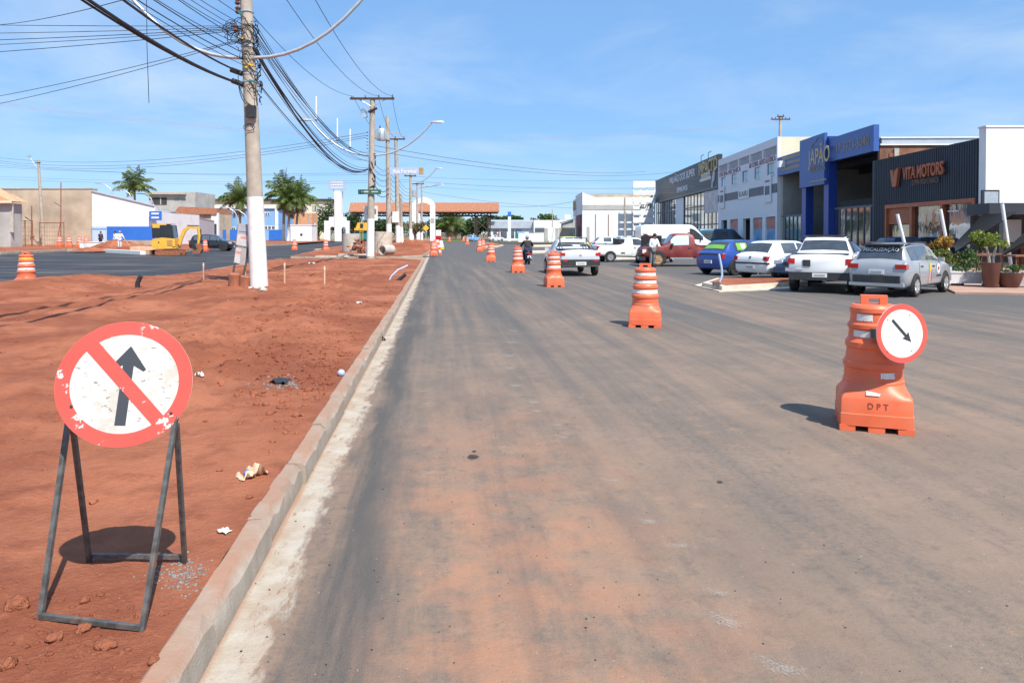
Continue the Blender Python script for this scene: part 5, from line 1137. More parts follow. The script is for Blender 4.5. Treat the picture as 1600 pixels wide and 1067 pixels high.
# black car nose to the pickup, bonnet up
hd = R(248); c = Car('black_car', 'black car with raised bonnet parked nose out behind the man in pale shirt', 'hatch', G(1011, 413) + Vector((.9, 2.4, 0)), hd, 'paint_black')
c.body(); c.frame((.23, .6), (2.26, 2.82)); c.windows([(.95, 1.72), (1.8, 2.68)]); c.wheels((.66, 3.04), .29, .18); c.nose(.7); c.tail(.8)
hb = MB(); hb.b2((1.0, -.6, 1.0), (1.06, .6, 1.62)); hb.build('bonnet', M['paint_black'], c.r)
# white van
hd = R(6); c = Car('white_van', 'tall white delivery van parked behind the red pickup', 'van', G(1000, 400) + Vector((2.95, .8, 0)), hd, 'paint_white', 'van', sc=1.04)
c.body(); c.top('windscreen', 'glass_tint', 4.18, 4.95); c.windows([(3.72, 4.78)], t0=4.1, t1=4.78, mat='glass_dark', skews=[-.0]); c.doors([(3.6, 4.75)]); c.wheels((1.1, 4.75), .34, .22); c.tail(1.2, .4, .1); c.nose(.85); c.mirrors(4.55, M['ink'])
for side in (1, -1): c.patch('rubbing_strip', 'black_plastic', .6, 4.2, 2.9, 3.1, side, .008)
# white small pickup side on
hd = R(12); c = Car('small_pickup', 'small white pickup with dark cover parked beside the kerb strip', 'pickup', rear_at(927, 409, hd, 4.45), hd, 'paint_white', 'pickup truck')
c.body(); c.frame((1.74, 1.84), (2.9, 3.38)); c.windows([(2.3, 3.24)], mat='glass_dark'); c.doors([(2.2, 3.32)]); c.wheels((.82, 3.5), .31, .2); c.mirrors(3.1); c.tail(.88, .2, .14, .55, -.02, bumper='black_plastic'); c.nose()
c.bx('tonneau_cover', 'black_plastic', (.9, 0, 1.075), (1.55, 1.35, .03)); c.bx('cab_guard', 'black_plastic', (1.62, 0, 1.24), (.3, 1.1, .32))
for side in (1, -1): c.patch('side_badge', 'black_plastic', 1.5, 1.75, 2.5, 2.8, side, .008)
# silver pickup driving away
hd = R(97); c = Car('driving_pickup', 'silver white pickup with ladder rack driving away beside the barrels', 'pickup', rear_at(907, 432, hd, 4.45), hd, 'paint_silver2', 'pickup truck', 'moving vehicles', sc=1.0)
c.body(); c.frame((1.74, 1.84), (2.9, 3.38)); c.windows([(2.3, 3.24)], mat='glass_dark'); c.doors([(2.2, 3.32)]); c.wheels((.82, 3.5), .31, .2); c.mirrors(3.1); c.tail(.90, .13, .20, .52, -.1, bumper='black_plastic', bz=.56); c.nose()
for sy in (-.62, .62): c.bx('bumper_lamp', 'red_lens', (-.06, sy, .63), (.03, .16, .07))
c.bx('badge', 'chrome', (.02, 0, .84), (.05, .09, .07)); c.bx('bed_cover', 'ink', (.9, 0, 1.08), (1.5, 1.4, .03)); c.bx('sill_guard', 'black_plastic', (1.6, .82, .34), (2.2, .06, .12))
rk = MB()
for y in (-.66, .66): rk.tube([(.35 - 2.22, y, 1.05), (1.5 - 2.22, y * .86, 1.52)], .02, 6); rk.tube([(1.5 - 2.22, y * .86, 1.05), (1.5 - 2.22, y * .86, 1.56)], .02, 6)
rk.tube([(1.5 - 2.22, -.57, 1.55), (1.5 - 2.22, .57, 1.55)], .02, 6); rk.tube([(.9 - 2.22, -.62, 1.28), (.9 - 2.22, .62, 1.28)], .02, 6); rk.build('rack', M['steel_dark'], c.r)
# roof rack frame standing behind (ladder on another pickup)
# black SUV on the left
hd = R(4); c = Car('black_suv', 'black off road car with white lettered tyres beside the excavator', 'suv', G(322, 392.8) + Vector((.3, .9, 0)), hd, 'paint_black', 'car', 'vehicles of the work site')
c.body(); c.frame((.18, .34), (2.52, 3.02)); c.windows([(.5, 1.2), (1.3, 2.0), (2.06, 2.92)], mat='glass_tint'); c.doors([(1.2, 2.02), (2.05, 3.0)]); c.wheels((.75, 3.35), .36, .24, 'black_plastic'); c.tail(1.0); c.nose(.82, .3, .18); c.mirrors(2.75); c.bx('amber_lamp', 'amber_lens', (4.02, -.84, .8), (.12, .04, .1))
# partly hidden cars
def simple(name, label, kind, px, py, hd, paint, sc=1.0, front_=False, cat='car', group='parked vehicles'):
    hd = R(hd); L = shape(kind)[-1][0]; c = Car(name, label, kind, rear_at(px, py, hd, -L if front_ else L), hd, paint, cat, group, sc)
    c.body(); k = kind
    c.frame((.2, .44), (2.5, 3.0)) if k in ('wagon', 'suv') else c.frame((.23, .6), (2.26, 2.82)) if k == 'hatch' else c.top('windscreen', 'glass_tint', 4.18, 4.95)
    if k != 'van': c.windows([(.95, 1.75), (1.85, 2.7)]); c.doors([(.95, 1.8), (1.82, 2.75)])
    else: c.windows([(.6, 1.8), (2.0, 3.4), (3.7, 4.7)], t0=4.1, t1=4.7)
    c.wheels((.68, 3.1) if k != 'van' else (1.1, 4.75), .3, .19); c.nose(); c.tail(.85); return c
simple('blue_sedan', 'dark blue car parked right in front of the copper framed shop window', 'wagon', 1375, 412, 20, 'paint_dblue')
simple('blue_compact', 'blue compact car showing its nose beside the white hatchback', 'hatch', 1236, 441, 215, 'paint_dblue', 1.0, True)
simple('pale_car', 'pale grey car parked behind the small white pickup', 'hatch', 925, 393.5, 6, 'paint_pale')
simple('yellow_car', 'yellow green car waiting beyond the driving pickup', 'hatch', 866, 392.5, 12, 'paint_yellow', 1.0)
simple('dark_car', 'dark car behind the small white pickup cabin', 'suv', 985, 398, 8, 'paint_black', 1.0)
simple('blue_minibus', 'blue minibus behind the nose of the white van', 'van', 1086, 391, 6, 'paint_teal', .96, cat='van')
simple('far_blue_car', 'distant light blue car at the bend under the gateway', 'hatch', 733, 377.5, 60, 'wall_blue', group='distant vehicles')
simple('far_white_car', 'distant white car beyond the grass verge', 'hatch', 764, 377, 30, 'paint_white', group='distant vehicles')
simple('grey_car', 'grey car behind the pale car near the white corner building', 'hatch', 945, 389, 10, 'paint_silver')

# mini excavator
g = G(262, 399.5); q = thing('mini_excavator', 'yellow mini excavator with black cab and rusty bucket working at the kerb', 'excavator', g, R(8)); q.scale = (.88, .88, .92)
for y, nm in ((-.72, 0), (.72, 1)):
    mb = MB(); prof = [(-1.0, .06), (-1.15, .28), (-1.0, .48), (1.0, .48), (1.15, .28), (1.0, .06)]; mb.prism(prof, lambda a, b, d: (a, d, b), y - .17, y + .17); t = mb.build('track', M['rusty'], q); t.location = (.3, 0, 0)
    lg = MB()
    for k in range(15): lg.box((-.95 + k * .14 + .3, y, .49), (.07, .36, .03)); lg.box((-.95 + k * .14 + .3, y, .04), (.07, .36, .03))
    lg.build('track_pads', M['rusty'], t).location = (-.3, 0, 0)
MB().box((.3, 0, .42), (1.0, 1.1, .3)).build('undercarriage', M['steel_dark'], q)
bd = MB(); bd.prism([(-1.05, .60), (-1.1, .75), (-1.05, 1.42), (-.3, 1.55), (.85, 1.45), (.9, .62)], lambda a, b, d: (a, d, b), -.78, .78); bd.build('house', M['excavator'], q)
MB().box((.45, -.79, 1.1), (.5, .04, .5)).build('side_hatch', M['ochre'], q); MB().box((-.5, -.79, 1.15), (.1, .03, .12)).build('badge', M['ink'], q); MB().box((.78, -.6, 1.05), (.22, .5, .5)).build('tank', M['excavator'], q)
MB().prism([(-1.05, 1.5), (-1.1, 2.5), (-.95, 2.62), (.55, 2.62), (.72, 1.5)], lambda a, b, d: (a, d, b), -.6, .62).build('cab_glass', M['paint_black'], q)
fr = MB()
for x0, x1 in ((-1.06, -1.1), (-.25, -.22), (.70, .56)):
    for y in (-.61, .63): fr.tube([(x0, y, 1.5), (x1, y, 2.6)], .04, 6)
fr.build('cab_frame', M['ink'], q); MB().box((-.5, 0, 2.66), (1.2, 1.26, .1)).build('cab_roof', M['excavator'], q); MB().box((-.78, -.62, 2.5), (.62, .03, .24)).build('roof_band', M['excavator'], q); MB().box((-.2, 0, 2.70), (1.5, 1.2, .03)).build('roof_panel', M['ink'], q)
bm = MB(); bpts = [(1.0, .95), (1.15, 1.5), (1.45, 2.2), (1.75, 2.42), (2.3, 2.40), (2.7, 2.3)]
bm.loft([[Vector((x - .10 * (z < 2.3), -.1, z + .10)), Vector((x + .12, -.1, z - .11)), Vector((x + .12, .1, z - .11)), Vector((x - .10 * (z < 2.3), .1, z + .10))] for x, z in bpts]); bm.build('boom', M['excavator'], q, 40)
am = MB(); am.tube([(2.62, 0, 2.45), (2.72, 0, 1.7), (2.62, 0, .95)], [.15, .13, .1], 6); am.build('dipper_arm', M['excavator'], q, 40); cy = MB(); cy.tube([(1.7, 0, 2.58), (2.7, 0, 2.55)], .06, 8); cy.tube([(2.86, 0, 2.3), (2.84, 0, 1.3)], .055, 8); cy.build('hydraulic_ram', M['steel_dark'], q)
bk = MB(); bk.prism([(2.45, 1.0), (2.9, 1.05), (3.0, .5), (2.85, .2), (2.2, .18), (2.25, .4), (2.65, .55)], lambda a, b, d: (a, d, b), -.35, .35); bk.build('bucket', M['rusty'], q)
bl = MB(); bl.b2((-1.25, -.9, .1), (-1.15, .9, .5)); bl.build('dozer_blade', M['rusty'], q)
# work truck far behind the concrete pipes
g = G(566, 382); q = thing('work_truck', 'yellow and teal work truck seen from behind beyond the concrete pipes', 'truck', g, R(90))
MB().b2((-.2, -1.15, .9), (4.5, 1.15, 2.3)).build('tank', M['teal'], q); MB().b2((-.5, -1.2, 2.3), (4.2, 1.2, 2.7)).build('deck', M['excavator'], q); MB().prism([(-1.1, 2.7), (1.1, 2.7), (.8, 3.6), (-.8, 3.6)], lambda a, b, d: (d, a, b), .2, 1.6).build('hopper', M['excavator'], q)
MB().b2((-.55, -.25, 2.7), (-.35, .25, 3.4)).build('hatch', M['ink'], q); ld = MB()
for y in (-.25, .25): ld.tube([(-.62, y, .6), (-.62, y, 2.7)], .04, 5)
for k in range(6): ld.tube([(-.62, -.25, .7 + k * .35), (-.62, .25, .7 + k * .35)], .03, 5)
ld.build('ladder', M['yellow_sign'], q); MB().b2((-.4, -1.1, .5), (4.6, 1.1, .9)).build('chassis', M['ink'], q)
for x in (.6, 3.6):
    for y in (-.95, .95): MB().lathe([(.2, -.15), (.5, -.15), (.5, .15), (.2, .15)], 18, (x, y, .5), m=Matrix.Rotation(R(90), 3, 'X')).build('wheel', M['rubber'], q, 40)
# ================================================================ barrels
def sq(r, k, n=40, p=2.0):
    out = []
    for i in range(n):
        a = 2 * math.pi * i / n; c, s = math.cos(a), math.sin(a); q = (abs(c) ** p + abs(s) ** p) ** (-1 / p); out.append(Vector((r * q * c, r * q * s, k)))
    return out
def barrel_meshes():
    mb = MB(); rings = []
    for r, z, p in [(.295, .05, 14), (.297, .15, 14), (.291, .155, 14), (.289, .275, 14), (.284, .295, 11), (.268, .33, 5), (.253, .37, 2.6), (.247, .395, 2.1), (.25, .415, 2), (.24, .43, 2), (.235, .52, 2), (.249, .535, 2), (.249, .575, 2), (.228, .60, 2), (.217, .69, 2), (.232, .71, 2), (.231, .75, 2), (.206, .785, 2), (.199, .86, 2), (.213, .875, 2), (.212, .905, 2), (.193, .925, 2), (.186, 1.0, 2), (.196, 1.015, 2), (.194, 1.05, 2), (.175, 1.075, 2), (.15, 1.08, 2)]:
        rings.append(sq(r, z, 40, p))
    mb.loft(rings); rings = None
    for sx in (-1, 1):
        for sy in (-1, 1): mb.box((sx * .228, sy * .228, .026), (.125, .125, .05))
    for a in range(4):
        Rm = Matrix.Rotation(R(90 * a), 3, 'Z'); mb.box(Rm @ Vector((0, -.26, .026)), (.13, .06, .05), Rm)
    return mb
bb = barrel_meshes(); bme = bpy.data.meshes.new('drum'); bme.from_pydata(bb.v, [], bb.f)
fixn(bme); bme.materials.append(M['orange'])
for p_ in bme.polygons: p_.use_smooth = True
bme.set_sharp_from_angle(angle=R(30))
def band_mesh(z0, z1, r0, r1, a0, a1, seed):
    rn = random.Random(seed); mb = MB(); n = 22; vs = []
    for i in range(n + 1):
        a = a0 + (a1 - a0) * i / n; j0 = max(0, rn.gauss(-.004, .007)); j1 = max(0, rn.gauss(-.006, .005))
        for z, q in ((z0 + j0, 0), (z1 - j1, 1)):
            k = (z - z0) / (z1 - z0); r = r0 + (r1 - r0) * k + .0025; vs.append((r * math.cos(a), r * math.sin(a), z))
    mb.add(vs, [(2 * i, 2 * i + 2, 2 * i + 3, 2 * i + 1) for i in range(n)]); me = bpy.data.meshes.new('reflective_band'); me.from_pydata(mb.v, [], mb.f); fixn(me); me.materials.append(M['reflective']); return me
BZ = [(.445, .51, .2395, .2357), (.61, .68, .2273, .2187), (.795, .85, .2052, .1998), (.935, .99, .1922, .1868)]
BANDS = [[band_mesh(*BZ[i], 0, 2 * math.pi, i * 10 + k) for k in range(3)] for i in range(4)]
PART = [[band_mesh(*BZ[i], R(a), R(c), i * 7 + 50) for i in range(4)] for a, c in ((-120, 40), (-100, 10))]
hm = MB()
for x in (-.075, .075): hm.box((x, 0, 1.105), (.06, .085, .06))
hm.box((0, 0, 1.145), (.215, .085, .028)); hme = bpy.data.meshes.new('handle'); hme.from_pydata(hm.v, [], hm.f); fixn(hme); hme.materials.append(M['orange'])
def barrel(px, py, label, rot=0.0, group='orange traffic barrels on the avenue', bands=(1, 2, 3), full=True, loc=None, z=0.0, sc=1.0):
    q = thing('traffic_barrel', label, 'traffic barrel', loc if loc is not None else G(px, py, z) + Vector((0, .25, 0)), rot, group); q.scale = (sc,) * 3
    def ad(n, me): o = bpy.data.objects.new(n, me); C.objects.link(o); o.parent = q; return o
    ad('drum', bme); ad('handle', hme)
    for i in bands: ad('reflective_band', BANDS[i][(i + int(px)) % 3] if full else PART[int(px) % 2][i])
    return q
b1 = barrel(1373, 681, 'orange traffic barrel carrying the round arrow sign', R(-20), bands=(), loc=G(1374, 678) + Vector((.09, .30, 0)))
def patch_on(z0, z1, r0, r1, a0, a1, sd): o = bpy.data.objects.new('reflective_scrap', band_mesh(z0, z1, r0, r1, R(a0), R(a1), sd)); C.objects.link(o); o.parent = b1
patch_on(.94, 1.0, .1922, .186, -140, -98, 1); patch_on(.80, .855, .2052, .1998, -146, -96, 2); patch_on(.455, .505, .2392, .236, -82, -52, 3)
sc_ = MB(); sc_.add([(-.085, -.287, .318), (.02, -.2865, .316), (.03, -.279, .334), (-.01, -.274, .342), (-.08, -.268, .352)], [(0, 1, 2, 3, 4)]); sc_.build('reflective_scrap', M['reflective'], b1)
text('D P T', .075, M['faded_ink'], Matrix(((1, 0, 0, .01), (0, 0, -1, -.2925), (0, 1, 0, .225), (0, 0, 0, 1))), b1, ext=.0008, width=.16)
barrel(1012, 512, 'orange barrel with torn third stripe standing before the red pickup', R(-12), bands=(3, 2, 1)); barrel(866, 448.5, 'orange barrel beside the driving silver pickup', R(10))
barrel(809, 426, 'orange barrel next to the motorcyclist', R(5)); barrel(767, 409, 'orange barrel standing alone between motorcyclist and far pair', R(0))
barrel(749, 393, 'front barrel of the pair at the tip of the far traffic islet', R(12)); barrel(754.5, 390.5, 'rear barrel of the pair at the far traffic islet', R(20)); barrel(730, 382.7, 'small distant barrel in the lane before the far bend', R(0))
barrel(724, 377.5, 'tiny barrel at the bend under the gateway', 0); barrel(702, 378, 'tiny barrel on the verge under the gateway', 0)
barrel(677, 400, 'orange barrel with striped board leaning on it at the island gap', R(15)); barrel(680, 391.5, 'orange barrel behind the leaning striped board', R(15))
barrel(33, 454, 'orange barrel with yellow taped top at the side road corner', R(8), 'orange barrels along the side road', bands=(1, 2))
q = [o for o in C.objects if o.get('label', '').startswith('orange barrel with yellow taped')][0]; o = bpy.data.objects.new('warning_tape', band_mesh(*BZ[3], 0, 6.283, 77)); o.data.materials.clear(); o.data.materials.append(M['yellow_sign']); C.objects.link(o); o.parent = q
for px, py, lb in ((91, 386, 'outermost barrel of the row under the fence post'), (106, 386.5, 'second barrel of the row before the beige wall'), (122, 386, 'third barrel of the row before the beige wall'), (133, 384.5, 'barrel of the row next to the white shed gate')): barrel(px, py, lb, R(px), 'orange barrels stored by the beige wall', z=.22, sc=1.12)
barrel(319, 393, 'orange barrel in front of the black off road car', 0, 'orange barrels along the side road'); barrel(459, 391, 'orange barrel on the side road right of the street pole', R(20), 'orange barrels along the side road'); barrel(508, 393, 'orange barrel on the side road before the white monument', R(30), 'orange barrels along the side road')
g = G(499, 376); q = thing('traffic_cone', 'small orange cone by the white hut', 'cone', g); MB().lathe([(.3, .0), (.3, .05), (.2, .06), (.05, 1.1)], 16).build('cone', M['orange'], q); MB().lathe([(.152, .4), (.11, .7)], 16, cap=False).build('stripe', M['reflective'], q)
# striped board, red and white signs at the gap
g = G(686, 399); q = thing('leaning_board', 'orange and white striped board leaning on the barrel', 'board', g, 0)
d0, d1 = Vector((.15, 0, .02)), Vector((-.12, .05, 1.25))
for k in range(6):
    mb = MB(); a, c = d0.lerp(d1, k / 6), d0.lerp(d1, (k + 1) / 6 - .004); mb.add([a + Vector((-.1, 0, 0)), a + Vector((.1, 0, 0)), c + Vector((.1, 0, 0)), c + Vector((-.1, 0, 0))] + [v + Vector((0, .03, 0)) for v in (a + Vector((-.1, 0, 0)), a + Vector((.1, 0, 0)), c + Vector((.1, 0, 0)), c + Vector((-.1, 0, 0)))], [(0, 1, 2, 3), (7, 6, 5, 4), (0, 4, 5, 1), (1, 5, 6, 2), (2, 6, 7, 3), (3, 7, 4, 0)]); mb.build('stripe', M['orange' if k % 2 == 0 else 'reflective'], q)
q = thing('works_sign', 'white and red works sign board behind the island gap', 'sign', Vector((front(685, 88), 88, 0))); MB().b2((-.32, 0, 1.1), (.32, .05, 2.2)).build('plate', M['white_sign'], q); MB().b2((-.33, -.01, .75), (.33, .04, 1.5)).build('lower_plate', M['red_lens'], q); MB().b2((-.28, .01, 0), (-.22, .05, .8)).build('leg', M['galv'], q); MB().b2((.22, .01, 0), (.28, .05, .8)).build('leg', M['galv'], q)
q = thing('barrier_block', 'pale yellow and orange barrier block behind the island gap', 'barrier', Vector((front(689, 82), 82, 0))); MB().lathe([(.35, 0), (.33, .3), (.2, .9), (.18, 1.0)], 14).build('drum', M['reflective'], q); MB().lathe([(.36, .0), (.345, .28)], 14, cap=False).build('skirt', M['yellow_sign'], q)
q = thing('warning_diamond', 'yellow diamond road sign by the portal', 'sign', Vector((front(665.5, 110), 110, 0))); MB().tube([(0, .05, 0), (0, .05, 2.7)], .05, 6).build('post', M['galv'], q); MB().prism([(-.5, 2.6), (0, 2.1), (.5, 2.6), (0, 3.1)], lambda a, c, d: (a, d, c), -.02, .02).build('plate', M['yellow_sign'], q)

# ================================================================ signs
def worn_sign(name, col, amt=.585, edge=True):
    t = NT(name); n = t.noise(11, 6, .68); n2 = t.noise(2.6, 3); x, y, z = t.xyz()
    corner = t.math('MULTIPLY', t.ramp(x, .06, .26), t.ramp(z, -.05, -.26)) if edge else 0.0
    f = t.math('ADD', n, t.math('MULTIPLY', n2, .22)); f = t.math('ADD', f, t.math('MULTIPLY', corner, .22)) if edge else f
    c = t.mix(t.ramp(f, amt + .14, amt + .19), t.mix(t.ramp(n2, .3, .7), tuple(v * .85 for v in col), col), (.80, .74, .70)); t.set(t.p.inputs['Base Color'], c); t.p.inputs['Roughness'].default_value = .4; M[name] = t.m
worn_sign('sign_red', (.74, .085, .06)); worn_sign('sign_black', (.045, .05, .058), .66, False)
def worn_white():
    t = NT('sign_white'); n = t.noise(9, 7, .7); n2 = t.noise(24, 4, .6, stretch=(1, 1, 2.5)); c = t.mix(t.ramp(n, .48, .62, 0, .7), (.60, .58, .53), (.44, .40, .33)); c = t.mix(t.ramp(n2, .60, .66, 0, .85), c, (.16, .14, .12)); t.set(t.p.inputs['Base Color'], c); t.p.inputs['Roughness'].default_value = .4; M['sign_white'] = t.m
worn_white(); m('sign_red_clean', (.66, .10, .075), .4, .08, 6)
def disc(parent, r, mat, y, th=.003, name='plate', n=64):
    mb = MB(); mb.prism([(r * math.cos(2 * math.pi * k / n), r * math.sin(2 * math.pi * k / n)) for k in range(n)], lambda a, c, d: (a, d, c), y, y + th); return mb.build(name, M[mat], parent)
def ringm(parent, r0, r1, mat, y, th=.0015, n=64):
    mb = MB()
    for k in range(n):
        a, c = 2 * math.pi * k / n, 2 * math.pi * (k + 1) / n; mb.add([(r0 * math.cos(a), y, r0 * math.sin(a)), (r1 * math.cos(a), y, r1 * math.sin(a)), (r1 * math.cos(c), y, r1 * math.sin(c)), (r0 * math.cos(c), y, r0 * math.sin(c))], [(0, 1, 2, 3)])
    return mb.build('red_ring', M[mat], parent)
def rot2(pts, a): return [(x * math.cos(a) - z * math.sin(a), x * math.sin(a) + z * math.cos(a)) for x, z in pts]
# no straight ahead sign on its stand
fl_, fr_, rl_, rr_ = GS(62, 967), GS(221, 986), GS(140, 877), GS(289, 879)
hl, hr = P(107, 655, (fl_.y + rl_.y) / 2 - .02), P(272, 668, (fr_.y + rr_.y) / 2 - .02)
base = (fl_ + fr_ + rl_ + rr_) / 4
st = thing('sign_stand', 'folding square tube steel stand on red soil carrying the no straight ahead sign', 'sign stand', base)
def bar(a, b, name, w=.02):
    a, b = a - base, b - base; d = (b - a).normalized(); y = Vector((0, 1, 0)); x = d.cross(y).normalized(); y = x.cross(d); h = w / 2
    mb = MB(); mb.loft([[p + x * sx * h + y * sy * h for sx, sy in ((-1, -1), (1, -1), (1, 1), (-1, 1))] for p in (a, b)]); return mb.build(name, M['steel_dark'], st)
up = Vector((0, 0, .012)); ext = lambda f, h, k: h + (h - f) * k
bar(fl_ - up, ext(fl_, hl, .12), 'front_leg', .019); bar(fr_ - up, ext(fr_, hr, .2), 'front_leg', .019); bar(rl_ - up, hl + Vector((0, .022, .01)), 'rear_leg', .019); bar(rr_ - up, hr + Vector((0, .022, .01)), 'rear_leg', .019)
bar(fl_ + up * 1.2, fr_ + up * 1.2 + (fr_ - fl_) * -.01, 'front_crossbar', .019); bar(rl_ + up * 2.4, rr_ + up * 2.4, 'rear_crossbar', .019); bar(ext(fl_, hl, .1), ext(fr_, hr, .1), 'top_crossbar', .018)
nf = ((fl_ + fr_) / 2); nh = (hl + hr) / 2; axis = (nh - nf).normalized()
cpt = P(196, 599, nh.y - .045)
sg = thing('prohibition_sign', 'round worn red ringed sign with crossed out straight ahead arrow', 'road sign', cpt - Vector((0, .0, 0)), 0)
tilt = math.atan2((nh - nf).y, (nh - nf).z) + R(9)
sg.rotation_euler = (R(-14), 0, R(20)); RA = cpt.y * 97 / FPX
disc(sg, RA, 'sign_white', -.0, .003); ringm(sg, RA * .79, RA * .998, 'sign_red', -.0018)
aw = R(-6); s_ = RA
arrow = [(-.075, -.66), (.085, -.66), (.085, .29), (.24, .20), (.275, .235), (.005, .60), (-.265, .235), (-.23, .20), (-.075, .29)]
mb = MB(); pts = rot2([(x * s_, z * s_) for x, z in arrow], aw); mb.add([(x, -.0015, z) for x, z in pts], [(0, 1, 2, 8), (8, 2, 3, 4, 5, 6, 7)]); mb.build('arrow', M['sign_black'], sg)
ba = R(-52); h = .105 * s_; Lr = .80 * s_; pts = rot2([(-Lr, -h), (Lr, -h), (Lr, h), (-Lr, h)], ba); mb = MB().add([(x, -.003, z) for x, z in pts], [(0, 1, 2, 3)]); mb.build('diagonal_bar', M['sign_red'], sg)
for px, pz in ((-.75, -.30), (.68, -.52)): MB().lathe([(.006, 0), (.006, .005), (.001, .006)], 8, (px * s_, -.003, pz * s_), m=Matrix.Rotation(R(90), 3, 'X')).build('bolt', M['ink'], sg)
# arrow sign on the barrel
cp = P(1409.5, 521, b1.location.y - .36); sg2 = thing('arrow_sign', 'round red ringed sign with black arrow pointing down right on the barrel', 'road sign', cp, R(9)); RA = 46 * cp.y / FPX
sg2.rotation_euler = (R(-3), 0, R(12)); disc(sg2, RA, 'white_sign', 0, .004); ringm(sg2, RA * .82, RA * .998, 'sign_red_clean', -.0018)
pts = rot2([(x * RA * .62, z * RA * .62) for x, z in [(-.085, -.85), (.085, -.85), (.085, .35), (.27, .30), (0, .85), (-.27, .30), (-.085, .35)]], R(-137)); mb = MB().add([(x - .01 * RA, -.0015, z + .02) for x, z in pts], [(0, 1, 2, 6), (6, 2, 3, 4, 5)]); mb.build('arrow', M['sign_black'], sg2)
for x, z in ((.3, .62), (.34, -.6), (-.55, .48), (-.6, -.6)): MB().lathe([(.004, 0), (.004, .004), (.001, .005)], 8, (x * RA, -.002, z * RA), m=Matrix.Rotation(R(90), 3, 'X')).build('rivet', M['ink'], sg2)
MB().b2((-.15, .004, -.05), (-.09, .2, .03)).build('bracket', M['steel_dark'], sg2)
# information boards by the street pole
gl, gr_ = GS(372, 446), GS(384, 441)
Yb = 21.3; q = thing('notice_board', 'leaning grey notice board on two posts in front of the whitewashed pole', 'notice board', Vector((front(372, Yb), Yb, gz(front(372, Yb), Yb))), 0); X = lambda px: front(px, Yb) - front(372, Yb); zb_ = q.location.z; Z = lambda py: hz(py, Yb) - zb_
def quad(name, mat, pts, y, parent=None): return MB().prism(pts, lambda a, c, d: (a, d, c), y, y + .02).build(name, M[mat], parent or q)
pl = quad('board', 'notice_grey', [(X(368.5), Z(383)), (X(386.8), Z(386.5)), (X(393.5), Z(352)), (X(372.5), Z(349))], 0); quad('print_panel', 'notice_pale', [(X(369.5), Z(382.5)), (X(386.2), Z(385.6)), (X(387.8), Z(368.5)), (X(371.2), Z(366.3))], -.012, pl); quad('title_print', 'notice_blue', [(X(373.6), Z(361)), (X(390.5), Z(363.5)), (X(391.4), Z(358.5)), (X(374.2), Z(356))], -.013, pl); quad('red_print', 'notice_red', [(X(376), Z(373)), (X(384), Z(374)), (X(384.6), Z(369.8)), (X(376.4), Z(368.8))], -.014, pl)
p2 = quad('lower_board', 'notice_grey', [(X(364.8), Z(411)), (X(382.5), Z(414.5)), (X(385), Z(388)), (X(368.3), Z(386))], .0); quad('print_panel', 'notice_pale', [(X(366), Z(410)), (X(374), Z(412)), (X(377), Z(388.5)), (X(369.3), Z(387.3))], -.012, p2); quad('red_print', 'notice_red', [(X(368), Z(396)), (X(376), Z(397.5)), (X(376.7), Z(393)), (X(368.6), Z(391.8))], -.014, p2)
lg = MB(); lg.tube([(X(361), .03, 0), (X(366), .03, Z(408)), (X(373), .03, Z(350))], .03, 6); lg.build('post', M['steel_dark'], q); lg = MB(); lg.tube([(X(377), .03, 0), (X(385), .03, Z(400)), (X(394), .03, Z(351))], .035, 6); lg.build('post', M['steel_dark'], q)
for px, py, h in ((361.5, 448, .38), (378, 450, .34)):
    g = GS(px, py); o = MB(); o.lathe([(.16, -.05), (.155, h * .9), (.12, h)], 10); o = o.build('concrete_footing', M['soil_brown'], None, 40); o.location = g + Vector((0, .2, 0)); o.rotation_euler = (R(4), R(8 if px > 370 else 3), .4); tag(o, 'soil covered footing stump left of the pole' if px < 370 else 'tilted soil covered footing stump at the notice board', 'footing', 'stumps at the notice board')

# ================================================================ poles
def pole(label, px, py, pytop, rb, rt, white_py=None, z0=.17, topx=None, Y=None, arms=True, cross=True, group='utility poles along the central island', name='utility_pole', mat='pole_concrete'):
    b0 = G(px, py, z0) if Y is None else Vector((front(px, Y), Y, z0)); H = hz(pytop, b0.y) - z0; dxp = ((topx or px) - px) * b0.y / FPX
    q = thing(name, label, 'utility pole', b0, 0, group); q['H'] = H
    MB().tube([(0, 0, -.2), (dxp * .5, 0, H * .5), (dxp, 0, H)], [rb, (rb + rt) / 2, rt], 16).build('shaft', M[mat], q, 60)
    if white_py:
        hw = hz(white_py, b0.y) - z0; MB().tube([(0, 0, .02), (dxp * hw / H, 0, hw)], [rb + .006, rb + (rt - rb) * hw / H + .006], 16, cap=False).build('whitewash', M['whitewash'], q, 60)
    return q, b0, H, dxp
def lamp_arm(q, at_, dx_, dz, sgn, L=1.0, head=True):
    a = Vector(at_); pts = []
    for k in range(11):
        t = k / 10; pts.append(a + Vector((sgn * dx_ * t, 0, dz * (t ** 2.2))))
    MB().tube(pts, .045 * L, 8).build('lamp_arm', M['galv'], q, 60)
    if head:
        e = pts[-1]; hm_ = MB(); hm_.loft([[e + Vector((sgn * x, y, z)) for y, z in ((-w, 0), (w, 0), (w * .8, h), (-w * .8, h))] for x, w, h in ((-.1, .06, .08), (.1, .13, .13), (.7, .13, .12), (.85, .06, .06))]); hd_ = hm_.build('lamp_head', M['galv'], q, 40)
        MB().box(e + Vector((sgn * .42, 0, -.02)), (.5, .2, .04)).build('lens', M['clear_lens'], hd_)
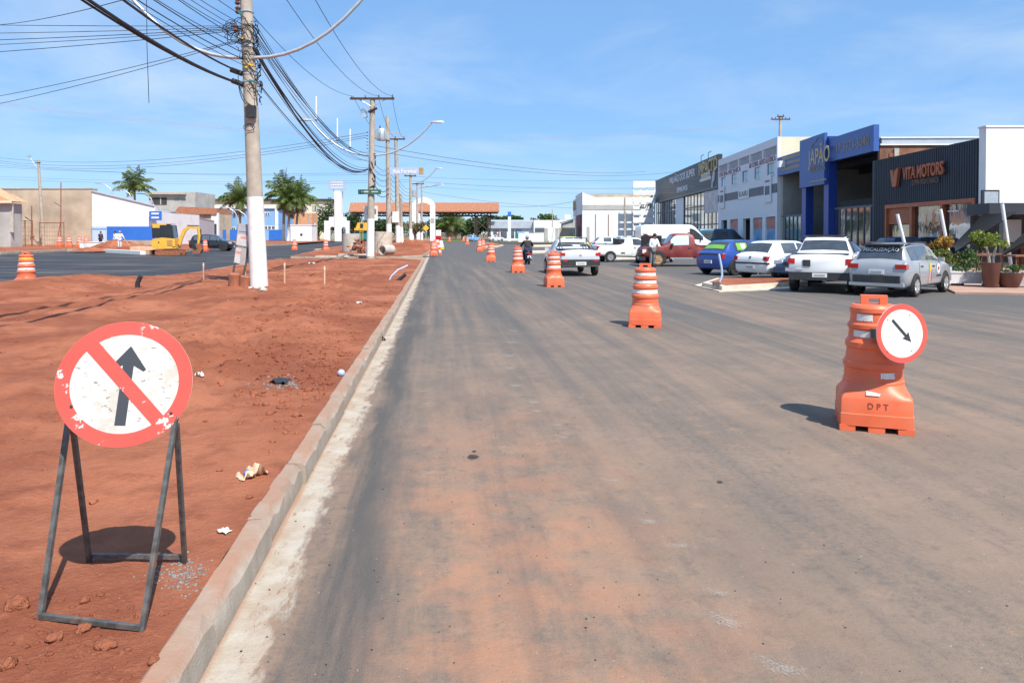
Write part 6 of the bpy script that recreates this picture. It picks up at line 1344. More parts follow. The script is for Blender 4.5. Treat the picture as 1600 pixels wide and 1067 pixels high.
def crossarm(q, x, z, w, n=3):
    ca = MB().box((x, -.14, z), (w, .12, .14)).build('crossarm', M['timber_dark'], q)
    for k in range(n):
        xx = x - w / 2 + .12 + (w - .24) * k / (n - 1); MB().lathe([(.03, 0), (.06, .05), (.04, .09), (.06, .13), (.03, .2), (.02, .24)], 8, (xx, -.14, z + .07)).build('insulator', M['porcelain'], ca)
    return ca
# near pole
q1, p1, H1, d1 = pole('thick concrete pole with whitewashed foot and cable clutter by the notice board', 405, 449, -75, .245, .155, 308, topx=384.5)
ax = lambda z: d1 * z / H1; zz_ = lambda py: hz(py, p1.y) - p1.z
for sgn in (1, -1): lamp_arm(q1, (ax(zz_(92)) + sgn * .16, -.1, zz_(92)), 4.3, 3.4, sgn, 1.15)
for py in (20, 68, 75, 118, 130, 198, 203): MB().lathe([(.20, 0), (.20, .05)], 16, (ax(zz_(py)), 0, zz_(py)), cap=False).build('strap', M['galv'], q1)
bx_ = MB().box((ax(zz_(177)) + .08, -.26, zz_(178)), (.26, .18, .30)).build('cable_box', M['black_plastic'], q1); MB().box((ax(zz_(170)) + .08, -.26, zz_(169.5)), (.2, .14, .06)).build('box_lid', M['black_plastic'], bx_)
for py, dx_ in ((114, -.26), (131, -.24)): MB().tube([(ax(zz_(py)) + dx_ - .22, -.12, zz_(py) + .06), (ax(zz_(py)) + dx_ + .1, -.16, zz_(py) - .06)], .075, 8).build('cable_clamp', M['black_plastic'], q1)
for py, dx_ in ((5, -.2), (19, -.2), (47, -.28)): MB().lathe([(.04, -.1), (.08, -.06), (.05, 0), (.08, .06), (.04, .1)], 10, (ax(zz_(py)) + dx_, -.15, zz_(py))).build('insulator', M['porcelain'], q1)
for py, dx_, mt in ((62, -.12, 'yellow_sign'), (101, -.08, 'yellow_sign'), (104, .12, 'yellow_sign'), (108, -.02, 'yellow_sign'), (129, .12, 'teal'), (24, -.1, 'teal')): MB().box((ax(zz_(py)) + dx_, -.21, zz_(py)), (.14, .03, .05), Matrix.Rotation(R(20), 3, 'Y')).build('cable_tag', M[mt], q1)
rn = random.Random(5); cl_ = MB()
for k in range(46):
    z = zz_(rn.uniform(30, 135)); a0 = rn.uniform(-3.0, .0); pts = []; zl = z; r0 = rn.uniform(.2, .30)
    for j in range(7): a0 += rn.uniform(.1, .42); zl += rn.uniform(-.16, .10); rr = r0 + rn.uniform(-.02, .09); pts.append((ax(zl) + rr * math.cos(a0), rr * math.sin(a0) * .9, zl))
    cl_.tube(pts, rn.uniform(.007, .016), 4)
for k in range(9):
    c_ = Vector((ax(zz_(45)) - rn.uniform(.2, .5), -.1, zz_(rn.uniform(38, 66)))); pts = [c_ + Vector((.22 * rn.uniform(.5, 1) * math.cos(t * .9), .1 * math.sin(t), .2 * math.sin(t * .9))) for t in range(8)]; cl_.tube(pts, .012, 4)
for px0, py0, px1, py1, sg_ in ((372, 128, 401, 166, .35), (374, 134, 400, 168, .2), (398, 118, 402, 165, .05)):
    a, c = P(px0, py0, p1.y - .25) - p1, P(px1, py1, p1.y - .28) - p1; cl_.tube([a.lerp(c, t / 8) + Vector((-.3 * sg_ * math.sin(math.pi * t / 8), 0, -.6 * sg_ * math.sin(math.pi * t / 8))) for t in range(9)], .014, 4)
cl_.tube([(ax(zz_(198)) + .16 * math.cos(t * .7), -.2 - .03, zz_(201) + .1 * math.sin(t * .7)) for t in range(10)], .01, 4)
cl_.build('cable_tangle', M['wire'], q1); tag(q1.children[-1], kind='stuff')
for k in range(14):
    g = GS(402 + rn.uniform(-14, 16), 450 + rn.uniform(-2, 6))
    # stones tucked round the foot
    if k < 5: mb = MB(); clod_into(mb, (0, 0, 0), rn.uniform(.06, .11), rn, 2); o = mb.build('foot_stone', M['concrete'], None, 180); o.location = g + Vector((0, 0, .02)); tag(o, 'grey stone lying at the foot of the whitewashed pole', 'stone', 'stones at the pole foot')
# further poles
q2, p2, H2, d2 = pole('pole with crossarm, double street lamp and green street plate beside the concrete pipes', 578.5, 401, 153, .27, .17, 342, topx=583)
zz2 = lambda py: hz(py, p2.y) - p2.z; a2 = lambda z: d2 * z / H2
crossarm(q2, a2(zz2(155)), zz2(155), 3.0, 4); lamp_arm(q2, (a2(zz2(243)) + .1, -.1, zz2(243)), 4.0, 2.2, 1, 1.3); lamp_arm(q2, (a2(zz2(243)) - .1, -.1, zz2(243)), 4.0, 2.35, -1, 1.3)
for s_ in (-1, 1): MB().tube([(a2(zz2(155)) + s_ * .9, -.12, zz2(156)), (a2(zz2(168)), -.14, zz2(168))], .03, 5).build('brace', M['galv'], q2)
MB().tube([(a2(zz2(172)) - .25, -.2, zz2(176)), (a2(zz2(172)) + .35, -.2, zz2(170))], .09, 8).build('fuse_switch', M['timber_dark'], q2); 
cw = MB(); cc = Vector((a2(zz2(178)) - .5, -.3, zz2(178)))
for k in range(4): cw.tube([cc + Vector((.24 * math.cos(t * .63 + k), .05 * k, .3 * math.sin(t * .63 + k * .6))) for t in range(11)], .02, 4)
cw.build('cable_coil', M['galv'], q2)
for k in range(6): MB().lathe([(.03, -.06), (.06, 0), (.03, .06)], 8, (a2(zz2(210)) - .3, -.1, zz2(207 + 5 * k))).build('insulator', M['porcelain'], q2)
q_ = thing('street_plate', 'small dark green street name plate across the second pole', 'street sign', Vector((p2.x - .0, p2.y - .3, hz(300.5, p2.y)))); MB().b2((-.75, -.02, -.16), (.8, .02, .16)).build('plate', M['green_sign'], q_); MB().b2((-.55, -.025, -.03), (-.05, -.02, .06)).build('print', M['notice_pale'], q_); MB().b2((.15, -.025, -.02), (.6, -.02, .04)).build('print', M['notice_pale'], q_)
cb = MB(); rn = random.Random(8)
for k in range(16):
    z = zz2(rn.uniform(238, 298)); a0 = rn.uniform(-3, 0); pts = []
    for j in range(5): a0 += rn.uniform(.1, .5); z += rn.uniform(-.25, .15); pts.append((a2(z) + .26 * math.cos(a0), .26 * math.sin(a0), z))
    cb.tube(pts, .025, 4)
tag(cb.build('cable_tangle', M['wire'], q2), kind='stuff')
for px in (571, 585): q_ = thing('pole_poster', 'white board fixed left of the second pole' if px == 571 else 'white board fixed right of the second pole', 'board', Vector((front(px + 1.5, p2.y + .5), p2.y + .5, hz(333, p2.y)))); MB().b2((-.16, 0, -.5), (.16, .03, .5)).build('plate', M['white_sign'], q_); MB().b2((-.03, .03, -.45), (.03, .06, .45)).build('batten', M['galv'], q_)
q3, p3, H3, d3 = pole('tall bare pole carrying the grey transformer', 608, 388, 182, .27, .17, 350, Y=68, topx=606)
z3 = lambda py: hz(py, 68) - .17
tf = MB(); tf.lathe([(.05, .0), (.42, .02), (.45, .1), (.45, 1.0), (.4, 1.08), (.05, 1.1)], 18, (-.62, -.35, z3(221))); tfo = tf.build('transformer', M['galv'], q3, 40)
for k in range(8): a = 2 * math.pi * k / 8; MB().box((-.62 + .5 * math.cos(a), -.35 + .5 * math.sin(a), z3(221) + .5), (.16, .03, .7), Matrix.Rotation(a, 3, 'Z')).build('cooling_fin', M['galv'], tfo)
MB().lathe([(.05, 0), (.08, .1), (.03, .35)], 8, (-.75, -.35, z3(221) + 1.08)).build('bushing', M['porcelain'], tfo); MB().box((.3, 0, z3(208)), (2.0, .08, .09)).build('bracket', M['galv'], q3); MB().box((-.3, -.2, z3(219)), (.9, .08, .08)).build('bracket', M['galv'], q3)
q4, p4, H4, d4 = pole('pole with whitewashed foot in the second island behind the big pipe', 622.5, 388.5, 215, .28, .18, 353, topx=619)
crossarm(q4, d4, H4 - .2, 2.0, 3)
q5, p5, H5, d5 = pole('short pole without lamp in the second island', 628.5, 385.5, 303, .2, .14, 355, topx=626)
q6, p6, H6, d6 = pole('pole holding the blue Rua Paraguai name sign', 641.5, 383.5, 273, .25, .16, 358, topx=642)
lamp_arm(q6, (.1, 0, H6 - 1.2), 3.4, 2.0, 1, 1.6); crossarm(q6, 0, H6 - .2, 1.6, 3)
for (px, Y, pyt, lb, lm) in [(652, 128, 285, 'pole with small transformer before the portal', (700, 288)), (659, 150, 284, 'slim pole with lamp near the portal', (702, 302)), (470, 140, 0, '', None)]:
    if pyt == 0: continue
    qq, pp, HH, dd_ = pole(lb, px, 0, pyt, .24, .15, 352, Y=Y); lamp_arm(qq, (.1, 0, HH - .9), 3.6, .6 if px == 652 else .2, 1, 1.7)
    if px == 652: MB().lathe([(.05, 0), (.45, .05), (.45, 1.2), (.05, 1.25)], 14, (-.5, -.3, HH - 2.6)).build('transformer', M['galv'], qq, 40); crossarm(qq, 0, HH - .3, 2.4, 3)
q_ = thing('street_name_sign', 'blue street sign reading Rua Paraguai hung high beside the poles', 'street sign', Vector((front(635.5, 62), 62, hz(267.5, 62)))); MB().b2((-1.4, -.06, -.29), (1.4, .06, .29)).build('panel', M['street_sign'], q_); MB().b2((1.05, -.065, -.28), (1.38, -.06, .28)).build('logo_panel', M['ochre'], q_)
text('Rua Paraguai', .42, M['wall_white'], Matrix(((1, 0, 0, -.15), (0, 0, -1, -.075), (0, 1, 0, -.05), (0, 0, 0, 1))), q_, ext=.006, width=1.95, bold=.008); MB().tube([(-1.3, .09, .1), (-1.3 + (front(621, 62) - front(612, 62)), 6, .1)], .03, 6).build('bracket', M['galv'], q_)
MB().b2((1.42, -.05, -.25), (1.46, .05, .25)).build('end_cap', M['galv'], q_)
q_ = thing('pole_poster', 'white board on the fourth pole with whitewashed foot', 'board', Vector((front(618, p4.y - .4), p4.y - .4, hz(339, p4.y)))); MB().b2((-.35, 0, -.6), (.35, .03, .55)).build('plate', M['white_sign'], q_); MB().b2((-.03, .03, -.5), (.03, .1, .5)).build('batten', M['galv'], q_)
# left street pole and right shop pole
q8, p8, H8, d8 = pole('concrete street pole in front of the beige wall', 68, 384, 250, .22, .14, None, Y=92, topx=61, group='utility poles of the side streets', z0=.2)
MB().tube([(d8, 0, H8 - 1.2), (d8 - 1.0, -.2, H8 + .4)], .04, 6).build('lamp_arm', M['galv'], q8); MB().b2((d8 - 1.3, -.3, H8 + .38), (d8 - .8, -.1, H8 + .5)).build('lamp_head', M['galv'], q8); MB().box((d8, -.1, H8 - .35), (.7, .1, .1)).build('crossarm', M['timber_dark'], q8)
q9, p9, H9, d9 = pole('pole with loaded crossarm rising behind the white repair shop', 1218, 0, 182, .25, .16, None, Y=92, group='utility poles of the side streets', z0=0); crossarm(q9, 0, H9 - .4, 2.4, 6); crossarm(q9, 0, H9 - .05, .9, 2)
for px, lb in ((940, 'thin pole beside the white corner building'), (905, 'thin pole by the maroon entrance')): pass
q10, _, _, _ = pole('slim dark pole standing before the white corner building', 976, 0, 309, .2, .13, None, Y=122, group='utility poles of the side streets', z0=0, mat='pole_concrete')
q11, _, _, _ = pole('slim pole above the white house', 863, 0, 327, .14, .1, None, Y=176, group='utility poles of the side streets', z0=0)
for (px, Y, pyt, sgn, lb) in [(152, 140, 287, 1, 'street lamp peeping over the white shed roof'), (183, 145, 296, 1, 'curved street lamp beside the palm over the white shed'), (217, 150, 303, 1, 'street lamp above the lower white wall'), (346, 135, 324, 1, 'street lamp in front of the blue depot'), (362, 140, 328, 1, 'second street lamp before the blue depot')]:
    x = front(px, Y); q_ = thing('street_lamp', lb, 'street lamp', (x + 3, Y, 0), 0, 'street lamps of the side street'); H = hz(pyt, Y); MB().tube([(0, 0, 0), (0, 0, H - 2.0), (-.5, 0, H - .9), (-1.6, 0, H - .1), (-2.4, 0, H)], .09, 8).build('post', M['galv'], q_, 60); MB().box((-2.8, 0, H + .02), (1.0, .4, .16)).build('lamp_head', M['galv'], q_)
for px, pyt in ((492, 348), (483, 336)): q_ = thing('white_post', 'slim white post beside the white hut' if px == 492 else 'slim grey post between the palms and hut', 'post', (front(px, 160), 160, 0)); MB().tube([(0, 0, 0), (0, 0, hz(pyt, 160))], .14, 8).build('shaft', M['whitewash' if px == 492 else 'galv'], q_); MB().tube([(0, 0, hz(pyt, 160)), (0, 0, hz(pyt, 160) + .1)], .2, 8).build('cap', M['galv'], q_)
for (x_, yt, yb, Yh, lb) in ((494, 151, 187, 60, 'slim white antenna tube under the left lamp arm'), (527, 185, 219, 60, 'second slim white tube among the cables'), (547, 202, 230, 60, 'third slim white tube among the cables')):
    t_, b_ = P(x_, yt, Yh), P(x_, yb, Yh); q_ = thing('marker_tube', lb, 'cable marker', b_, 0, 'white tubes hung on the cables'); MB().tube([(0, 0, 0), t_ - b_], .06, 8).build('tube', M['paint_white'], q_); MB().tube([(0, 0, -.1), (0, 0, 0)], .08, 8).build('clip', M['wire'], q_)

# ================================================================ cables
def cable(A, B, sag, r, label, group, mat='wire', n=26):
    A, B = Vector(A), Vector(B); pts = []
    for k in range(n + 1):
        t = k / n; p = A.lerp(B, t); p.z -= sag * 4 * t * (1 - t); pts.append(p - A)
    o = MB().tube(pts, r, 5, cap=False).build('cable', M[mat], None, 180); o.location = A; return tag(o, label, 'cable', group)
GA, GB, GC = 'cables between near and second pole', 'cables from the near pole over the camera', 'cables across the side street'
rn = random.Random(12)
for k in range(16):
    py1 = 35 + k * 4.2 if k < 13 else 110 + k; A = P(397 + rn.uniform(-2, 4), py1, p1.y - .1); thick = k in (8, 9, 10)
    B = Vector((p2.x + rn.uniform(-.25, .1), p2.y - .2, hz(238 + (k * 2.2 if not thick else 26), p2.y)))
    cable(A, B, rn.uniform(.75, 1.25) + (.4 if thick else 0), .027 if thick else rn.uniform(.008, .014), 'thick black telecom cable sagging between the two poles' if thick else 'thin black telecom wire sagging between the two poles', GA, 'wire' if k % 3 else 'wire_grey')
for k, xx in enumerate((-1.3, .4, 1.35)): cable((p1.x + (-1.2, .35, 1.3)[k] - .35, p1.y, hz(-72, p1.y)), (p2.x + a2(H2) + xx, p2.y - .14, hz(151, p2.y)), .9, .012, 'high voltage wire running to the crossarm of the second pole', GA)
for k, xx in enumerate((-1.3, .4, 1.35)): cable((p2.x + a2(H2) + xx, p2.y - .14, hz(151, p2.y)), (p4.x + d4 + (-.8, 0, .8)[k], p4.y - .1, hz(214, p4.y)), .8, .014, 'wire from the second pole crossarm to the next pole', 'wires along the second island')
for k in range(6): cable((p2.x + .1, p2.y, hz(248 + k * 9, p2.y)), (p3.x, p3.y, hz(262 + k * 8, 68)), .5, .016 if k < 4 else .03, 'black cable between the second pole and the transformer pole', 'wires along the second island'); cable((p3.x, p3.y, hz(262 + k * 8, 68)), (p4.x + d4 * .7, p4.y, hz(276 + k * 7, p4.y)), .5, .018, 'black cable between the transformer pole and the fourth pole', 'wires along the second island'); cable((p4.x + d4 * .6, p4.y, hz(276 + k * 7, p4.y)), (p6.x, p6.y, hz(295 + k * 5, p6.y)), .5, .018, 'black cable running on to the name sign pole', 'wires along the second island')
# over the camera side to the previous pole
for k in range(9):
    py1 = (30, 42, 50, 58, 66, 74, 86, 94, 104)[k]; B = (-6.1 + rn.uniform(-.35, .35) - (.6 if k > 5 else 0), -6, 9.4 - k * .17); cable(P(386 + rn.uniform(-4, 6), py1, p1.y - .05), B, rn.uniform(.9, 1.4), rn.uniform(.008, .014), 'thin black wire rising from the near pole over the camera side', GB)
for k, (py1, z) in enumerate(((112, 8.2), (130, 7.75), (131, 7.72))): cable(P(373, py1, p1.y - .15), (-4.7 - .2 * k, -5, z - .5), 1.1, (.026, .032, .022)[k], 'thick black cable rising from the clamp of the near pole', GB)
for k in range(7): cable(P(378, 41 + k * 1.6 + (12 if k > 4 else 0), p1.y), (-46, 30 + k * 1.2 + (5 if k > 4 else 0), (9.7, 9.3, 9.1, 8.9, 8.5, 6.9, 6.4)[k] + (1.2 if k > 4 else 1.5)), (.3, .4, .5, .5, .55, 1.0, 1.0)[k], .011, 'thin wire crossing the side street from the near pole', GC, 'wire' if k in (2, 4) else 'wire_grey')
cable(P(-30, 41, 30), P(215, -6, 17), .15, .011, 'single wire slanting up to the upper left', GC); 
for k, (ya, ym, yb) in enumerate(((238, 243, 209), (242, 248, 213), (244, 253, 216))):
    A = P(-60, ya, 92); B = Vector((p2.x - .25, p2.y, hz(yb - 1, p2.y))); cable(A, B, 1.6 + .12 * k, .016, 'bundled wire sagging across the side street to the second pole', GC, 'wire_grey')
for k, (ya, yb, Y) in enumerate(((274, 281, 150), (278, 284, 150), (259, 268, 120), (256, 272, 115))): cable(P(-40, ya, Y), P(640, yb, Y * .85), .8, .018, 'distant thin wire behind the near pole', GC, 'wire_grey')
for k, (xa, ya, xb, yb, Ya, Yb, sg_, rr) in enumerate(((586, 228, 1010, 268, 52, 118, .9, .02), (586, 236, 1100, 262, 52, 100, 1.4, .018), (645, 276, 1130, 278, 105, 92, .5, .016), (645, 283, 1120, 290, 105, 95, .7, .02), (645, 290, 1100, 300, 105, 100, .6, .014), (780, 322, 905, 314, 185, 140, .6, .03), (660, 300, 905, 326, 150, 140, .5, .025))): cable(P(xa, ya, Ya), P(xb, yb, Yb), sg_, rr, ('upper wire from the second pole to the white corner building', 'lower wire from the second pole to the dark showroom', 'topmost wire from the name sign pole to the repair shop', 'middle wire from the name sign pole to the showroom fascia', 'lowest wire from the name sign pole to the showroom glass', 'wire from the gateway roof end to the maroon entrance', 'wire from the portal lamp pole to the corner building')[k], 'wires across the avenue', 'wire_grey')
for k in range(2): cable(P(-60, 152 + 3 * k, 70), P(1215, 188 + 2 * k, 92), 3.0, .010, 'faint pinkish wire spanning the whole sky', 'long wires high over the avenue', 'rim_tan')
d_ = P(229, -5, 15); o = MB().tube([(0, 0, 0), (.0, 0, -1.0), (.03, 0, -2.15)], .007, 4).build('cable', M['wire']); o.location = d_; tag(o, 'loose wire end hanging straight down from above', 'cable')
for xa, xb, yb in ((1262, 1246, 200), (1275, 1258, 196)): pass

# ================================================================ concrete pipes, rubble and litter on the islands
g = Vector((front(549, 66), 66, .15)); o = MB(); o.lathe([(.80, 0), (.80, 1.6), (.70, 1.6), (.70, .02)], 32, cap=False); o = o.build('concrete_ring', M['concrete'], None, 40); o.location = g; tag(o, 'upright grey concrete pipe ring behind the brick rubble', 'concrete pipe', 'concrete pipes')
g = Vector((front(598, 60), 60, .15)); o = MB(); o.lathe([(.72, 0), (.74, .02), (.74, 1.75), (.64, 1.75), (.64, .02)], 32, cap=False); o = o.build('concrete_ring', M['concrete_pale'], None, 40); o.location = g; o.rotation_euler = (0, R(2), 0); tag(o, 'large upright concrete pipe ring behind the second pole', 'concrete pipe', 'concrete pipes')
g = Vector((front(597, 55), 55, .5)); o = MB(); o.lathe([(.38, 0), (.38, 1.1), (.30, 1.1), (.30, 0.0), (.38, 0)], 28, cap=False); o = o.build('concrete_pipe', M['concrete'], None, 40); o.location = g; o.rotation_euler = (R(90), 0, R(-52 + 90)); o.rotation_euler = (R(-90), 0, R(-30)); tag(o, 'small concrete pipe lying with its dark mouth towards the street', 'concrete pipe', 'concrete pipes')
rn = random.Random(31); g = Vector((front(557, 57), 57, .2)); q_ = thing('brick_rubble', 'heap of broken orange bricks beside the second pole', 'rubble', g)
for k in range(34):
    h = rn.random(); MB().box((rn.gauss(0, .42) * (1.1 - h), rn.gauss(0, .3), .08 + h * 1.0), (.28, .16, .13), Matrix.Rotation(rn.uniform(0, 3), 3, 'Z') @ Matrix.Rotation(rn.uniform(-.6, .6), 3, 'X')).build('brick', M['brick'], q_)
for px, py, w, h, lb in ((562, 403, .35, 1.15, 'thin rebar frame standing by the brick rubble'), (590, 396, .3, 1.0, 'bent rebar frame beside the small pipe')):
    g = Vector((front(px, 51), 51, gz(front(px, 51), 46) or .2)); g.z = .18; q_ = thing('rebar_frame', lb, 'rebar', g, 0, 'rebar frames'); f = MB(); f.tube([(0, 0, 0), (0, 0, h), (w, 0, h - .05), (w * .95, 0, .2)], .016, 5); f.build('bar', M['rusty'], q_); MB().tube([(-.3, 0, .02), (.4, .1, .02)], .02, 5).build('foot_bar', M['rusty'], q_)
for px, py, h in ((445, 442, .62), (507, 444, .52), (383.5, 436, .6), (318, 437, .55)):
    g = GS(px, py); q_ = thing('survey_stake', {445: 'wooden survey stake right of the whitewashed pole', 507: 'wooden survey stake standing alone in the middle of the soil', 383.5: 'wooden survey stake behind the notice board post', 318: 'wooden survey stake by the side road kerb'}[px], 'stake', g, rn.uniform(0, 1), 'wooden survey stakes'); mb = MB(); mb.loft([[Vector((a * w, b * w, z)) for a, b in ((-1, -1), (1, -1), (1, 1), (-1, 1))] for w, z in ((.018, -.1), (.022, h - .03), (.016, h))]); mb.build('shaft', M['stake'], q_); MB().box((0, 0, h - .08), (.05, .05, .03)).build('paint_mark', M['reflective'], q_)
def bent_tube(name, label, px, py, pts, r, mat, cat): g = GS(px, py); o = MB().tube(pts, r, 8).build(name, M[mat], None, 60); o.location = g; return tag(o, label, cat)
bent_tube('conduit_end', 'pale blue plastic conduit curving out of the soil', 607, 437, [(0, 0, -.1), (.1, .0, .12), (.3, .1, .32), (.6, .3, .46)], .03, 'street_sign', 'conduit'); bent_tube('conduit_end', 'black conduit stub leaning out of the soil near the kerb', 620, 438, [(-.1, 0, -.1), (.1, 0, .04), (.3, 0, .2)], .06, 'black_plastic', 'conduit')
bent_tube('conduit_end', 'black bent pipe standing at the side road edge', 215, 449, [(.0, 0, -.1), (.0, 0, .12), (.06, 0, .26), (.1, 0, .33)], .07, 'black_plastic', 'conduit')
g = GS(533, 587); o = MB(); o.lathe([(.001, -.03), (.038, -.028), (.042, 0), (.036, .03), (.018, .045), (.001, .047)], 16); o = o.build('bottle_cap', M['street_sign'], None, 60); o.location = g + Vector((0, 0, .03)); o.rotation_euler = (R(70), 0, .4); tag(o, 'crushed pale blue plastic bottle lying beside the kerb', 'bottle')
def rag(px, py, w, l, h, mat, label, seed, cat='rag'):
    rr = random.Random(seed); g = GS(px, py); sd = rr.uniform(0, 50); mb = MB(); mb.grid(lambda u, v: ((u - .5) * w * (1 + .3 * nz(v * 3 + sd, 0, 1, 2)), (v - .5) * l * (1 + .3 * nz(u * 3 + sd, 4, 1, 2)), .008 + h * max(0, .5 + 1.1 * nz(u * 2.6 + sd, v * 2.6, 1, 3)) * (4 * u * (1 - u)) ** .5), 14, 10); o = mb.build('litter', M[mat], None, 70); o.location = g; o.rotation_euler = (0, 0, rr.uniform(-.5, .8)); return tag(o, label, cat)
rag(401, 742, .13, .12, .07, 'stake', 'crumpled tan cloth scrap on the soil near the kerb', 1); rag(385, 747, .10, .10, .05, 'stake', 'flat tan paper scrap beside the crumpled cloth', 2, 'paper'); rag(386, 746, .035, .05, .055, 'blue_strong', 'small bright blue wrapper on the tan scrap', 3, 'wrapper')
rag(350, 832, .06, .05, .02, 'reflective', 'torn white paper bit on the soil before the stand', 4, 'paper'); rag(297, 211 + 200, .25, .12, .05, 'reflective', 'pale paper piece by the far kerb', 5, 'paper') if False else None
rag(487, 412, .3, .25, .08, 'reflective', 'white scrap lying on the soil near the survey stakes', 6, 'paper'); rag(311, 588, .09, .05, .04, 'reflective', 'white paper roll just right of the prohibition sign', 7, 'paper'); rag(562, 474, .12, .1, .04, 'reflective', 'white plastic scrap in the middle of the soil', 8, 'plastic'); rag(438, 598, .16, .2, .05, 'black_plastic', 'dark tangled strip on the soil near the kerb', 9, 'plastic'); rag(588, 521, .1, .1, .03, 'ink', 'black rubber scrap on top of the kerb', 10, 'rubber'); rag(598, 532, .09, .12, .06, 'ink', 'black rubber scrap in the gutter', 11, 'rubber')
# leaning bent post on the right islet
g = G(1122, 446, .15); q_ = thing('bent_post', 'bent grey metal post stub on the kerbed islet', 'post', g); MB().tube([(0, 0, 0), (.12, 0, .3), (.1, 0, .55), (.02, 0, .95)], .035, 8).build('shaft', M['street_sign'], q_, 60); MB().box((-.06, -.03, .05), (.2, .14, .12)).build('base', M['steel_dark'], q_)
# slab pieces near the corner
for px, py, lb in ((520, 402, 'flat concrete slab at the end of the near island'), (553, 399, 'second flat slab near the brick rubble')): g = G(px, py, .14); o = MB(); o.box((0, 0, .05), (2.2, .6, .1)); o = o.build('kerb_slab', M['concrete_pale']); o.location = g; o.rotation_euler = (0, 0, .1); tag(o, lb, 'slab', 'loose kerb slabs')
cu = G(492, 391); o = MB().tube([(0, 0, .05), (1.2, 3, .06), (.4, 6, .05), (-1, 8, .06), (.6, 11, .05), (2, 12, .05)], .09, 6).build('hose', M['stake'], None, 60); o.location = cu; tag(o, 'tan hose snaking over the side road by the barrels', 'hose')
q_ = thing('white_block', 'low white concrete block beside the soil pile and workers', 'block', G(148, 388, .2)); MB().b2((-1.6, 0, 0), (1.6, .4, .62)).build('block', M['whitewash'], q_); MB().b2((-1.65, -.05, .62), (1.65, .45, .68)).build('cap', M['whitewash'], q_)
o = MB(); o.box((0, 0, .2), (2.2, .9, .4)); o = o.build('formwork', M['stake']); o.location = G(226, 392, .15); o.rotation_euler = (0, 0, .2); tag(o, 'pale timber formwork box beside the excavator', 'formwork')

# ================================================================ plants and pots by the bar
def trough(px, py, w, label, col='trough'):
    g = G(px, py, .06); q_ = thing('planter_trough', label, 'planter', g, R(-18), 'planters before the bar'); mb = MB(); mb.loft([[Vector((sx * a, sy * b, z)) for sx, sy in ((-1, -1), (1, -1), (1, 1), (-1, 1))] for a, b, z in ((w / 2 - .06, .16, .08), (w / 2, .2, .42), (w / 2 + .02, .22, .42), (w / 2 + .02, .22, .46), (w / 2 - .04, .17, .46), (w / 2 - .05, .16, .38))]); mb.build('trough', M[col], q_)
    for sx in (-1, 1): MB().box((sx * w * .3, 0, .04), (.2, .26, .08)).build('foot', M['ink'], q_)
    MB().box((0, 0, .37), (w - .12, .3, .04)).build('soil', M['soil_brown'], q_); rr = random.Random(int(px)); cr = MB()
    for k in range(5): leaf_cloud(cr, (-w * .4 + w * .2 * k, 0, .52 + rr.uniform(-.05, .08)), (.15, .14, rr.uniform(.1, .2)), 45, .04, rr)
    cr.build('foliage', M['leaf_lime' if px % 2 else 'leaf'], q_); return q_
trough(1478, 446, .9, 'white planter trough with lime plants beside the silver wagon', 'paint_white'); trough(1520, 446.5, 1.25, 'long grey planter trough between white trough and tall pot'); trough(1602, 448.5, 1.3, 'long grey planter trough right of the low bowl pot')
def pot(px, py, prof, label, tr=None):
    g = G(px, py, .06); q_ = thing('plant_pot', label, 'plant pot', g, 0, 'brown pots before the bar'); MB().lathe(prof, 24).build('pot', M['pot'], q_, 40); return q_
q_ = pot(1548, 449, [(.18, 0), (.20, .02), (.27, .74), (.285, .77), (.25, .77), (.24, .66)], 'tall brown plant pot holding a small tree'); mb = MB()
for a in (-.05, .05): mb.tube([(a, 0, .66), (a * 1.6, 0, 1.0), (a * 3, 0, 1.25)], [.05, .04, .025], 6)
mb.build('stem', M['bark_palm'], q_); rr = random.Random(4); cr = MB()
for k in range(9): leaf_cloud(cr, (rr.gauss(0, .2), rr.gauss(0, .2), 1.38 + rr.gauss(0, .1)), (.15, .15, .11), 45, .05, rr)
cr.build('foliage', M['leaf_lime'], q_)
q_ = pot(1577, 449, [(.22, 0), (.25, .02), (.38, .40), (.40, .46), (.36, .46), (.34, .40)], 'low brown bowl pot with leafy herbs'); cr = MB()
for k in range(8): leaf_cloud(cr, (rr.gauss(0, .16), rr.gauss(0, .16), .54 + rr.uniform(-.03, .1)), (.12, .12, .08), 40, .04, rr)
cr.build('foliage', M['leaf'], q_)
def shrub(px, Y, zc, rad, mat, label, n=900, sz=.06):
    q_ = thing('shrub', label, 'shrub', (front(px, Y), Y, .06), 0, 'shrubs before the bar'); rr = random.Random(int(px)); mb = MB()
    for k in range(5): mb.tube([(0, 0, 0), (rr.gauss(0, .1), rr.gauss(0, .1), zc * .6), (rr.gauss(0, rad * .5), rr.gauss(0, rad * .5), zc + rad * .3)], [.035, .03, .012], 5)
    mb.build('stems', M['bark'], q_); cr = MB()
    for k in range(9): leaf_cloud(cr, (rr.gauss(0, rad * .5), rr.gauss(0, rad * .5), zc + rr.gauss(0, rad * .4)), (rad * .4, rad * .4, rad * .35), n // 9, sz, rr)
    cr.build('foliage', M[mat], q_)
shrub(1468, 29.5, 1.25, .42, 'leaf_yellow', 'tall yellow orange croton shrub behind the silver wagon'); shrub(1474, 28.6, .8, .5, 'leaf_lime', 'green shrub below the yellow croton'); shrub(1531, 31, 1.35, .38, 'leaf_lime', 'small yellowish shrub under the shade sail'); shrub(1511, 28, .55, .45, 'leaf', 'low green shrub behind the grey trough')
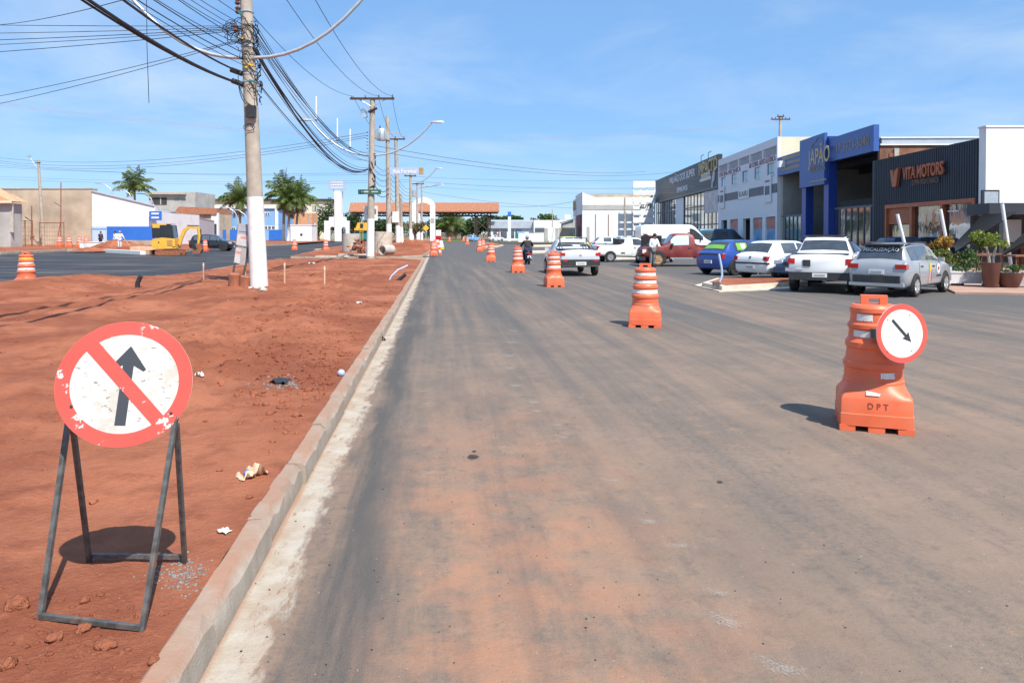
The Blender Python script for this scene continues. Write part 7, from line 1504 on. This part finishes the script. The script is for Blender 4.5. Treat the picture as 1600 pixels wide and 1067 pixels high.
for k, (px, Y) in enumerate(((1520, 30.5), (1590, 29.5), (1545, 31.5))):
    q_ = thing('bar_table', ('rustic timber table under the first shade sail', 'rustic timber table under the second shade sail', 'dark timber table deep under the shade sail')[k], 'table', (front(px, Y), Y, .06), R(20 * k), 'tables of the bar'); MB().box((0, 0, .78), (1.3, .8, .06)).build('tabletop', M['rust_wood'], q_)
    for sx in (-1, 1):
        for sy in (-1, 1): MB().tube([(sx * .5, sy * .3, 0), (sx * .45, sy * .28, .75)], .03, 5).build('leg', M['rust_wood'], q_)

# ================================================================ people
def skin_mesh(verts, edges, radii, sub=2, root=0):
    me = bpy.data.meshes.new('skin'); me.from_pydata(verts, edges, []); o = bpy.data.objects.new('skin', me); C.objects.link(o)
    md = o.modifiers.new('s', 'SKIN'); md.use_smooth_shade = True; ss = o.modifiers.new('u', 'SUBSURF'); ss.levels = ss.render_levels = sub
    for i, r in enumerate(radii): me.skin_vertices[0].data[i].radius = (r, r) if not isinstance(r, tuple) else r; me.skin_vertices[0].data[i].use_root = (i == root)
    bpy.context.view_layer.update(); out = bpy.data.meshes.new_from_object(o.evaluated_get(bpy.context.evaluated_depsgraph_get())); bpy.data.objects.remove(o); return out
def person(label, loc, rotz, J, shirt, trousers, hair='hair', long_sleeve=True, cat='person', group=None, sc=1.0, helmet=None):
    """J: joints pelvis chest neck head, L/R shoulder elbow hand hip knee ankle toe (x left-right, y back, faces -y)"""
    q_ = thing('person', label, cat, loc, rotz, group); q_.scale = (sc,) * 3
    names = list(J); idx = {n: i for i, n in enumerate(names)}; V = [J[n] for n in names]
    E = [('pelvis', 'chest'), ('chest', 'neck'), ('neck', 'head0'), ('head0', 'head')] + [e for s in 'LR' for e in ((f'chest', f'sh{s}'), (f'sh{s}', f'el{s}'), (f'el{s}', f'ha{s}'), (f'ha{s}', f'fi{s}'), ('pelvis', f'hi{s}'), (f'hi{s}', f'kn{s}'), (f'kn{s}', f'an{s}'), (f'an{s}', f'to{s}'))]
    rad = {'pelvis': .135, 'chest': .15, 'neck': .055, 'head0': .085, 'head': .085, 'sh': .07, 'el': .045, 'ha': .032, 'fi': .022, 'hi': .10, 'kn': .06, 'an': .042, 'to': .035}
    rr = [rad.get(n) or rad[n[:2]] for n in names]
    link('body', skin_mesh(V, [(idx[a], idx[b]) for a, b in E], rr, 2, idx['pelvis']), M['skin'], q_, 180)
    def sub(nm, keep, ed, k, mat):
        ii = {n: i for i, n in enumerate(keep)}; link(nm, skin_mesh([J[n] for n in keep], [(ii[a], ii[b]) for a, b in ed], [(rad.get(n) or rad[n[:2]]) * k + .012 for n in keep], 2, 0), M[mat], q_, 180)
    tr = ['pelvis', 'hiL', 'knL', 'anL', 'hiR', 'knR', 'anR']; sub('trousers', tr, [('pelvis', 'hiL'), ('hiL', 'knL'), ('knL', 'anL'), ('pelvis', 'hiR'), ('hiR', 'knR'), ('knR', 'anR')], 1.12, trousers)
    sh = ['chest', 'pelvis', 'shL', 'elL', 'shR', 'elR'] + (['haL', 'haR'] if long_sleeve else []); ed = [('chest', 'pelvis'), ('chest', 'shL'), ('shL', 'elL'), ('chest', 'shR'), ('shR', 'elR')] + ([('elL', 'haL'), ('elR', 'haR')] if long_sleeve else []); sub('shirt', sh, ed, 1.14, shirt)
    h = Vector(J['head']); hm_ = MB(); hm_.lathe([(.001, .115), (.06, .10), (.098, .05), (.105, 0.0), (.098, -.05), (.07, -.07)], 14, h + Vector((0, .018, .012))); hm_.build('hair' if not helmet else 'helmet', M[helmet or hair], q_, 60)
    fc = MB(); y = -.098; fc.box(h + Vector((0, y - .012, -.035)), (.022, .035, .04)); fc.build('nose', M['skin'], q_, 180)
    for s, sx in (('L', 1), ('R', -1)):
        a, t = Vector(J['an' + s]), Vector(J['to' + s]); mb = MB(); mb.tube([a + Vector((0, .04, -.02)), a.lerp(t, .4) + Vector((0, 0, -.01)), t + (t - a) * .15], [.055, .055, .035], 8); mb.build('shoe', M['cloth_black'], q_, 60)
        hb_, fb = Vector(J['ha' + s]), Vector(J['fi' + s]); d = (fb - hb_); sd_ = d.orthogonal().normalized() if d.length else Vector((1, 0, 0)); fg = MB()
        for k in range(4): o_ = sd_ * (-.024 + .016 * k); fg.tube([hb_ + o_ * .7 + d * .6, hb_ + o_ + d * 1.1, hb_ + o_ * 1.1 + d * (1.45 - .07 * abs(k - 1.4)) + Vector((0, -.012, 0))], [.010, .009, .007], 5)
        fg.tube([hb_ + d * .15, hb_ + sd_ * .045 + d * .6, hb_ + sd_ * .05 + d * .95], [.012, .01, .008], 5); fg.build('fingers', M['skin'], q_, 60)
    return q_
def stand(lean=0.0, **mod):
    J = dict(pelvis=(0, 0, .95), chest=(0, -lean * .35, 1.32), neck=(0, -lean * .5, 1.50), head0=(0, -lean * .58, 1.58), head=(0, -lean * .62, 1.66))
    for s, x in (('L', 1), ('R', -1)):
        J.update({'sh' + s: (x * .19, -lean * .4, 1.42), 'el' + s: (x * .25, -lean * .3, 1.14), 'ha' + s: (x * .24, -lean * .35 - .08, .90), 'fi' + s: (x * .235, -lean * .35 - .11, .82), 'hi' + s: (x * .10, 0, .90), 'kn' + s: (x * .11, -.02, .50), 'an' + s: (x * .11, .02, .09), 'to' + s: (x * .13, -.14, .045)})
    J.update(mod); return J
g = G(1019, 417.5); person('man in pale blue shirt and grey trousers leaning at the raised red bonnet', g + Vector((0, 0, 0)), R(30), stand(.35, elL=(.24, -.25, 1.12), haL=(.16, -.45, 1.08), fiL=(.14, -.53, 1.07), elR=(-.26, -.1, 1.14), haR=(-.2, -.32, 1.02), fiR=(-.19, -.4, 1.0)), 'cloth_white', 'cloth_grey', group=None, sc=.98)
g = G(157, 386, .25); person('worker in dark clothes standing by the shed gate', g, R(60), stand(.1, elR=(-.26, -.1, 1.16), haR=(-.2, -.34, 1.22), fiR=(-.18, -.42, 1.26)), 'cloth_navy', 'cloth_navy')
g = G(181, 387, .25); person('worker in white overall with dark cap before the blue band', g, R(-30), stand(.15), 'cloth_white', 'cloth_white')
g = G(187, 388, .25); person('worker in white overall leaning on a long handled tool', g, R(40), stand(.2, elL=(.28, -.2, 1.2), haL=(.32, -.4, 1.05), fiL=(.33, -.48, 1.03)), 'cloth_white', 'cloth_white', hair='wall_grey'); o = MB().tube([(0, 0, 1.45), (.9, .3, 0.02)], .03, 6).build('shovel_handle', M['stake']); o.location = g + Vector((.35, -.4, 0)); tag(o, 'long wooden tool handle held by the worker in white', 'tool')
g = G(889, 388); 
# motorcycle and rider
g = G(824, 412.5); hd = R(6); q_ = thing('motorcycle', 'dark motorcycle with red tail lamp ridden away between the barrels', 'motorcycle', g, hd, 'moving vehicles')
for y in (-.62, .66):
    w = MB(); w.lathe([(.20, -.05), (.27, -.055), (.30, -.03), (.305, 0), (.30, .03), (.27, .055), (.20, .05)], 24, (0, 0, 0), m=Matrix.Rotation(R(90), 3, 'Y')); o = w.build('wheel', M['rubber'], q_, 40); o.location = (0, y, .305); rm = MB(); rm.lathe([(.205, -.02), (.205, .02), (.18, .02), (.18, -.02)], 20, m=Matrix.Rotation(R(90), 3, 'Y'))
    for k in range(6): a = math.pi * k / 6; rm.tube([(0, .19 * math.cos(a), .19 * math.sin(a)), (0, -.19 * math.cos(a), -.19 * math.sin(a))], .008, 4)
    rm.build('rim', M['rim'], o)
MB().loft([[Vector((sx * w, y, z + dz)) for sx, dz in ((-1, 0), (1, 0), (.8, h), (-.8, h))] for y, w, z, h in ((-.75, .07, .72, .08), (-.4, .13, .70, .12), (.05, .12, .66, .16), (.3, .14, .72, .26), (.5, .06, .8, .15))]).build('seat_and_tank', M['paint_black'], q_, 50)
MB().box((0, .05, .42), (.26, .5, .34)).build('engine', M['steel_dark'], q_); MB().b2((-.1, -.86, .55), (.1, -.8, .66)).build('tail_lamp', M['red_lens'], q_); MB().b2((-.1, -.88, .36), (.1, -.86, .50)).build('number_plate', M['plate'], q_); fk = MB()
for sx in (-.09, .09): fk.tube([(sx, .66, .305), (sx, .42, .98)], .025, 6)
fk.build('fork', M['chrome'], q_); MB().tube([(-.36, .28, 1.02), (-.15, .42, 1.0), (.15, .42, 1.0), (.36, .28, 1.02)], .018, 6).build('handlebar', M['ink'], q_); MB().tube([(.14, .1, .3), (.16, -.7, .36)], .045, 8).build('exhaust', M['chrome'], q_); MB().tube([(-.1, -.85, .6), (-.02, -.8, .75)], .06, 6).build('rear_mudguard', M['ink'], q_)
J = dict(pelvis=(0, .30, .86), chest=(0, -.02, 1.20), neck=(0, -.1, 1.36), head0=(0, -.12, 1.43), head=(0, -.13, 1.50))
for s, x in (('L', 1), ('R', -1)): J.update({'sh' + s: (x * .19, -.06, 1.28), 'el' + s: (x * .34, -.18, 1.06), 'ha' + s: (x * .34, -.36, 1.03), 'fi' + s: (x * .33, -.42, 1.03), 'hi' + s: (x * .12, .24, .84), 'kn' + s: (x * .2, -.14, .66), 'an' + s: (x * .18, .06, .30), 'to' + s: (x * .18, -.12, .28)})
person('motorcyclist in black jacket and helmet seen from behind', g + Vector((.0, .02, -.02)), hd + math.pi, J, 'cloth_black', 'cloth_navy', helmet='helmet', group='moving vehicles')
